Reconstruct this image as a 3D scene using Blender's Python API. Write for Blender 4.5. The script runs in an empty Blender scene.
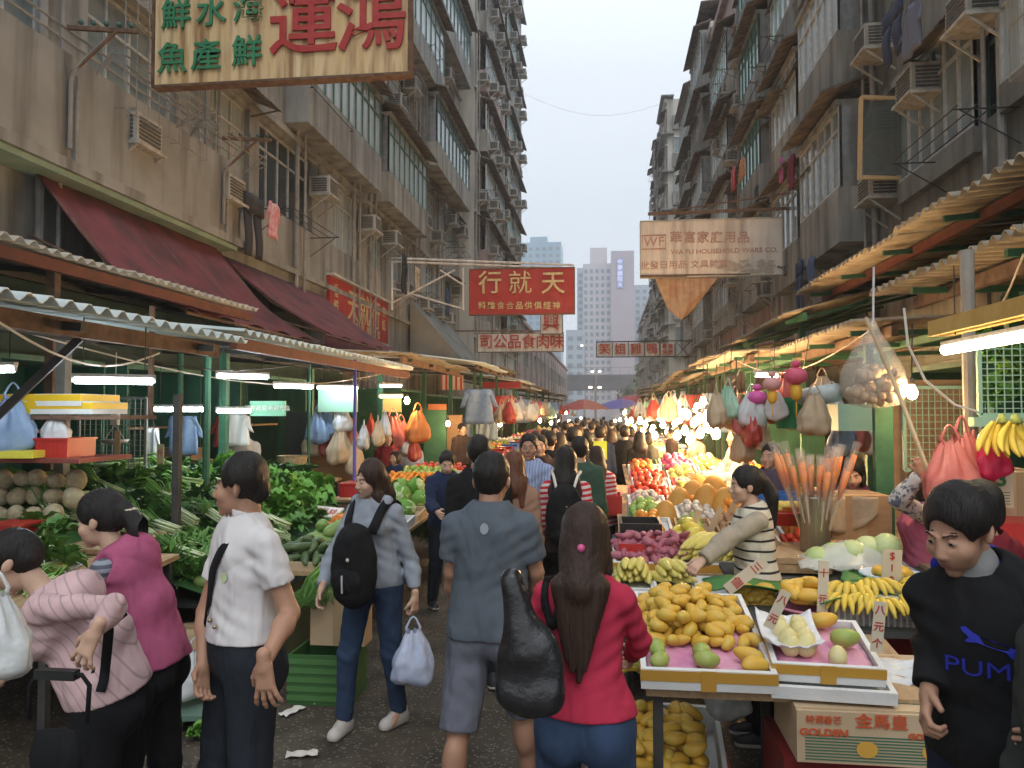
import bpy, math, random
import numpy as np
from mathutils import Vector, Matrix
R=math.radians
random.seed(7); rng=np.random.default_rng(5)
S=bpy.context.scene; COL=S.collection
# ---------------- camera
cam=bpy.data.objects.new('camera',bpy.data.cameras.new('camera')); COL.objects.link(cam)
cam.location=(0,0,1.9); cam.rotation_euler=(R(92.05),0,R(6.87))
cam.data.lens=27.42; cam.data.sensor_width=36; cam.data.clip_start=.05; cam.data.clip_end=3000
S.camera=cam
# ---------------- sky: dusk overcast
W=bpy.data.worlds.new('World'); S.world=W; W.use_nodes=True
nt=W.node_tree; bg=nt.nodes['Background']
sky=nt.nodes.new('ShaderNodeTexSky'); sky.sky_type='NISHITA'; sky.sun_disc=False
sky.sun_elevation=R(12); sky.sun_rotation=R(200); sky.air_density=1; sky.dust_density=3.0
cl=nt.nodes.new('ShaderNodeMix'); cl.data_type='RGBA'; cl.inputs[0].default_value=.96
tc=nt.nodes.new('ShaderNodeTexCoord'); nz=nt.nodes.new('ShaderNodeTexNoise'); nz.inputs['Scale'].default_value=1.6; nz.inputs['Detail'].default_value=3
nt.links.new(tc.outputs['Generated'],nz.inputs['Vector'])
cr=nt.nodes.new('ShaderNodeValToRGB'); cr.color_ramp.elements[0].position=.3; cr.color_ramp.elements[1].position=.7
cr.color_ramp.elements[0].color=(7.6,8.3,9.1,1); cr.color_ramp.elements[1].color=(8.2,8.75,9.35,1)
nt.links.new(nz.outputs['Fac'],cr.inputs['Fac'])
nt.links.new(sky.outputs[0],cl.inputs[6]); nt.links.new(cr.outputs[0],cl.inputs[7])
sx=nt.nodes.new('ShaderNodeSeparateXYZ'); nt.links.new(tc.outputs['Generated'],sx.inputs[0])
mr=nt.nodes.new('ShaderNodeMapRange'); mr.inputs[1].default_value=.4; mr.inputs[2].default_value=1; mr.inputs[3].default_value=1; mr.inputs[4].default_value=2.1   # overcast sky: brighter overhead
nt.links.new(sx.outputs['Z'],mr.inputs[0]); vs=nt.nodes.new('ShaderNodeVectorMath'); vs.operation='SCALE'
nt.links.new(cl.outputs[2],vs.inputs[0]); nt.links.new(mr.outputs[0],vs.inputs['Scale'])
nt.links.new(vs.outputs[0],bg.inputs['Color']); bg.inputs['Strength'].default_value=.117
sd=bpy.data.lights.new('sun','SUN'); sd.energy=.5; sd.angle=R(25); sd.color=(1,.95,.88)
sun=bpy.data.objects.new('sun',sd); COL.objects.link(sun); sun.rotation_euler=(R(40),0,R(20))
S.view_settings.view_transform='Standard'; S.view_settings.look='None'
S.view_settings.exposure=.14; S.view_settings.gamma=1; S.view_settings.use_curve_mapping=False
try:
    S.cycles.max_bounces=6; S.cycles.transparent_max_bounces=12; S.cycles.sample_clamp_indirect=4; S.cycles.use_light_tree=True
    S.cycles.caustics_reflective=False; S.cycles.caustics_refractive=False
except Exception: pass
# ---------------- helpers
_F=780; _a=R(6.87); _b=R(2.05)
_f=(-math.sin(_a)*math.cos(_b),math.cos(_a)*math.cos(_b),math.sin(_b)); _r=(math.cos(_a),math.sin(_a),0)
_u=(_r[1]*_f[2]-_r[2]*_f[1],_r[2]*_f[0]-_r[0]*_f[2],_r[0]*_f[1]-_r[1]*_f[0])
def _d(px,py): return [_f[i]+_r[i]*(px-512)/_F+_u[i]*(384-py)/_F for i in range(3)]
def PY(px,py,Y):
    v=_d(px,py); t=Y/v[1]; return Vector((v[0]*t,Y,1.9+v[2]*t))
def PX(px,py,X):
    v=_d(px,py); t=X/v[0]; return Vector((X,v[1]*t,1.9+v[2]*t))
def PZ(px,py,Z):
    v=_d(px,py); t=(Z-1.9)/v[2]; return Vector((v[0]*t,v[1]*t,Z))

MATS={}
def mat(name,c,rough=.7,c2=None,scale=6,stretch=(1,1,1),bump=0,bscale=40,metal=0,spec=.4,emit=None,es=0,trans=0,alpha=1,detail=5,lo=.35,hi=.65,coat=0,wave=None,sss=0,streak=None,bdist=.01,bdetail=4,bstretch=None):
    if name in MATS: return MATS[name]
    m=bpy.data.materials.new(name); m.use_nodes=True; n=m.node_tree.nodes; L=m.node_tree.links
    p=n['Principled BSDF']; p.inputs['Base Color'].default_value=(*c,1); p.inputs['Roughness'].default_value=rough
    p.inputs['Metallic'].default_value=metal; p.inputs['Specular IOR Level'].default_value=spec
    p.inputs['Alpha'].default_value=alpha
    if trans: p.inputs['Transmission Weight'].default_value=trans
    if coat: p.inputs['Coat Weight'].default_value=coat; p.inputs['Coat Roughness'].default_value=.15
    if sss: p.inputs['Subsurface Weight'].default_value=sss; p.inputs['Subsurface Scale'].default_value=.02; p.inputs['Subsurface Radius'].default_value=(1,.4,.25)
    if emit: p.inputs['Emission Color'].default_value=(*emit,1); p.inputs['Emission Strength'].default_value=es
    t=n.new('ShaderNodeTexCoord'); mp=n.new('ShaderNodeMapping'); mp.inputs['Scale'].default_value=stretch
    L.new(t.outputs['Object'],mp.inputs['Vector'])
    if c2:
        z=n.new('ShaderNodeTexNoise'); z.inputs['Scale'].default_value=scale; z.inputs['Detail'].default_value=detail; z.inputs['Roughness'].default_value=.6
        L.new(mp.outputs[0],z.inputs['Vector'])
        r=n.new('ShaderNodeValToRGB'); r.color_ramp.elements[0].position=lo; r.color_ramp.elements[1].position=hi
        r.color_ramp.elements[0].color=(*c,1); r.color_ramp.elements[1].color=(*c2,1)
        L.new(z.outputs['Fac'],r.inputs['Fac']); out=r.outputs[0]
        if wave:  # (axis vector, freq, colour, duty)
            ax,fr,wc,du=wave
            vm=n.new('ShaderNodeVectorMath'); vm.operation='DOT_PRODUCT'; vm.inputs[1].default_value=ax; L.new(t.outputs['Object'],vm.inputs[0])
            z2=n.new('ShaderNodeTexNoise'); z2.inputs['Scale'].default_value=5; L.new(t.outputs['Object'],z2.inputs['Vector'])
            ma=n.new('ShaderNodeMath'); ma.operation='MULTIPLY_ADD'; ma.inputs[1].default_value=.02; L.new(z2.outputs['Fac'],ma.inputs[0]); L.new(vm.outputs['Value'],ma.inputs[2])
            mm=n.new('ShaderNodeMath'); mm.operation='MULTIPLY'; mm.inputs[1].default_value=fr; L.new(ma.outputs[0],mm.inputs[0])
            fc=n.new('ShaderNodeMath'); fc.operation='FRACT'; L.new(mm.outputs[0],fc.inputs[0])
            ls=n.new('ShaderNodeMath'); ls.operation='LESS_THAN'; ls.inputs[1].default_value=du; L.new(fc.outputs[0],ls.inputs[0])
            mx=n.new('ShaderNodeMix'); mx.data_type='RGBA'; mx.inputs[7].default_value=(*wc,1)
            L.new(ls.outputs[0],mx.inputs[0]); L.new(out,mx.inputs[6]); out=mx.outputs[2]
        if streak: # (colour, amount, scale)
            mp2=n.new('ShaderNodeMapping'); mp2.inputs['Scale'].default_value=(1,1,.09); L.new(t.outputs['Object'],mp2.inputs['Vector'])
            z3=n.new('ShaderNodeTexNoise'); z3.inputs['Scale'].default_value=streak[2]; z3.inputs['Detail'].default_value=6; L.new(mp2.outputs[0],z3.inputs['Vector'])
            r3=n.new('ShaderNodeValToRGB'); r3.color_ramp.elements[0].position=.44; r3.color_ramp.elements[1].position=.68
            r3.color_ramp.elements[0].color=(0,0,0,1); r3.color_ramp.elements[1].color=(streak[1],)*3+(1,)
            L.new(z3.outputs['Fac'],r3.inputs['Fac'])
            mx=n.new('ShaderNodeMix'); mx.data_type='RGBA'; mx.inputs[7].default_value=(*streak[0],1)
            L.new(r3.outputs[0],mx.inputs[0]); L.new(out,mx.inputs[6]); out=mx.outputs[2]
        L.new(out,p.inputs['Base Color'])
    if bump:
        z=n.new('ShaderNodeTexNoise'); z.inputs['Scale'].default_value=bscale; z.inputs['Detail'].default_value=bdetail
        if bstretch:
            mp3=n.new('ShaderNodeMapping'); mp3.inputs['Scale'].default_value=bstretch; mp3.inputs['Rotation'].default_value=(.35,.3,0); L.new(t.outputs['Object'],mp3.inputs['Vector']); z.inputs['Distortion'].default_value=.8; L.new(mp3.outputs[0],z.inputs['Vector'])
        else: L.new(mp.outputs[0],z.inputs['Vector'])
        b=n.new('ShaderNodeBump'); b.inputs['Strength'].default_value=bump; b.inputs['Distance'].default_value=bdist
        L.new(z.outputs['Fac'],b.inputs['Height']); L.new(b.outputs[0],p.inputs['Normal'])
    MATS[name]=m; return m
def emat(name,c,s):
    if name in MATS: return MATS[name]
    m=bpy.data.materials.new(name); m.use_nodes=True; p=m.node_tree.nodes['Principled BSDF']
    p.inputs['Base Color'].default_value=(.8,.8,.8,1); p.inputs['Emission Color'].default_value=(*c,1); p.inputs['Emission Strength'].default_value=s
    MATS[name]=m; return m
def tag(o,label=None,cat=None,group=None,kind=None):
    if label: o['label']=label
    if cat: o['category']=cat
    if group: o['group']=group
    if kind: o['kind']=kind
    return o
def empty(name,loc=(0,0,0),rz=0):
    o=bpy.data.objects.new(name,None); COL.objects.link(o); o.location=loc; o.rotation_euler=(0,0,rz); o.empty_display_size=.1; return o
KIDS={}
def setpar(o,p):
    o.parent=p; KIDS.setdefault(p.name,[]).append(o)
def meshobj(name,V,Fc,m,parent=None,smooth=False,mi=None,world=False):
    me=bpy.data.meshes.new(name)
    if parent is not None and world:
        l=parent.location; V=[(v[0]-l[0],v[1]-l[1],v[2]-l[2]) for v in V]
    me.from_pydata([tuple(v) for v in V],[],[tuple(f) for f in Fc])
    ms=m if isinstance(m,(list,tuple)) else [m]
    for x in ms: me.materials.append(x)
    if mi is not None and len(ms)>1: me.polygons.foreach_set('material_index',mi)
    if smooth: me.polygons.foreach_set('use_smooth',[True]*len(me.polygons))
    me.update()
    o=bpy.data.objects.new(name,me); COL.objects.link(o)
    if parent is not None: setpar(o,parent)
    return o
def copy_tree(o,parent=None,loc=None,rz=None,label=None,mats=None):
    c=o.copy(); COL.objects.link(c)
    if parent is not None: setpar(c,parent)
    for ch in KIDS.get(o.name,[]): copy_tree(ch,c)
    if loc is not None: c.location=loc
    if rz is not None: c.rotation_euler=(0,0,rz) if not hasattr(rz,'__len__') else rz
    if label: c['label']=label
    return c
class MB:
    def __init__(s): s.V=[]; s.F=[]; s.M=[]; s.cm=0
    def add(s,V,Fc):
        o=len(s.V); s.V+= [tuple(v) for v in V]; s.F+=[tuple(i+o for i in f) for f in Fc]; s.M+=[s.cm]*len(Fc); return s
    def box(s,x0,y0,z0,x1,y1,z1):
        if x0>x1:x0,x1=x1,x0
        if y0>y1:y0,y1=y1,y0
        if z0>z1:z0,z1=z1,z0
        return s.add([(x0,y0,z0),(x1,y0,z0),(x1,y1,z0),(x0,y1,z0),(x0,y0,z1),(x1,y0,z1),(x1,y1,z1),(x0,y1,z1)],
          [(0,3,2,1),(4,5,6,7),(0,1,5,4),(1,2,6,5),(2,3,7,6),(3,0,4,7)])
    def obox(s,c,sz,rot=(0,0,0)):
        M=Matrix.LocRotScale(Vector(c),__import__('mathutils').Euler(rot),None); h=[q/2 for q in sz]
        vs=[M@Vector((a*h[0],b*h[1],d*h[2])) for d in(-1,1) for a,b in((-1,-1),(1,-1),(1,1),(-1,1))]
        return s.add(vs,[(0,3,2,1),(4,5,6,7),(0,1,5,4),(1,2,6,5),(2,3,7,6),(3,0,4,7)])
    def bar(s,p,q,w,h=None):   # rectangular bar from p to q
        h=h or w; p=Vector(p);q=Vector(q);d=(q-p).normalized()
        up=Vector((0,0,1)) if abs(d.z)<.95 else Vector((0,1,0))
        a=d.cross(up).normalized()*w/2; b=a.cross(d).normalized()*h/2
        vs=[p-a-b,p+a-b,p+a+b,p-a+b,q-a-b,q+a-b,q+a+b,q-a+b]
        return s.add(vs,[(0,1,2,3),(4,7,6,5),(0,4,5,1),(1,5,6,2),(2,6,7,3),(3,7,4,0)])
    def tube(s,pts,r,n=8,cap=True):
        pts=[Vector(p) for p in pts]; rs=r if hasattr(r,'__len__') else [r]*len(pts); V=[];Fc=[]
        pu=None
        for i,p in enumerate(pts):
            d=(pts[min(i+1,len(pts)-1)]-pts[max(i-1,0)]).normalized()
            if pu is None: pu=Vector((0,0,1)) if abs(d.z)<.9 else Vector((1,0,0))
            a=d.cross(pu).normalized(); b=a.cross(d).normalized(); pu=b
            for k in range(n):
                t=2*math.pi*k/n; V.append(p+a*math.cos(t)*rs[i]+b*math.sin(t)*rs[i])
        for i in range(len(pts)-1):
            for k in range(n):
                k2=(k+1)%n; Fc.append((i*n+k,i*n+k2,(i+1)*n+k2,(i+1)*n+k))
        if cap: Fc.append(tuple(range(n))[::-1]); Fc.append(tuple(range((len(pts)-1)*n,len(pts)*n)))
        return s.add(V,Fc)
    def lathe(s,prof,c=(0,0,0),n=16,sx=1,sy=1,cap=True):
        V=[];Fc=[]
        for r,z in prof:
            for k in range(n):
                t=2*math.pi*k/n; V.append((c[0]+r*math.cos(t)*sx,c[1]+r*math.sin(t)*sy,c[2]+z))
        m=len(prof)
        for i in range(m-1):
            for k in range(n): Fc.append((i*n+k,i*n+(k+1)%n,(i+1)*n+(k+1)%n,(i+1)*n+k))
        if cap: Fc.append(tuple(range(n))[::-1]); Fc.append(tuple(range((m-1)*n,m*n)))
        return s.add(V,Fc)
    def ball(s,c,r,n=10,m=7,jit=0,sc=(1,1,1)):
        prof=[(max(1e-4,math.sin(math.pi*i/m))*r,-math.cos(math.pi*i/m)*r*sc[2]) for i in range(m+1)]
        prof[0]=(r*.02,prof[0][1]); prof[-1]=(r*.02,prof[-1][1])
        return s.lathe(prof,c,n,sc[0],sc[1])
    def grid(s,fn,nu,nv):
        V=[fn(i/nu,j/nv) for j in range(nv+1) for i in range(nu+1)]
        return s.add(V,[(j*(nu+1)+i,j*(nu+1)+i+1,(j+1)*(nu+1)+i+1,(j+1)*(nu+1)+i) for j in range(nv) for i in range(nu)])
    def slab(s,fn,nu,nv,t=(0,0,.01)):  # closed sheet with thickness
        A=[Vector(fn(i/nu,j/nv)) for j in range(nv+1) for i in range(nu+1)]; t=Vector(t); n=len(A)
        V=A+[a+t for a in A]; w=nu+1
        Fc=[(j*w+i,(j+1)*w+i,(j+1)*w+i+1,j*w+i+1) for j in range(nv) for i in range(nu)]
        Fc+=[tuple(n+q for q in f[::-1]) for f in Fc]
        for i in range(nu): Fc+=[(i,i+1,n+i+1,n+i),(nv*w+i+1,nv*w+i,n+nv*w+i,n+nv*w+i+1)]
        for j in range(nv): Fc+=[((j+1)*w,j*w,n+j*w,n+(j+1)*w),(j*w+nu,(j+1)*w+nu,n+(j+1)*w+nu,n+j*w+nu)]
        return s.add(V,Fc)
    def build(s,name,m,parent=None,smooth=False,world=True):
        return meshobj(name,s.V,s.F,m,parent,smooth,s.M,world)
def text(s,size,m,loc,rot,parent=None,name='lettering',ext=.004,off=0,sx=1,align='CENTER',world=True,sp=1):
    c=bpy.data.curves.new(name,'FONT'); c.body=s; c.size=size; c.extrude=ext; c.offset=off; c.align_x=align; c.align_y='CENTER'; c.resolution_u=3; c.space_character=sp
    t=bpy.data.objects.new('tmp',c); COL.objects.link(t)
    dg=bpy.context.evaluated_depsgraph_get(); me=bpy.data.meshes.new_from_object(t.evaluated_get(dg))
    bpy.data.objects.remove(t); me.materials.clear(); me.materials.append(m); me.name=name
    o=bpy.data.objects.new(name,me); COL.objects.link(o); o.rotation_euler=rot; o.scale=(sx,1,1)
    l=Vector(loc)
    if parent is not None:
        if world: l=l-Vector(parent.location)
        setpar(o,parent)
    o.location=l; return o
# ================= materials
M_conc=mat('wall_concrete',(.235,.235,.222),.9,(.335,.335,.318),.7,bump=.3,bscale=12,streak=((.10,.09,.075),.75,3.2))
M_conc2=mat('wall_render_beige',(.28,.27,.24),.9,(.40,.385,.345),.6,bump=.3,bscale=12,streak=((.13,.11,.08),.8,2.6))
M_pale=mat('wall_pale_render',(.46,.44,.39),.9,(.56,.54,.49),.5,bump=.25,bscale=10,streak=((.24,.22,.18),.7,2.2))
M_pinkw=mat('wall_pink_render',(.44,.31,.29),.9,(.52,.40,.37),.8,bump=.2,streak=((.28,.20,.17),.6,3))
M_brown=mat('wall_brown_render',(.20,.195,.175),.9,(.30,.29,.265),.7,bump=.3,bscale=12,streak=((.09,.075,.06),.8,2.8))
M_green_t=mat('wall_green_tile',(.10,.22,.17),.5,(.15,.30,.24),3)
M_frame=mat('window_frame_aluminium',(.42,.43,.42),.5,(.6,.6,.58),8,metal=.3)
M_frameg=mat('window_frame_green',(.06,.13,.11),.6,(.10,.19,.16),8)
M_pane=[mat('glass_dark',(.035,.045,.05),.12,spec=.7),mat('glass_grey',(.16,.20,.21),.15,(.24,.28,.28),3,spec=.7),mat('glass_curtained',(.42,.46,.46),.25,(.30,.36,.38),2,stretch=(1,6,.3),spec=.6),mat('glass_teal',(.16,.33,.31),.2,(.24,.42,.40),3,spec=.6)]
M_rust=mat('rusty_iron',(.10,.06,.04),.85,(.20,.12,.08),9,bump=.3)
M_dark=mat('dark_iron',(.03,.03,.03),.7,(.06,.055,.05),9)
M_acw=mat('ac_housing',(.36,.35,.31),.7,(.50,.49,.45),5,streak=((.2,.15,.1),.6,9))
M_grl=mat('ac_grille',(.06,.06,.06),.8,(.12,.12,.11),20)
M_hood=mat('stained_hood_slab',(.12,.10,.08),.9,(.24,.20,.16),3,streak=((.05,.045,.04),.8,5))
M_pipe=mat('drain_pipe_grey',(.33,.31,.28),.8,(.22,.2,.18),4)
M_tin=mat('corrugated_tin',(.22,.19,.14),.6,(.40,.34,.24),5,stretch=(.5,3,1),metal=.15,streak=((.16,.09,.05),.6,5))
M_tinw=mat('corrugated_pale',(.50,.58,.58),.6,(.66,.72,.70),4,stretch=(.5,3,1),metal=.1)
M_redb=mat('beam_red_paint',(.17,.045,.028),.7,(.10,.035,.025),7)
M_grnb=mat('green_paint',(.025,.10,.055),.6,(.045,.15,.085),5,bump=.1)
M_wood=mat('raw_wood',(.35,.22,.11),.8,(.48,.33,.19),6,stretch=(6,.6,6),bump=.2)
M_asph=mat('wet_asphalt',(.042,.034,.025),.6,(.090,.072,.052),3,bump=1,bscale=60,spec=.3,bdist=.008)
# speckled aggregate in the asphalt
def _speck():
    m=M_asph; n=m.node_tree.nodes; L=m.node_tree.links; p=n['Principled BSDF']
    v=n.new('ShaderNodeTexVoronoi'); v.inputs['Scale'].default_value=55; t=n.new('ShaderNodeTexCoord'); L.new(t.outputs['Object'],v.inputs['Vector'])
    cr=n.new('ShaderNodeSeparateColor'); L.new(v.outputs['Color'],cr.inputs[0])
    g=n.new('ShaderNodeMath'); g.operation='GREATER_THAN'; g.inputs[1].default_value=.80; L.new(cr.outputs[0],g.inputs[0])
    l=n.new('ShaderNodeMath'); l.operation='LESS_THAN'; l.inputs[1].default_value=.45; L.new(v.outputs['Distance'],l.inputs[0])
    mu=n.new('ShaderNodeMath'); mu.operation='MULTIPLY'; L.new(g.outputs[0],mu.inputs[0]); L.new(l.outputs[0],mu.inputs[1])
    mx=n.new('ShaderNodeMix'); mx.data_type='RGBA'; src=p.inputs['Base Color'].links[0].from_socket
    mx.inputs[7].default_value=(.20,.17,.13,1); L.new(mu.outputs[0],mx.inputs[0]); L.new(src,mx.inputs[6]); L.new(mx.outputs[2],p.inputs['Base Color'])
    z=n.new('ShaderNodeTexNoise'); z.inputs['Scale'].default_value=1.3; z.inputs['Detail'].default_value=5; L.new(t.outputs['Object'],z.inputs['Vector'])
    r=n.new('ShaderNodeMapRange'); r.inputs[1].default_value=.35; r.inputs[2].default_value=.65; r.inputs[3].default_value=.42; r.inputs[4].default_value=.9
    L.new(z.outputs['Fac'],r.inputs[0]); L.new(r.outputs[0],p.inputs['Roughness'])
_speck()
# ================= ground
g=MB(); g.box(-900,-60,-.5,900,2500,0); tag(g.build('ground',mat('city_ground',(.10,.10,.09),.9,(.14,.135,.12),.2)),kind='structure')
g=MB(); g.box(-4.6,-10,-.1,3.6,170,.004); tag(g.build('road',M_asph),kind='structure')
for nm,x0,x1 in(('pavement_left',-7.3,-4.6),('pavement_right',3.6,5.4)):
    g=MB(); g.box(x0,-10,-.1,x1,150,.13); tag(g.build(nm,mat('paving',(.16,.15,.13),.8,(.22,.2,.18),3)),kind='structure')
# ================= building kit
AC=empty('air_conditioner'); a=MB(); a.box(-.33,-.30,0,.33,.28,.42); a.cm=0; AC0=None
def make_ac(parent,x,y,z,side,far=False):
    # box sticking out of the facade, grille on its outer and near faces
    w=.62; h=.42; d=.5; o=MB(); xs=x; xe=x-side*d
    global AC0
    if AC0 is None:
        AC0={}
    key=side
    if key not in AC0:
        b=MB(); b.box(0,-w/2,0,-side*d,w/2,h); b.box(0,-w/2-.05,-.05,-side*(d+.05),w/2+.05,-.003)
        b.bar((0,-w/2,-.42),(-side*d,-w/2,-.05),.03); b.bar((0,w/2,-.42),(-side*d,w/2,-.05),.03)
        q=MB()
        for k in range(6): q.box(-side*.06,-w/2-.012,.05+k*.056,-side*(d-.06),-w/2-.001,.085+k*.056)
        for k in range(6): q.box(-side*(d+.001),-w/2+.05,.05+k*.056,-side*(d+.012),w/2-.05,.085+k*.056)
        AC0[key]=(b.build('tmp',M_acw),q.build('tmp',M_grl))
        for t in AC0[key]: COL.objects.unlink(t)
    u=bpy.data.objects.new('air_conditioner',AC0[key][0].data); COL.objects.link(u); setpar(u,parent); u.location=Vector((x,y,z))-Vector(parent.location)
    if not far:
        v=bpy.data.objects.new('grille',AC0[key][1].data); COL.objects.link(v); setpar(v,u)
WCACHE={}
def make_window(parent,side,X,ya,yb,za,zb,nm,fr,pane,rec=.14,trans=True):
    key=(side,round(yb-ya,2),round(zb-za,2),nm,fr.name,pane.name,rec)
    if key not in WCACHE:
        W_=yb-ya; H=zb-za; t=.045; b=MB(); xo=side*rec
        def bx(y0,z0,y1,z1): b.box(xo-side*.03,y0,z0,xo+side*.03,y1,z1)
        bx(0,0,t,H); bx(W_-t,0,W_,H); bx(t,0,W_-t,t); bx(t,H-t,W_-t,H)
        for k in range(1,nm):
            y=W_*k/nm; bx(y-t/2,t,y+t/2,H-t)
        if trans:
            for k in range(nm): 
                y0=W_*k/nm+t/2 if k else t; y1=W_*(k+1)/nm-t/2 if k<nm-1 else W_-t; bx(y0,H*.7,y1,H*.7+t)
        p=MB(); p.box(xo+side*.005,t*.5,t*.5,xo+side*.02,W_-t*.5,H-t*.5)
        A=b.build('tmp',fr); B=p.build('tmp',pane); COL.objects.unlink(A); COL.objects.unlink(B); WCACHE[key]=(A,B)
    A,B=WCACHE[key]
    u=bpy.data.objects.new('window',A.data); COL.objects.link(u); setpar(u,parent); u.location=Vector((X,ya,za))-Vector(parent.location)
    v=bpy.data.objects.new('pane',B.data); COL.objects.link(v); setpar(v,u)
    return u
def building(name,label,side,X,y0,y1,ztop,floors,M_w,pitch=3.0,win=(1.6,2.2,4),first=5.1,sill=1.2,hgt=1.5,depth=9,skip=None,acp=.5,hoodp=.35,end=True,fr=None,shop=True,ledges=True,rackp=.2,cagep=.15,zmax=99,seed=1,proj=()):
    """floors = number of upper floors with windows from z=first."""
    r=random.Random(seed); fr=fr or M_frame
    root=empty(name,(X,(y0+y1)/2,0)); tag(root,label,'building')
    w=MB(); n=-side  # outward sign
    th=.28; def_in=X+side*th
    w.box(X+side*.55,y0,0,X+side*depth,y1,ztop)          # core
    wins=[]
    z=first; zlast=0
    for f in range(floors):
        zs=z+sill; zt=zs+hgt
        if zt>ztop-.4: break
        w.box(X,y0,zlast,X+side*.55,y1,zs)               # spandrel
        y=y0+.5; prev=y0
        while y+win[0]<y1-.3:
            ww=r.choice([win[0],win[1]]); ww=min(ww,y1-.4-y)
            if ww<.9: break
            w.box(X,prev,zs,X+side*.55,y,zt)
            wins.append((y,y+ww,zs,zt)); prev=y+ww; y=prev+r.choice([.45,.8,1.3])
        w.box(X,prev,zs,X+side*.55,y1,zt)
        zlast=zt; z+=pitch
        if z>zmax: break
    w.box(X,y0,zlast,X+side*.55,y1,ztop)
    wl=w.build('wall',M_w,root)
    if ledges:
        b=MB()
        for f in range(floors+1):
            zz=first-.12+f*pitch
            if zz<ztop-.5: b.box(X-side*.002,y0,zz,X-side*.12,y1,zz+.12)
        b.box(X-side*.002,y0,ztop-.25,X-side*.22,y1,ztop+.05)
        b.build('string_course',M_w,root)
    nw_=0
    for (ya,yb,za,zb) in wins[:100]:
        nm=max(2,round((yb-ya)/.55)); make_window(root,side,X,ya,yb,za,zb,nm,fr if r.random()<.75 else M_frameg,r.choice(M_pane+[M_pane[1]]))
    nac=0
    for (ya,yb,za,zb) in wins:
        if r.random()<acp and nac<98:
            make_ac(root,X,r.uniform(ya+.3,yb-.3) if r.random()<.5 else yb+.1,za+r.choice([-.5,-.55,.9]),side); nac+=1
    hd=0
    for (ya,yb,za,zb) in wins:
        if r.random()<hoodp and hd<60:
            b=MB(); a0,a1=ya-.15,yb+.15; L_=r.uniform(.45,.8)
            b.slab(lambda u,v:(X-side*(.0+v*L_),a0+(a1-a0)*u,zb+.22-v*.28+.012*math.cos(u*(a1-a0)*40)),int((a1-a0)*12),1,(0,0,.02))
            b.bar((X,a0+.1,zb-.12),(X-side*L_*.9,a0+.1,zb-.03),.03); b.bar((X,a1-.1,zb-.12),(X-side*L_*.9,a1-.1,zb-.03),.03)
            b.build('window_hood',M_hood,root); hd+=1
        if r.random()<rackp:
            b=MB(); L_=r.uniform(.6,1.0); zz=za-.15
            for yy in(ya+.1,yb-.1): b.tube([(X,yy,zz),(X-side*L_,yy,zz)],.012,5); b.tube([(X,yy,zz-.45),(X-side*L_*.9,yy,zz)],.01,5)
            for k in range(3): b.tube([(X-side*(L_-.02-k*.22),ya,zz+.012),(X-side*(L_-.02-k*.22),yb,zz+.012)],.01,5)
            b.build('drying_rack',M_dark,root)
        elif r.random()<cagep:
            b=MB(); D=.55
            for k in range(9): yy=ya+(yb-ya)*k/8; b.tube([(X,yy,za-.2),(X-side*D,yy,za-.2),(X-side*D,yy,zb),(X,yy,zb+.1)],.009,4)
            for zz in(za-.2,za+.4,(za+zb)/2+.2,zb): b.tube([(X-side*D,ya,zz),(X-side*D,yb,zz)],.011,4)
            b.build('window_cage',M_pipe,root)
    yy=y0+.25
    while yy<y1:
        b=MB(); b.tube([(X-side*.09,yy,2.5),(X-side*.09,yy,ztop-1)],.055,8); b.build('drain_pipe',M_pipe,root)
        b=MB(); b.tube([(X-side*.2,yy+.2,2.5),(X-side*.2,yy+.2,ztop-1.5)],.03,6); b.build('drain_pipe',M_pipe,root)
        yy+=r.choice([4.0,5.5])
    return root,wins
# ---------- left side
b1,w1=building('tenement_building','grimy grey tenement with long parapet balcony above the red awning, nearest on the left',-1,-7,-1,22,24,6,M_conc,win=(2.2,2.9,4),seed=4,acp=.8,zmax=24,hoodp=.4,hgt=1.7,sill=1.1,cagep=.3)
# long balcony parapet with hand rails
b=MB(); b.box(-6.998,3,5.0,-6.6,13.4,6.35); b.box(-6.998,3,4.86,-6.5,13.5,4.998); b.build('balcony',M_conc,b1)
b=MB()
for yy in(5.6,9.3,11.6):
    for dz in(.55,.75,.95): b.tube([(-6.58,yy,6.3),(-6.35,yy,6.3+dz*.35),(-6.15,yy,6.05+dz*.62),(-6.15,yy+1.9,6.05+dz*.62),(-6.58,yy+1.9,6.3)],.012,5)
for zz in (6.5,6.65): b.tube([(-6.62,4,zz),(-6.62,13.3,zz)],.015,6)
b.build('railing',M_pipe,b1)
# iron brackets of electric line
for yy in(8.8,12.7):
    br=empty('cable_bracket',(-6.6,yy,5.1)); tag(br,'rusty iron cable bracket with conduit on the left balcony wall, the '+('nearer' if yy<10 else 'farther')+' of two','bracket',group='cable brackets')
    b=MB(); b.tube([(-6.56,yy,5.15),(-6.56,yy,6.0),(-6.5,yy,6.15),(-6.1,yy+.05,6.55)],.028,7); b.tube([(-6.56,yy+.12,5.0),(-6.56,yy+.12,6.1)],.022,7); b.build('conduit',M_pipe,br)
    b=MB(); b.bar((-6.55,yy-.1,6.62),(-5.75,yy+.1,6.62),.05); b.bar((-6.55,yy,6.1),(-5.95,yy,6.6),.03); b.build('arm',M_rust,br)
    b=MB()
    for k in range(5): b.ball((-6.4+k*.14,yy-.06+.04*k,6.70),.035,8,5)
    b.build('insulator',M_frameg,br)
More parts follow.
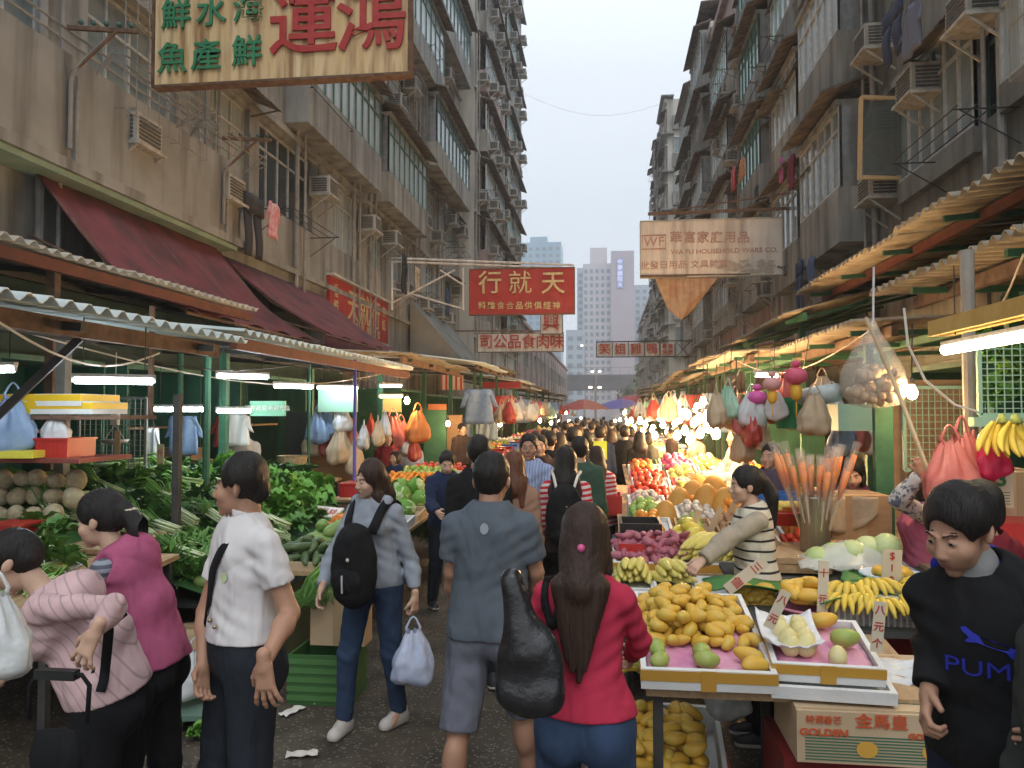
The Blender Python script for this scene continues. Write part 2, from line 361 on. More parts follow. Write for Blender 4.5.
# bay projecting above first floor (strip window boxes)
def bay(root,side,X,ya,yb,za,zb,d,m,pm,solid=.9,nm=6,fr=None,hood=True):
    o=MB(); xo=X-side*d; o.box(X-side*.002,ya,za,xo,yb,za+solid); o.build('bay_parapet',m,root)
    o=MB(); o.box(X-side*.002,ya,zb,xo-side*.05,yb+.05,zb+.12); o.build('bay_roof',m,root)
    make_window(root,side,xo+side*.1,ya,yb,za+solid,zb,nm,fr or M_frameg,pm,rec=-.06)
    o=MB(); o.box(X-side*.01,ya,za+solid,xo+side*.02,ya+.05,zb); 
    o.build('bay_side_panel',mat('weathered_sheet',(.17,.19,.2),.6,(.27,.29,.3),4,streak=((.08,.07,.06),.7,5)),root)
    if hood:
        o=MB(); o.slab(lambda u,v:(X-side*(v*(d+.35)),ya-.2+(yb-ya+.4)*u,zb+.5-v*.32),2,1,(0,0,.05)); o.build('window_hood',M_hood,root)
bay(b1,-1,-7,16.2,21.8,8.25,10.9,.55,M_conc,M_pane[2],1.0,10)
bay(b1,-1,-7,15.0,21.8,11.4,14.0,.7,M_conc2,M_pane[1],1.0,11)
b2,w2=building('tenement_building','beige stained tenement with many air conditioners behind the hanging red sign, left side',-1,-7.0,22.03,36.8,26,7,M_conc2,seed=8,acp=.9,hoodp=.5,rackp=.3,cagep=.3,win=(1.4,1.9,3))
bay(b2,-1,-7,22.5,27.5,8.2,10.8,.6,M_conc2,M_pane[2],.9,8); bay(b2,-1,-7,28.5,35.5,11.2,13.9,.75,M_conc2,M_pane[1],.9,9,hood=True)
bay(b2,-1,-7,23,30,14.2,16.9,.7,M_conc,M_pane[2],.9,9); bay(b2,-1,-7,29,36,17.2,19.8,.7,M_conc,M_pane[1],.9,9)
b3,w3=building('tenement_building','tall tenement block with stepped overhanging bays reaching the end of the left row',-1,-6.3,36.83,55,44,12,M_pale,seed=11,acp=.8,hoodp=.5,rackp=.15,cagep=.3,win=(1.9,2.4,4),first=5.6,pitch=3.05)
for k in range(12):
    zz=6.0+k*3.05
    for (ya,yb) in((38.4,45.5),(47,54.6)):
        if k==0 and ya<40: continue
        o=MB(); o.box(-6.298,ya,zz-.1,-5.9,yb,zz+1.0); o.build('bay_window',M_conc2 if (k+int(ya))%3 else M_pinkw,b3)
        make_window(b3,-1,-6.0,ya,yb,zz+1.0,zz+2.3,10,M_frame,M_pane[(k*2+int(ya))%4],rec=-.06)
        o=MB(); o.slab(lambda u,v:(-6.3+v*.75,ya-.2+(yb-ya+.5)*u,zz+2.62-v*.28),2,1,(0,0,.08)); o.build('window_hood',M_hood,b3)
        for q in range(3): make_ac(b3,-5.9,ya+1+q*(yb-ya-2)/2.2,zz+random.Random(k*7+q).choice([.2,.9,1.0]),-1)
b4,w4=building('low_market_building','low pink block with louvred upper storey at the far left end of the street',-1,-7,57,142,9.6,2,M_pinkw,seed=5,acp=0,hoodp=0,rackp=0,cagep=0,first=4.2,sill=1.7,hgt=1.6,win=(3,4,8),pitch=6)
# ---------- right side
c1,v1=building('tenement_building','brown stained tenement with open casement above the tin roofs, nearest on the right',1,5,-1,14.6,24,6,M_brown,first=4.55,seed=21,acp=.5,win=(2.3,2.6,5),hoodp=.2,rackp=.3)
bay(c1,1,5,10.9,13.6,5.35,7.35,.14,M_brown,M_pane[1],.35,6,M_frame,hood=False)
bay(c1,1,5,8.2,10.2,5.6,7.3,.14,M_brown,M_pane[2],.35,4,M_frame,hood=False)
for yy,zz in((10.5,6.9),(14.2,5.6),(13.9,6.6)): make_ac(c1,5,yy,zz,1)
c2,v2=building('tenement_building','tenement with projecting enclosed balconies and striped hoods, second on the right',1,5,14.63,22.8,22,6,M_brown,first=4.55,seed=23,acp=.7,win=(1.5,2.0,4),hoodp=.5,rackp=.4)
for k in range(6): bay(c2,1,5,15.2,18.2,5.1+k*3,7.7+k*3,.62,M_brown if k%2 else M_conc,M_pane[2 if k%2 else 1],1.05,6,M_frame,hood=(k%2==0))
for k in range(5): bay(c2,1,5,19.4,22.2,5.1+k*3,7.7+k*3,.4,M_conc2 if k%2 else M_brown,M_pane[(k+1)%4],1.0,5,M_frame)
c3,v3=building('tenement_building','pink and grey tenement with cages, orange cloths and green bays, third on the right',1,5,22.83,35.6,19,5,M_pinkw,first=4.6,seed=29,acp=.85,win=(1.5,1.9,3),hoodp=.7,rackp=.4,cagep=.4)
for k in range(4): bay(c3,1,5,23.4,26.8,5.2+k*3,7.7+k*3,.5,M_conc,M_pane[3],1.0,6,M_frameg); bay(c3,1,5,30.5,34.8,5.2+k*3,7.7+k*3,.35,M_conc2,M_pane[k%4],.9,7,M_frame)
c4,v4=building('tenement_building','grey tenement with dark roof shed and railings, fourth on the right',1,5,35.63,50,19.6,5,M_pale,first=4.6,seed=31,acp=.8,win=(1.6,2.1,3),hoodp=.7,rackp=.3,cagep=.4)
for k in range(5): bay(c4,1,5,37+.0,41.5,5.2+k*3,7.8+k*3,.5,M_conc,M_pane[1],1.0,7,M_frame); bay(c4,1,5,43.5,49.3,5.2+k*3,7.8+k*3,.35,M_conc2,M_pane[2],1.0,9,M_frame)
o=MB(); o.box(5.3,37,19.6,9,41,20.9); o.slab(lambda u,v:(4.5+u*4.6,36.7+v*4.6,21.1+u*.3),2,2,(0,0,.06)); o.build('roof_shed',M_hood,c4)
c5,v5=building('tower_block','pale grey tenement block turned end on, rising above the others at the far right',1,4.9,61.83,80,26.6,7,M_pale,first=5.0,seed=37,acp=.8,win=(1.8,2.4,4),hoodp=.8,rackp=.3,cagep=.4,pitch=3)
o=MB()
for k in range(7):
    o.box(5.3,61.80,6.1+k*3,6.9,61.5,7.2+k*3); o.slab(lambda u,v:(4.4+u*1.0,61.4+v*6,8.7+k*3),2,1,(0,0,.1))
o.build('balcony',M_conc,c5)
for k in range(6):
    o=MB(); 
    for q in range(4): o.box(5.4+q*.45,61.81,7.25+k*3,5.42+q*.45,61.7,8.5+k*3)
    for z in(7.25,8.5): o.box(5.4,61.81,z+k*3,6.8,61.7,z+.05+k*3)
    u_=o.build('end_window',M_frame,c5); o=MB(); o.box(5.41,61.828,7.27+k*3,6.79,61.81,8.52+k*3); oo=o.build('pane',M_pane[1]); oo.location=(-c5.location.x,-c5.location.y,0); setpar(oo,u_)
c6,v6=building('tenement_building','shadowed low tenement with pale pillar beside the far footbridge on the right',1,5.1,82,118,15,3,M_conc2,first=4.8,seed=41,acp=.6,win=(1.8,2.4,4),hoodp=.6,rackp=0,cagep=.2)
# ================= far background
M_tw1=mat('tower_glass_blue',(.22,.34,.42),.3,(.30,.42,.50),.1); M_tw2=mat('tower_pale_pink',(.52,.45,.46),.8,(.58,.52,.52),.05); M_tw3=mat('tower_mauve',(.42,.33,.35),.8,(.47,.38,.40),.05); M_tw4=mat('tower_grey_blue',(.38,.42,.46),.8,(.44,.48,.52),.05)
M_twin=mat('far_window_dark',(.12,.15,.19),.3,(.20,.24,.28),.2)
def tower(label,pxa,pxb,ytop,Y,m,wm=(3,2.9),deep=20,steps=(),left=None,name='high_rise',stripes=True,y0=0):
    A=PY(pxa,ytop,Y); B=PY(pxb,ytop,Y); root=empty(name,((A.x+B.x)/2,Y,0)); tag(root,label,'high-rise',)
    w=MB(); w.box(A.x,Y,0,B.x,Y+deep,A.z)
    for (a,b,yt,dY) in steps:
        P=PY(a,yt,Y+dY); Q=PY(b,yt,Y+dY); w.box(P.x,Y+dY,0 if dY<=0 else A.z,Q.x,Y+dY+8 if dY>0 else Y-.01,P.z)
    w.build('wall',m,root)
    b=MB(); n=max(2,int((B.x-A.x)/wm[0])); nf=int((A.z-4)/wm[1]); st=(B.x-A.x)/n
    for f in range(nf):
        for k in range(n):
            if stripes: b.box(A.x+st*(k+.22),Y-.12,A.z-2.2-f*wm[1]-1.5,A.x+st*(k+.78),Y-.02,A.z-2.2-f*wm[1])
    o=b.build('window',M_twin,root); o['kind']='stuff'
    if left:
        b=MB()
        for f in range(nf):
            for k in range(int(deep/3)): b.box(A.x-.12,Y+1+k*3,A.z-3.7-f*wm[1],A.x-.02,Y+2.6+k*3,A.z-2.2-f*wm[1])
        o=b.build('side_window',M_twin,root); o['kind']='stuff'
    return root
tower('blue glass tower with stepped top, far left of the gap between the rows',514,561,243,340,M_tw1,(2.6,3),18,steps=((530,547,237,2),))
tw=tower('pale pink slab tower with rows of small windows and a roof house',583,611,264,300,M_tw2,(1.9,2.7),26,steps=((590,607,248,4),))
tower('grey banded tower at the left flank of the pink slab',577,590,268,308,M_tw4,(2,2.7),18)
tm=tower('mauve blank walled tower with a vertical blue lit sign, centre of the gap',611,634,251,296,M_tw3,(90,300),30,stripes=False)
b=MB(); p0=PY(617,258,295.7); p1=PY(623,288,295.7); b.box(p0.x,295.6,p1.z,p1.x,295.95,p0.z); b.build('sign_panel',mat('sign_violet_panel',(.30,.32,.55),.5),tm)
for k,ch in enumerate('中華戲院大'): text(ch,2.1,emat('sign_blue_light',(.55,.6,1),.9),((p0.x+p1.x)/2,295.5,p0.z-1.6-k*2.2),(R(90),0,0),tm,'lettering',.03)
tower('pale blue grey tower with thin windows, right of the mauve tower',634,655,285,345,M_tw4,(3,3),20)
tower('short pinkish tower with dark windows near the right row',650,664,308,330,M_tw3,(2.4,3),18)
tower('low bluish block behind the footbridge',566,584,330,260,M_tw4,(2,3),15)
# footbridge / flyover across the end of the street
M_fly=mat('flyover_concrete',(.11,.11,.12),.9,(.16,.16,.17),.3)
fl=empty('footbridge',(2,160,0)); tag(fl,'grey concrete footbridge with railing crossing the far end of the street','bridge')
z0=PY(600,390,160).z; z1=PY(600,379,160).z
b=MB(); b.box(-60,160,z0,60,164,z1); b.build('deck',M_fly,fl)
b=MB(); b.box(-60,159.9,z1+.001,60,160.2,z1+.9); b.box(-60,163.6,z1+.001,60,163.9,z1+.9); b.build('parapet',M_fly,fl)
b=MB()
for k in range(70): b.box(-60+k*1.7,160,z1+.9,-59.92+k*1.7,160.08,z1+2.3)
b.box(-60,160.001,z1+2.3,60,160.09,z1+2.4); b.build('railing',M_pipe,fl)
for x in(-12,14,34):
    b=MB(); b.box(x,161,0,x+1.4,163,z0-.01); b.build('pier',M_fly,fl)
# tree beyond, right side
M_leaf=mat('tree_leaf_dull',(.045,.075,.035),.8,(.075,.11,.05),3); M_bark=mat('bark',(.12,.09,.06),.9,(.2,.16,.11),6)
def tree(x,y,h,rad,label,seed,n=1500):
    r=random.Random(seed); root=empty('street_tree',(x,y,0)); tag(root,label,'tree')
    b=MB(); b.tube([(x,y,0),(x+.1,y,h*.3),(x-.1,y,h*.5)],[.3,.22,.16],8)
    cl=[]
    for k in range(14):
        a=r.uniform(0,6.28); q=r.uniform(.2,1)*rad*.75; c=Vector((x+math.cos(a)*q,y+math.sin(a)*q,h*.62+r.uniform(-.22,.32)*h)); cl.append((c,r.uniform(.25,.45)*rad)); b.tube([(x-.05,y,h*.42),tuple(c)],[.09,.03],5)
    b.build('trunk',M_bark,root); b=MB()
    for k in range(n):
        c,s=r.choice(cl); v=Vector((r.gauss(0,1),r.gauss(0,1),r.gauss(0,.8))); v=v.normalized()*s*r.uniform(.4,1.1); p=c+v; e=rad*.09
        q=[Vector((r.uniform(-1,1),r.uniform(-1,1),r.uniform(-1,1)))*e for _ in range(4)]
        b.add([p+q[0],p+q[1],p+q[0]*-.7+q[2]*.5,p-q[1]],[(0,1,2,3)])
    b.build('crown',M_leaf,root)
tree(9.2,150,11,5.5,'dull green tree beside the footbridge, the taller one at the right row',4)
tree(4.5,148,6,3.5,'low dark green tree under the footbridge, left of the taller one',5)
# street lamps far
def street_lamp(x,y,h,label,n=2):
    root=empty('street_lamp',(x,y,0)); tag(root,label,'street lamp',group='street lamps at the end of the street')
    b=MB(); b.tube([(x,y,0),(x,y,h)],.09,8); 
    b.tube([(x,y,h),(x-.6,y,h+.15)],.05,6)
    if n==2: b.tube([(x,y,h),(x+.6,y,h+.15)],.05,6)
    b.build('pole',M_pipe,root)
    for s in ((-1,1) if n==2 else (-1,)):
        b=MB(); b.ball((x+s*.7,y,h+.1),.22,10,6,sc=(1.3,1,.7)); b.build('lamp_head',emat('street_lamp_light',(1,.78,.45),14),root)
p=PY(595,388,120); street_lamp(p.x,120,p.z,'two headed lit street lamp before the footbridge, the lower and brighter one')
p=PY(596,372,150); street_lamp(p.x,150,p.z,'small lit street lamp just under the footbridge deck, in the middle',2)
p=PY(585,346,175); street_lamp(p.x,175,p.z,'tall street lamp rising above the footbridge, top one',1)
# overhead wire
b=MB(); b.tube([PY(520+ k*11,92+ -0*k+ 20*math.sin(math.pi*k/14)+k*.5,45).to_tuple() for k in range(15)],.006,4); tag(b.build('overhead_wire',M_pipe),'thin wire sagging across the sky between the two rows','wire')
# ================= hanging signs
M_yel=mat('sign_ochre_paint',(.74,.50,.24),.65,(.82,.62,.36),1.5,stretch=(4,4,.5),streak=((.26,.11,.04),.8,9))
M_signg=mat('sign_green_letter',(.03,.20,.09),.6,(.05,.26,.12),5); M_signr=mat('sign_red_letter',(.42,.03,.03),.6,(.5,.06,.05),5)
M_red=mat('sign_red_paint',(.36,.025,.02),.5,(.44,.04,.03),3); M_gold=mat('sign_gold_letter',(.55,.40,.17),.4,(.75,.6,.3),9,metal=.3)
M_white=mat('sign_white_paint',(.66,.62,.56),.6,(.76,.72,.66),5,streak=((.35,.25,.18),.6,6))
# big ochre sign
Y=9.5; L_=PY(155,86,Y); Rr=PY(408,68,Y); zb=L_.z; top=zb+1.36
sg=empty('hanging_sign',((L_.x+Rr.x)/2,Y,zb)); tag(sg,'big rusty yellow sign with green and red Chinese characters at the top left','sign')
b=MB(); n=60
b.slab(lambda u,v:(L_.x+(Rr.x-L_.x)*u,Y-.02+.006*math.cos(u*n*1.2),zb+(top-zb)*v),n*3,1,(0,.12,0)); b.build('panel',M_yel,sg)
b=MB(); b.box(L_.x-.03,Y-.04,zb-.03,Rr.x+.03,Y+.14,zb-.001); b.box(L_.x-.035,Y-.04,zb,L_.x-.003,Y+.14,top); b.box(Rr.x+.003,Y-.04,zb,Rr.x+.035,Y+.14,top); b.box(L_.x-.03,Y-.04,top+.001,Rr.x+.03,Y+.14,top+.03)
b.bar((L_.x-.4,Y+.2,top+.1),(Rr.x,Y+.2,top+.1),.06); b.bar((Rr.x-.4,Y+.2,top+.08),(-6.9,Y+.4,top+2.2),.04); b.build('frame',M_rust,sg)
w_=Rr.x-L_.x
def ch(s,px,py,sz,m,YY,par,ext=.012,off=.005,sx=1):
    if s in '食合就': off=0
    p=PY(px,py,YY-.05); text(s,sz,m,(p.x,YY-.05,p.z),(R(90),0,0),par,'lettering',ext,off,sx)
for s,px,py in(('鮮',176,16),('水',211,13),('海',248,9),('魚',172,60),('產',206,57),('鮮',247,53)): ch(s,px,py,.43,M_signg,Y,sg,off=.004)
ch('運',303,26,.95,M_signr,Y,sg,off=.009); ch('鴻',371,21,.95,M_signr,Y,sg,off=.009)
# red sign 天就行
def hang(label,pa,pb,Y,m,frame_m=M_rust,t=.12):
    A=PY(*pa,Y);B=PY(*pb,Y); s=empty('hanging_sign',((A.x+B.x)/2,Y,B.z)); tag(s,label,'sign')
    b=MB(); b.box(A.x,Y,B.z,B.x,Y+t,A.z); b.build('panel',m,s)
    f=.03; b=MB(); b.box(A.x-f,Y-.02,B.z-f,B.x+f,Y+t+.02,B.z-.001); b.box(A.x-f,Y-.02,A.z+.001,B.x+f,Y+t+.02,A.z+f); b.box(A.x-f,Y-.02,B.z,A.x-.001,Y+t+.02,A.z); b.box(B.x+.001,Y-.02,B.z,B.x+f,Y+t+.02,A.z); b.build('frame',frame_m,s)
    return s,A,B
Y=24; s,A,B=hang('dark red shop sign with gold characters hanging from a pale steel truss','(470,270)' and (470,270),(574,313),Y,M_red)
for c_,px in(('行',490),('就',520),('天',553)): ch(c_,px,284,.76,M_gold,Y,s,off=.006)
for k,c_ in enumerate('料雜食合品供俱經神'): ch(c_,482+k*9.3,306,.25,M_gold,Y,s,off=.003)
b=MB()
for py in(265,268.5): b.tube([PY(390,py-7,Y+.05),PY(574,py,Y+.05)],.035,6)
b.tube([PY(392,288,Y+.05),PY(463,309,Y+.05)],.03,6); b.tube([PY(463,268,Y+.05),PY(463,310,Y+.05)],.04,6); b.tube([PY(392,303,Y),PY(455,270,Y)],.03,6); b.tube([PY(392,262,Y),PY(392,310,Y)],.04,6); b.tube([PY(440,270,Y),PY(463,285,Y)],.03,6)
b.build('truss',M_white,s)
# white sign with red characters
Y=34; s,A,B=hang('long white sign with red Chinese characters beneath the red sign','' or (478,334),(563,351),Y,M_white)
for k,c_ in enumerate('司公品食肉味'): ch(c_,486+k*14.2,342.5,.66,M_signr,Y,s,off=.006)
b=MB(); b.bar(PY(440,331,Y),PY(563,331,Y),.06); b.build('arm',M_rust,s)
s2,A,B=hang('small square white sign with one red character above the long white sign',(541,313),(562,333.4),33.7,M_white); ch('興',551,323,.78,M_signr,33.7,s2,off=.006)
# right far sign row
Y=42; s=empty('hanging_sign',PY(640,357,Y).to_tuple()); tag(s,'row of small white framed panels with red characters on a dark truss, far right','sign')
for k,(c_,x0,x1) in enumerate((('笑',597.5,611.5),('姐',613,627.5),('雞',629,643.5),('鴨',645,659))):
    A=PY(x0,343.5,Y);B=PY(x1,355.5,Y); b=MB(); b.box(A.x,Y,B.z,B.x,Y+.1,A.z); b.build('panel',M_white,s); ch(c_,(x0+x1)/2,349.5,.62,M_signr,Y,s,off=.006)
A=PY(661,343.5,Y);B=PY(674,355.5,Y); b=MB(); b.box(A.x,Y,B.z,B.x,Y+.1,A.z); b.build('panel',M_white,s)
for c_,x,y in(('專',664.5,346.5),('售',670.5,346.5),('燒',664.5,352.5),('臘',670.5,352.5)): ch(c_,x,y,.29,M_signr,Y,s,off=.003)
b=MB(); b.bar(PY(596,342,Y-.03),PY(699,340.5,Y-.03),.06); b.bar(PY(596,357,Y-.03),PY(697,356.5,Y-.03),.06)
for px in(596.5,612.3,628.3,644.3,660,675): b.bar(PY(px,342,Y-.03),PY(px,357,Y-.03),.05)
b.bar(PY(676,342,Y),PY(690,357,Y),.04); b.bar(PY(690,342,Y),PY(676,357,Y),.04); b.build('frame',M_dark,s)
# WF household sign
Y=20.5; M_ply=mat('faded_peeling_board',(.74,.64,.54),.85,(.80,.71,.62),2.5,streak=((.23,.17,.13),.5,4)); M_fade=mat('faded_red_letter',(.44,.22,.17),.8,(.56,.38,.32),8)
M_mold=mat('mouldy_patch',(.44,.36,.28),.9,(.56,.47,.38),9)
s,A,B=hang('peeling beige household ware sign box with a torn lower flap, right of centre',(641,222),(782,274),Y,M_ply,M_pale)
text('WF',.34,M_fade,PY(654,242,Y-.02),(R(90),0,0),s,'lettering',.004,.002,1.0,sp=1.1)
b=MB(); A_=PY(641.5,236,Y); 
for (x0,y0_,x1,y1_) in((642,235,666,235.6),(642,248.6,666,249.2),(642,235.6,642.6,248.6),(665.4,235.6,666,248.6)):
    P=PY(x0,y0_,Y-.01);Q=PY(x1,y1_,Y-.01); b.box(P.x,Y-.012,Q.z,Q.x,Y-.002,P.z)
b.build('logo_frame',M_fade,s)
for k,c_ in enumerate('華富家庭用品公司'): 
    if k<6: ch(c_,676+k*13.5,238,.32,M_fade,Y+.04,s,.003,.006)
text('WA FU HOUSEHOLD WARE CO.',.165,M_fade,PY(724,251,Y-.01),(R(90),0,0),s,'lettering',.003,.003,1.12)
text('批發日用品 文具雜貨',.22,M_fade,PY(684,265,Y-.01),(R(90),0,0),s,'lettering',.003,.001,1.1)
r=random.Random(3); b=MB()
for k in range(26):
    P=PY(r.uniform(705,778),r.uniform(261,272),Y-.005); q=[(P.x+r.uniform(.05,.22)*math.cos(t),Y-.006-k*.0003,P.z+r.uniform(.03,.08)*math.sin(t)) for t in [i*.9 for i in range(7)]]
    b.add(q,[tuple(range(7))[::-1]])
b.build('peeled_patch',M_mold,s)
b=MB(); b.bar(PY(648,214,Y-.05),(4.98,Y-.05,PY(648,213,Y).z),.07); b.bar(PY(640,276.5,Y),(4.9,Y+.05,PY(640,277,Y).z),.07)
b.bar(PY(650,214,Y),(4.98,Y,PY(650,196,Y).z),.03)
b.build('bracket',M_rust,s)
b=MB(); P0=PY(655,279,Y+.02);P1=PY(718,279,Y+.02);P2=PY(668,314,Y+.02);P3=PY(692,322,Y+.3)
b.slab(lambda u,v:(P0.x+(P1.x-P0.x)*(u*(1-v*.62)+v*.22),Y+.02+.14*math.sin(u*5+v*3)*v,P0.z-(P0.z-P3.z)*v*(1-.25*abs(u-.5)*2)),14,8,(0,.012,0)); b.build('torn_banner',mat('torn_banner',(.50,.34,.20),.8,(.38,.25,.15),6,streak=((.34,.08,.06),.6,9)),s)
# extra wall brackets right
b=MB(); b.tube([PX(911,164,5.0),PX(961,166,3.9+.6)],.02,5)
# ================= left facade sign 天就行 (flat on facade)
Xs=-6.9; P=PX(330,292,Xs);Q=PX(388,345,Xs); zt=PX(331,287,Xs).z; zb=PX(388,347,Xs).z
s=empty('facade_sign',(Xs,(P.y+Q.y)/2,zb)); tag(s,'red fascia sign with gold characters fixed flat on the left facade','sign')
zt=5.35; b=MB(); b.box(-6.99,P.y,4.05,Xs,Q.y,zt); b.build('panel',M_red,s)
b=MB(); b.box(-6.99,P.y-.05,zt+.001,Xs+.12,Q.y+.05,zt+.06); b.box(-6.99,P.y-.05,3.98,Xs+.03,Q.y+.05,4.049); b.build('frame',M_pale,s)
ly=Q.y-P.y
for k,c_ in enumerate('天就行'): text(c_,.95,M_gold,(Xs+.01,P.y+ly*(.34+.2*k),4.75),(R(90),0,R(90)),s,'lettering',.006,.006)
for k,c_ in enumerate('神佛雜貨經濟實惠'[:7]): text(c_,.3,M_gold,(Xs+.01,P.y+ly*(.2+.1*k),4.22),(R(90),0,R(90)),s,'lettering',.004,.004)
for k,c_ in enumerate('香燭衣紙'): text(c_,.38,M_gold,(Xs+.01,P.y+ly*(.08 if k<2 else .9),5.0-.42*(k%2)),(R(90),0,R(90)),s,'lettering',.004,.004)
# ================= people: signed distance bodies polygonised with surface nets
def V3(*a): return np.array(a,float)
def smin(a,b,k): 
    h=np.clip(.5+.5*(b-a)/k,0,1); return b*(1-h)+a*h-k*h*(1-h)
class SDF:
    def __init__(s,lo,hi,v):
        s.lo=V3(*lo); s.v=v; s.n=np.ceil((V3(*hi)-s.lo)/v).astype(int)+1
        s.D=np.full(s.n,.5,np.float32)
    def sub(s,lo,hi,pad):
        a=np.maximum(((lo-pad-s.lo)/s.v).astype(int),0); b=np.minimum(np.ceil((hi+pad-s.lo)/s.v).astype(int)+1,s.n)
        if (b<=a).any(): return None
        g=[s.lo[i]+s.v*np.arange(a[i],b[i],dtype=np.float32) for i in range(3)]
        return (slice(a[0],b[0]),slice(a[1],b[1]),slice(a[2],b[2])),g[0][:,None,None],g[1][None,:,None],g[2][None,None,:]
    def _put(s,sl,d,k,op,clip,X,Y,Z):
        if clip is not None:
            for (p,n) in clip: d=np.maximum(d,(X-p[0])*n[0]+(Y-p[1])*n[1]+(Z-p[2])*n[2])
        if op=='+': s.D[sl]=smin(s.D[sl],d,k)
        else: s.D[sl]=-smin(-s.D[sl],d,k)
    def cone(s,a,b,ra,rb,k=.03,op='+',clip=None,sq=None):
        a=V3(*a);b=V3(*b); pad=max(ra,rb)+k*1.5+.02
        q=s.sub(np.minimum(a,b),np.maximum(a,b),pad)
        if q is None: return
        sl,X,Y,Z=q; d=b-a; L=max(1e-6,d@d)
        px,py,pz=X-a[0],Y-a[1],Z-a[2]
        t=np.clip((px*d[0]+py*d[1]+pz*d[2])/L,0,1); r=ra+(rb-ra)*t
        D=np.sqrt((px-t*d[0])**2+(py-t*d[1])**2+(pz-t*d[2])**2)-r
        s._put(sl,D,k,op,clip,X,Y,Z)
    def ell(s,c,r,M=None,k=.03,op='+',clip=None):
        c=V3(*c); r=V3(*r); q=s.sub(c-r.max(),c+r.max(),k*1.5+.02)
        if q is None: return
        sl,X,Y,Z=q; px,py,pz=X-c[0],Y-c[1],Z-c[2]
        if M is not None: px,py,pz=[M[0][i]*px+M[1][i]*py+M[2][i]*pz for i in range(3)]
        k0=np.sqrt((px/r[0])**2+(py/r[1])**2+(pz/r[2])**2)+1e-6
        k1=np.sqrt((px/r[0]**2)**2+(py/r[1]**2)**2+(pz/r[2]**2)**2)+1e-6
        s._put(sl,k0*(k0-1)/k1,k,op,clip,X,Y,Z)
    def coords(s):
        return [ (s.lo[i]+s.v*np.arange(s.n[i],dtype=np.float32)).reshape([-1 if j==i else 1 for j in range(3)]) for i in range(3)]
    def plane(s,p,n):
        X,Y,Z=s.coords(); s.D=np.maximum(s.D,((X-p[0])*n[0]+(Y-p[1])*n[1]+(Z-p[2])*n[2]).astype(np.float32))
    def mesh(s):
        D=s.D; nx,ny,nz=D.shape; I=(D<0)
        c=[I[i:nx-1+i,j:ny-1+j,k:nz-1+k] for i in(0,1) for j in(0,1) for k in(0,1)]
        cnt=sum(x.astype(np.int8) for x in c); act=(cnt>0)&(cnt<8)
        idx=np.argwhere(act); m=len(idx)
        if m==0: return np.zeros((0,3)),np.zeros((0,4),int)
        lut=-np.ones(act.shape,np.int64); lut[act]=np.arange(m)
        P=np.zeros((m,3)); N=np.zeros(m)
        offs=[(i,j,k) for i in(0,1) for j in(0,1) for k in(0,1)]
        val={o:D[idx[:,0]+o[0],idx[:,1]+o[1],idx[:,2]+o[2]].astype(float) for o in offs}
        for o in offs:
            for ax in range(3):
                if o[ax]==0:
                    p=list(o);p[ax]=1;p=tuple(p); a,b=val[o],val[p]; cr=(a<0)!=(b<0)
                    t=np.where(cr,a/np.where(a-b==0,1,a-b),0)
                    q=np.tile(np.array(o,float),(m,1)); q[:,ax]=t; P+=q*cr[:,None]; N+=cr
        P=s.lo+s.v*(idx+P/np.maximum(N,1)[:,None]); F=[]
        for ax in range(3):
            sl0=[slice(None)]*3; sl1=[slice(None)]*3; sl0[ax]=slice(0,-1); sl1[ax]=slice(1,None)
            A=I[tuple(sl0)];B=I[tuple(sl1)]; cr=np.argwhere(A!=B)
            u,w=[(1,2),(2,0),(0,1)][ax]
            cr=cr[(cr[:,u]>0)&(cr[:,w]>0)&(cr[:,u]<D.shape[u]-1)&(cr[:,w]<D.shape[w]-1)]
            if len(cr)==0: continue
            def g(du,dw): q=cr.copy(); q[:,u]-=du; q[:,w]-=dw; return lut[q[:,0],q[:,1],q[:,2]]
            f=np.stack([g(1,1),g(0,1),g(0,0),g(1,0)],1); fl=~A[cr[:,0],cr[:,1],cr[:,2]]
            f[fl]=f[fl][:,::-1]; F.append(f)
        F=np.concatenate(F); F=F[(F>=0).all(1)]
        return P,F
def npmesh(name,parts,mats,parent,matfn=None):
    """parts: list of (P,F,matindex or array)"""
    Vs=[];Fs=[];Ms=[];o=0
    for P,Fc,mi in parts:
        if len(P)==0: continue
        Vs.append(P);Fs.append(Fc+o);Ms.append(np.full(len(Fc),mi) if np.isscalar(mi) else mi);o+=len(P)
    V=np.concatenate(Vs);Fc=np.concatenate(Fs);M=np.concatenate(Ms)
    me=bpy.data.meshes.new(name); me.vertices.add(len(V)); me.vertices.foreach_set('co',V.astype(np.float32).ravel())
    me.loops.add(Fc.size); me.loops.foreach_set('vertex_index',Fc.astype(np.int32).ravel())
    me.polygons.add(len(Fc)); me.polygons.foreach_set('loop_start',np.arange(0,Fc.size,4,dtype=np.int32)); me.polygons.foreach_set('loop_total',np.full(len(Fc),4,np.int32))
    for m in mats: me.materials.append(m)
    me.polygons.foreach_set('material_index',M.astype(np.int32)); me.polygons.foreach_set('use_smooth',np.ones(len(Fc),bool)); me.update(calc_edges=True); me.validate()
    ob=bpy.data.objects.new(name,me); COL.objects.link(ob)
    if parent is not None: setpar(ob,parent)
    return ob
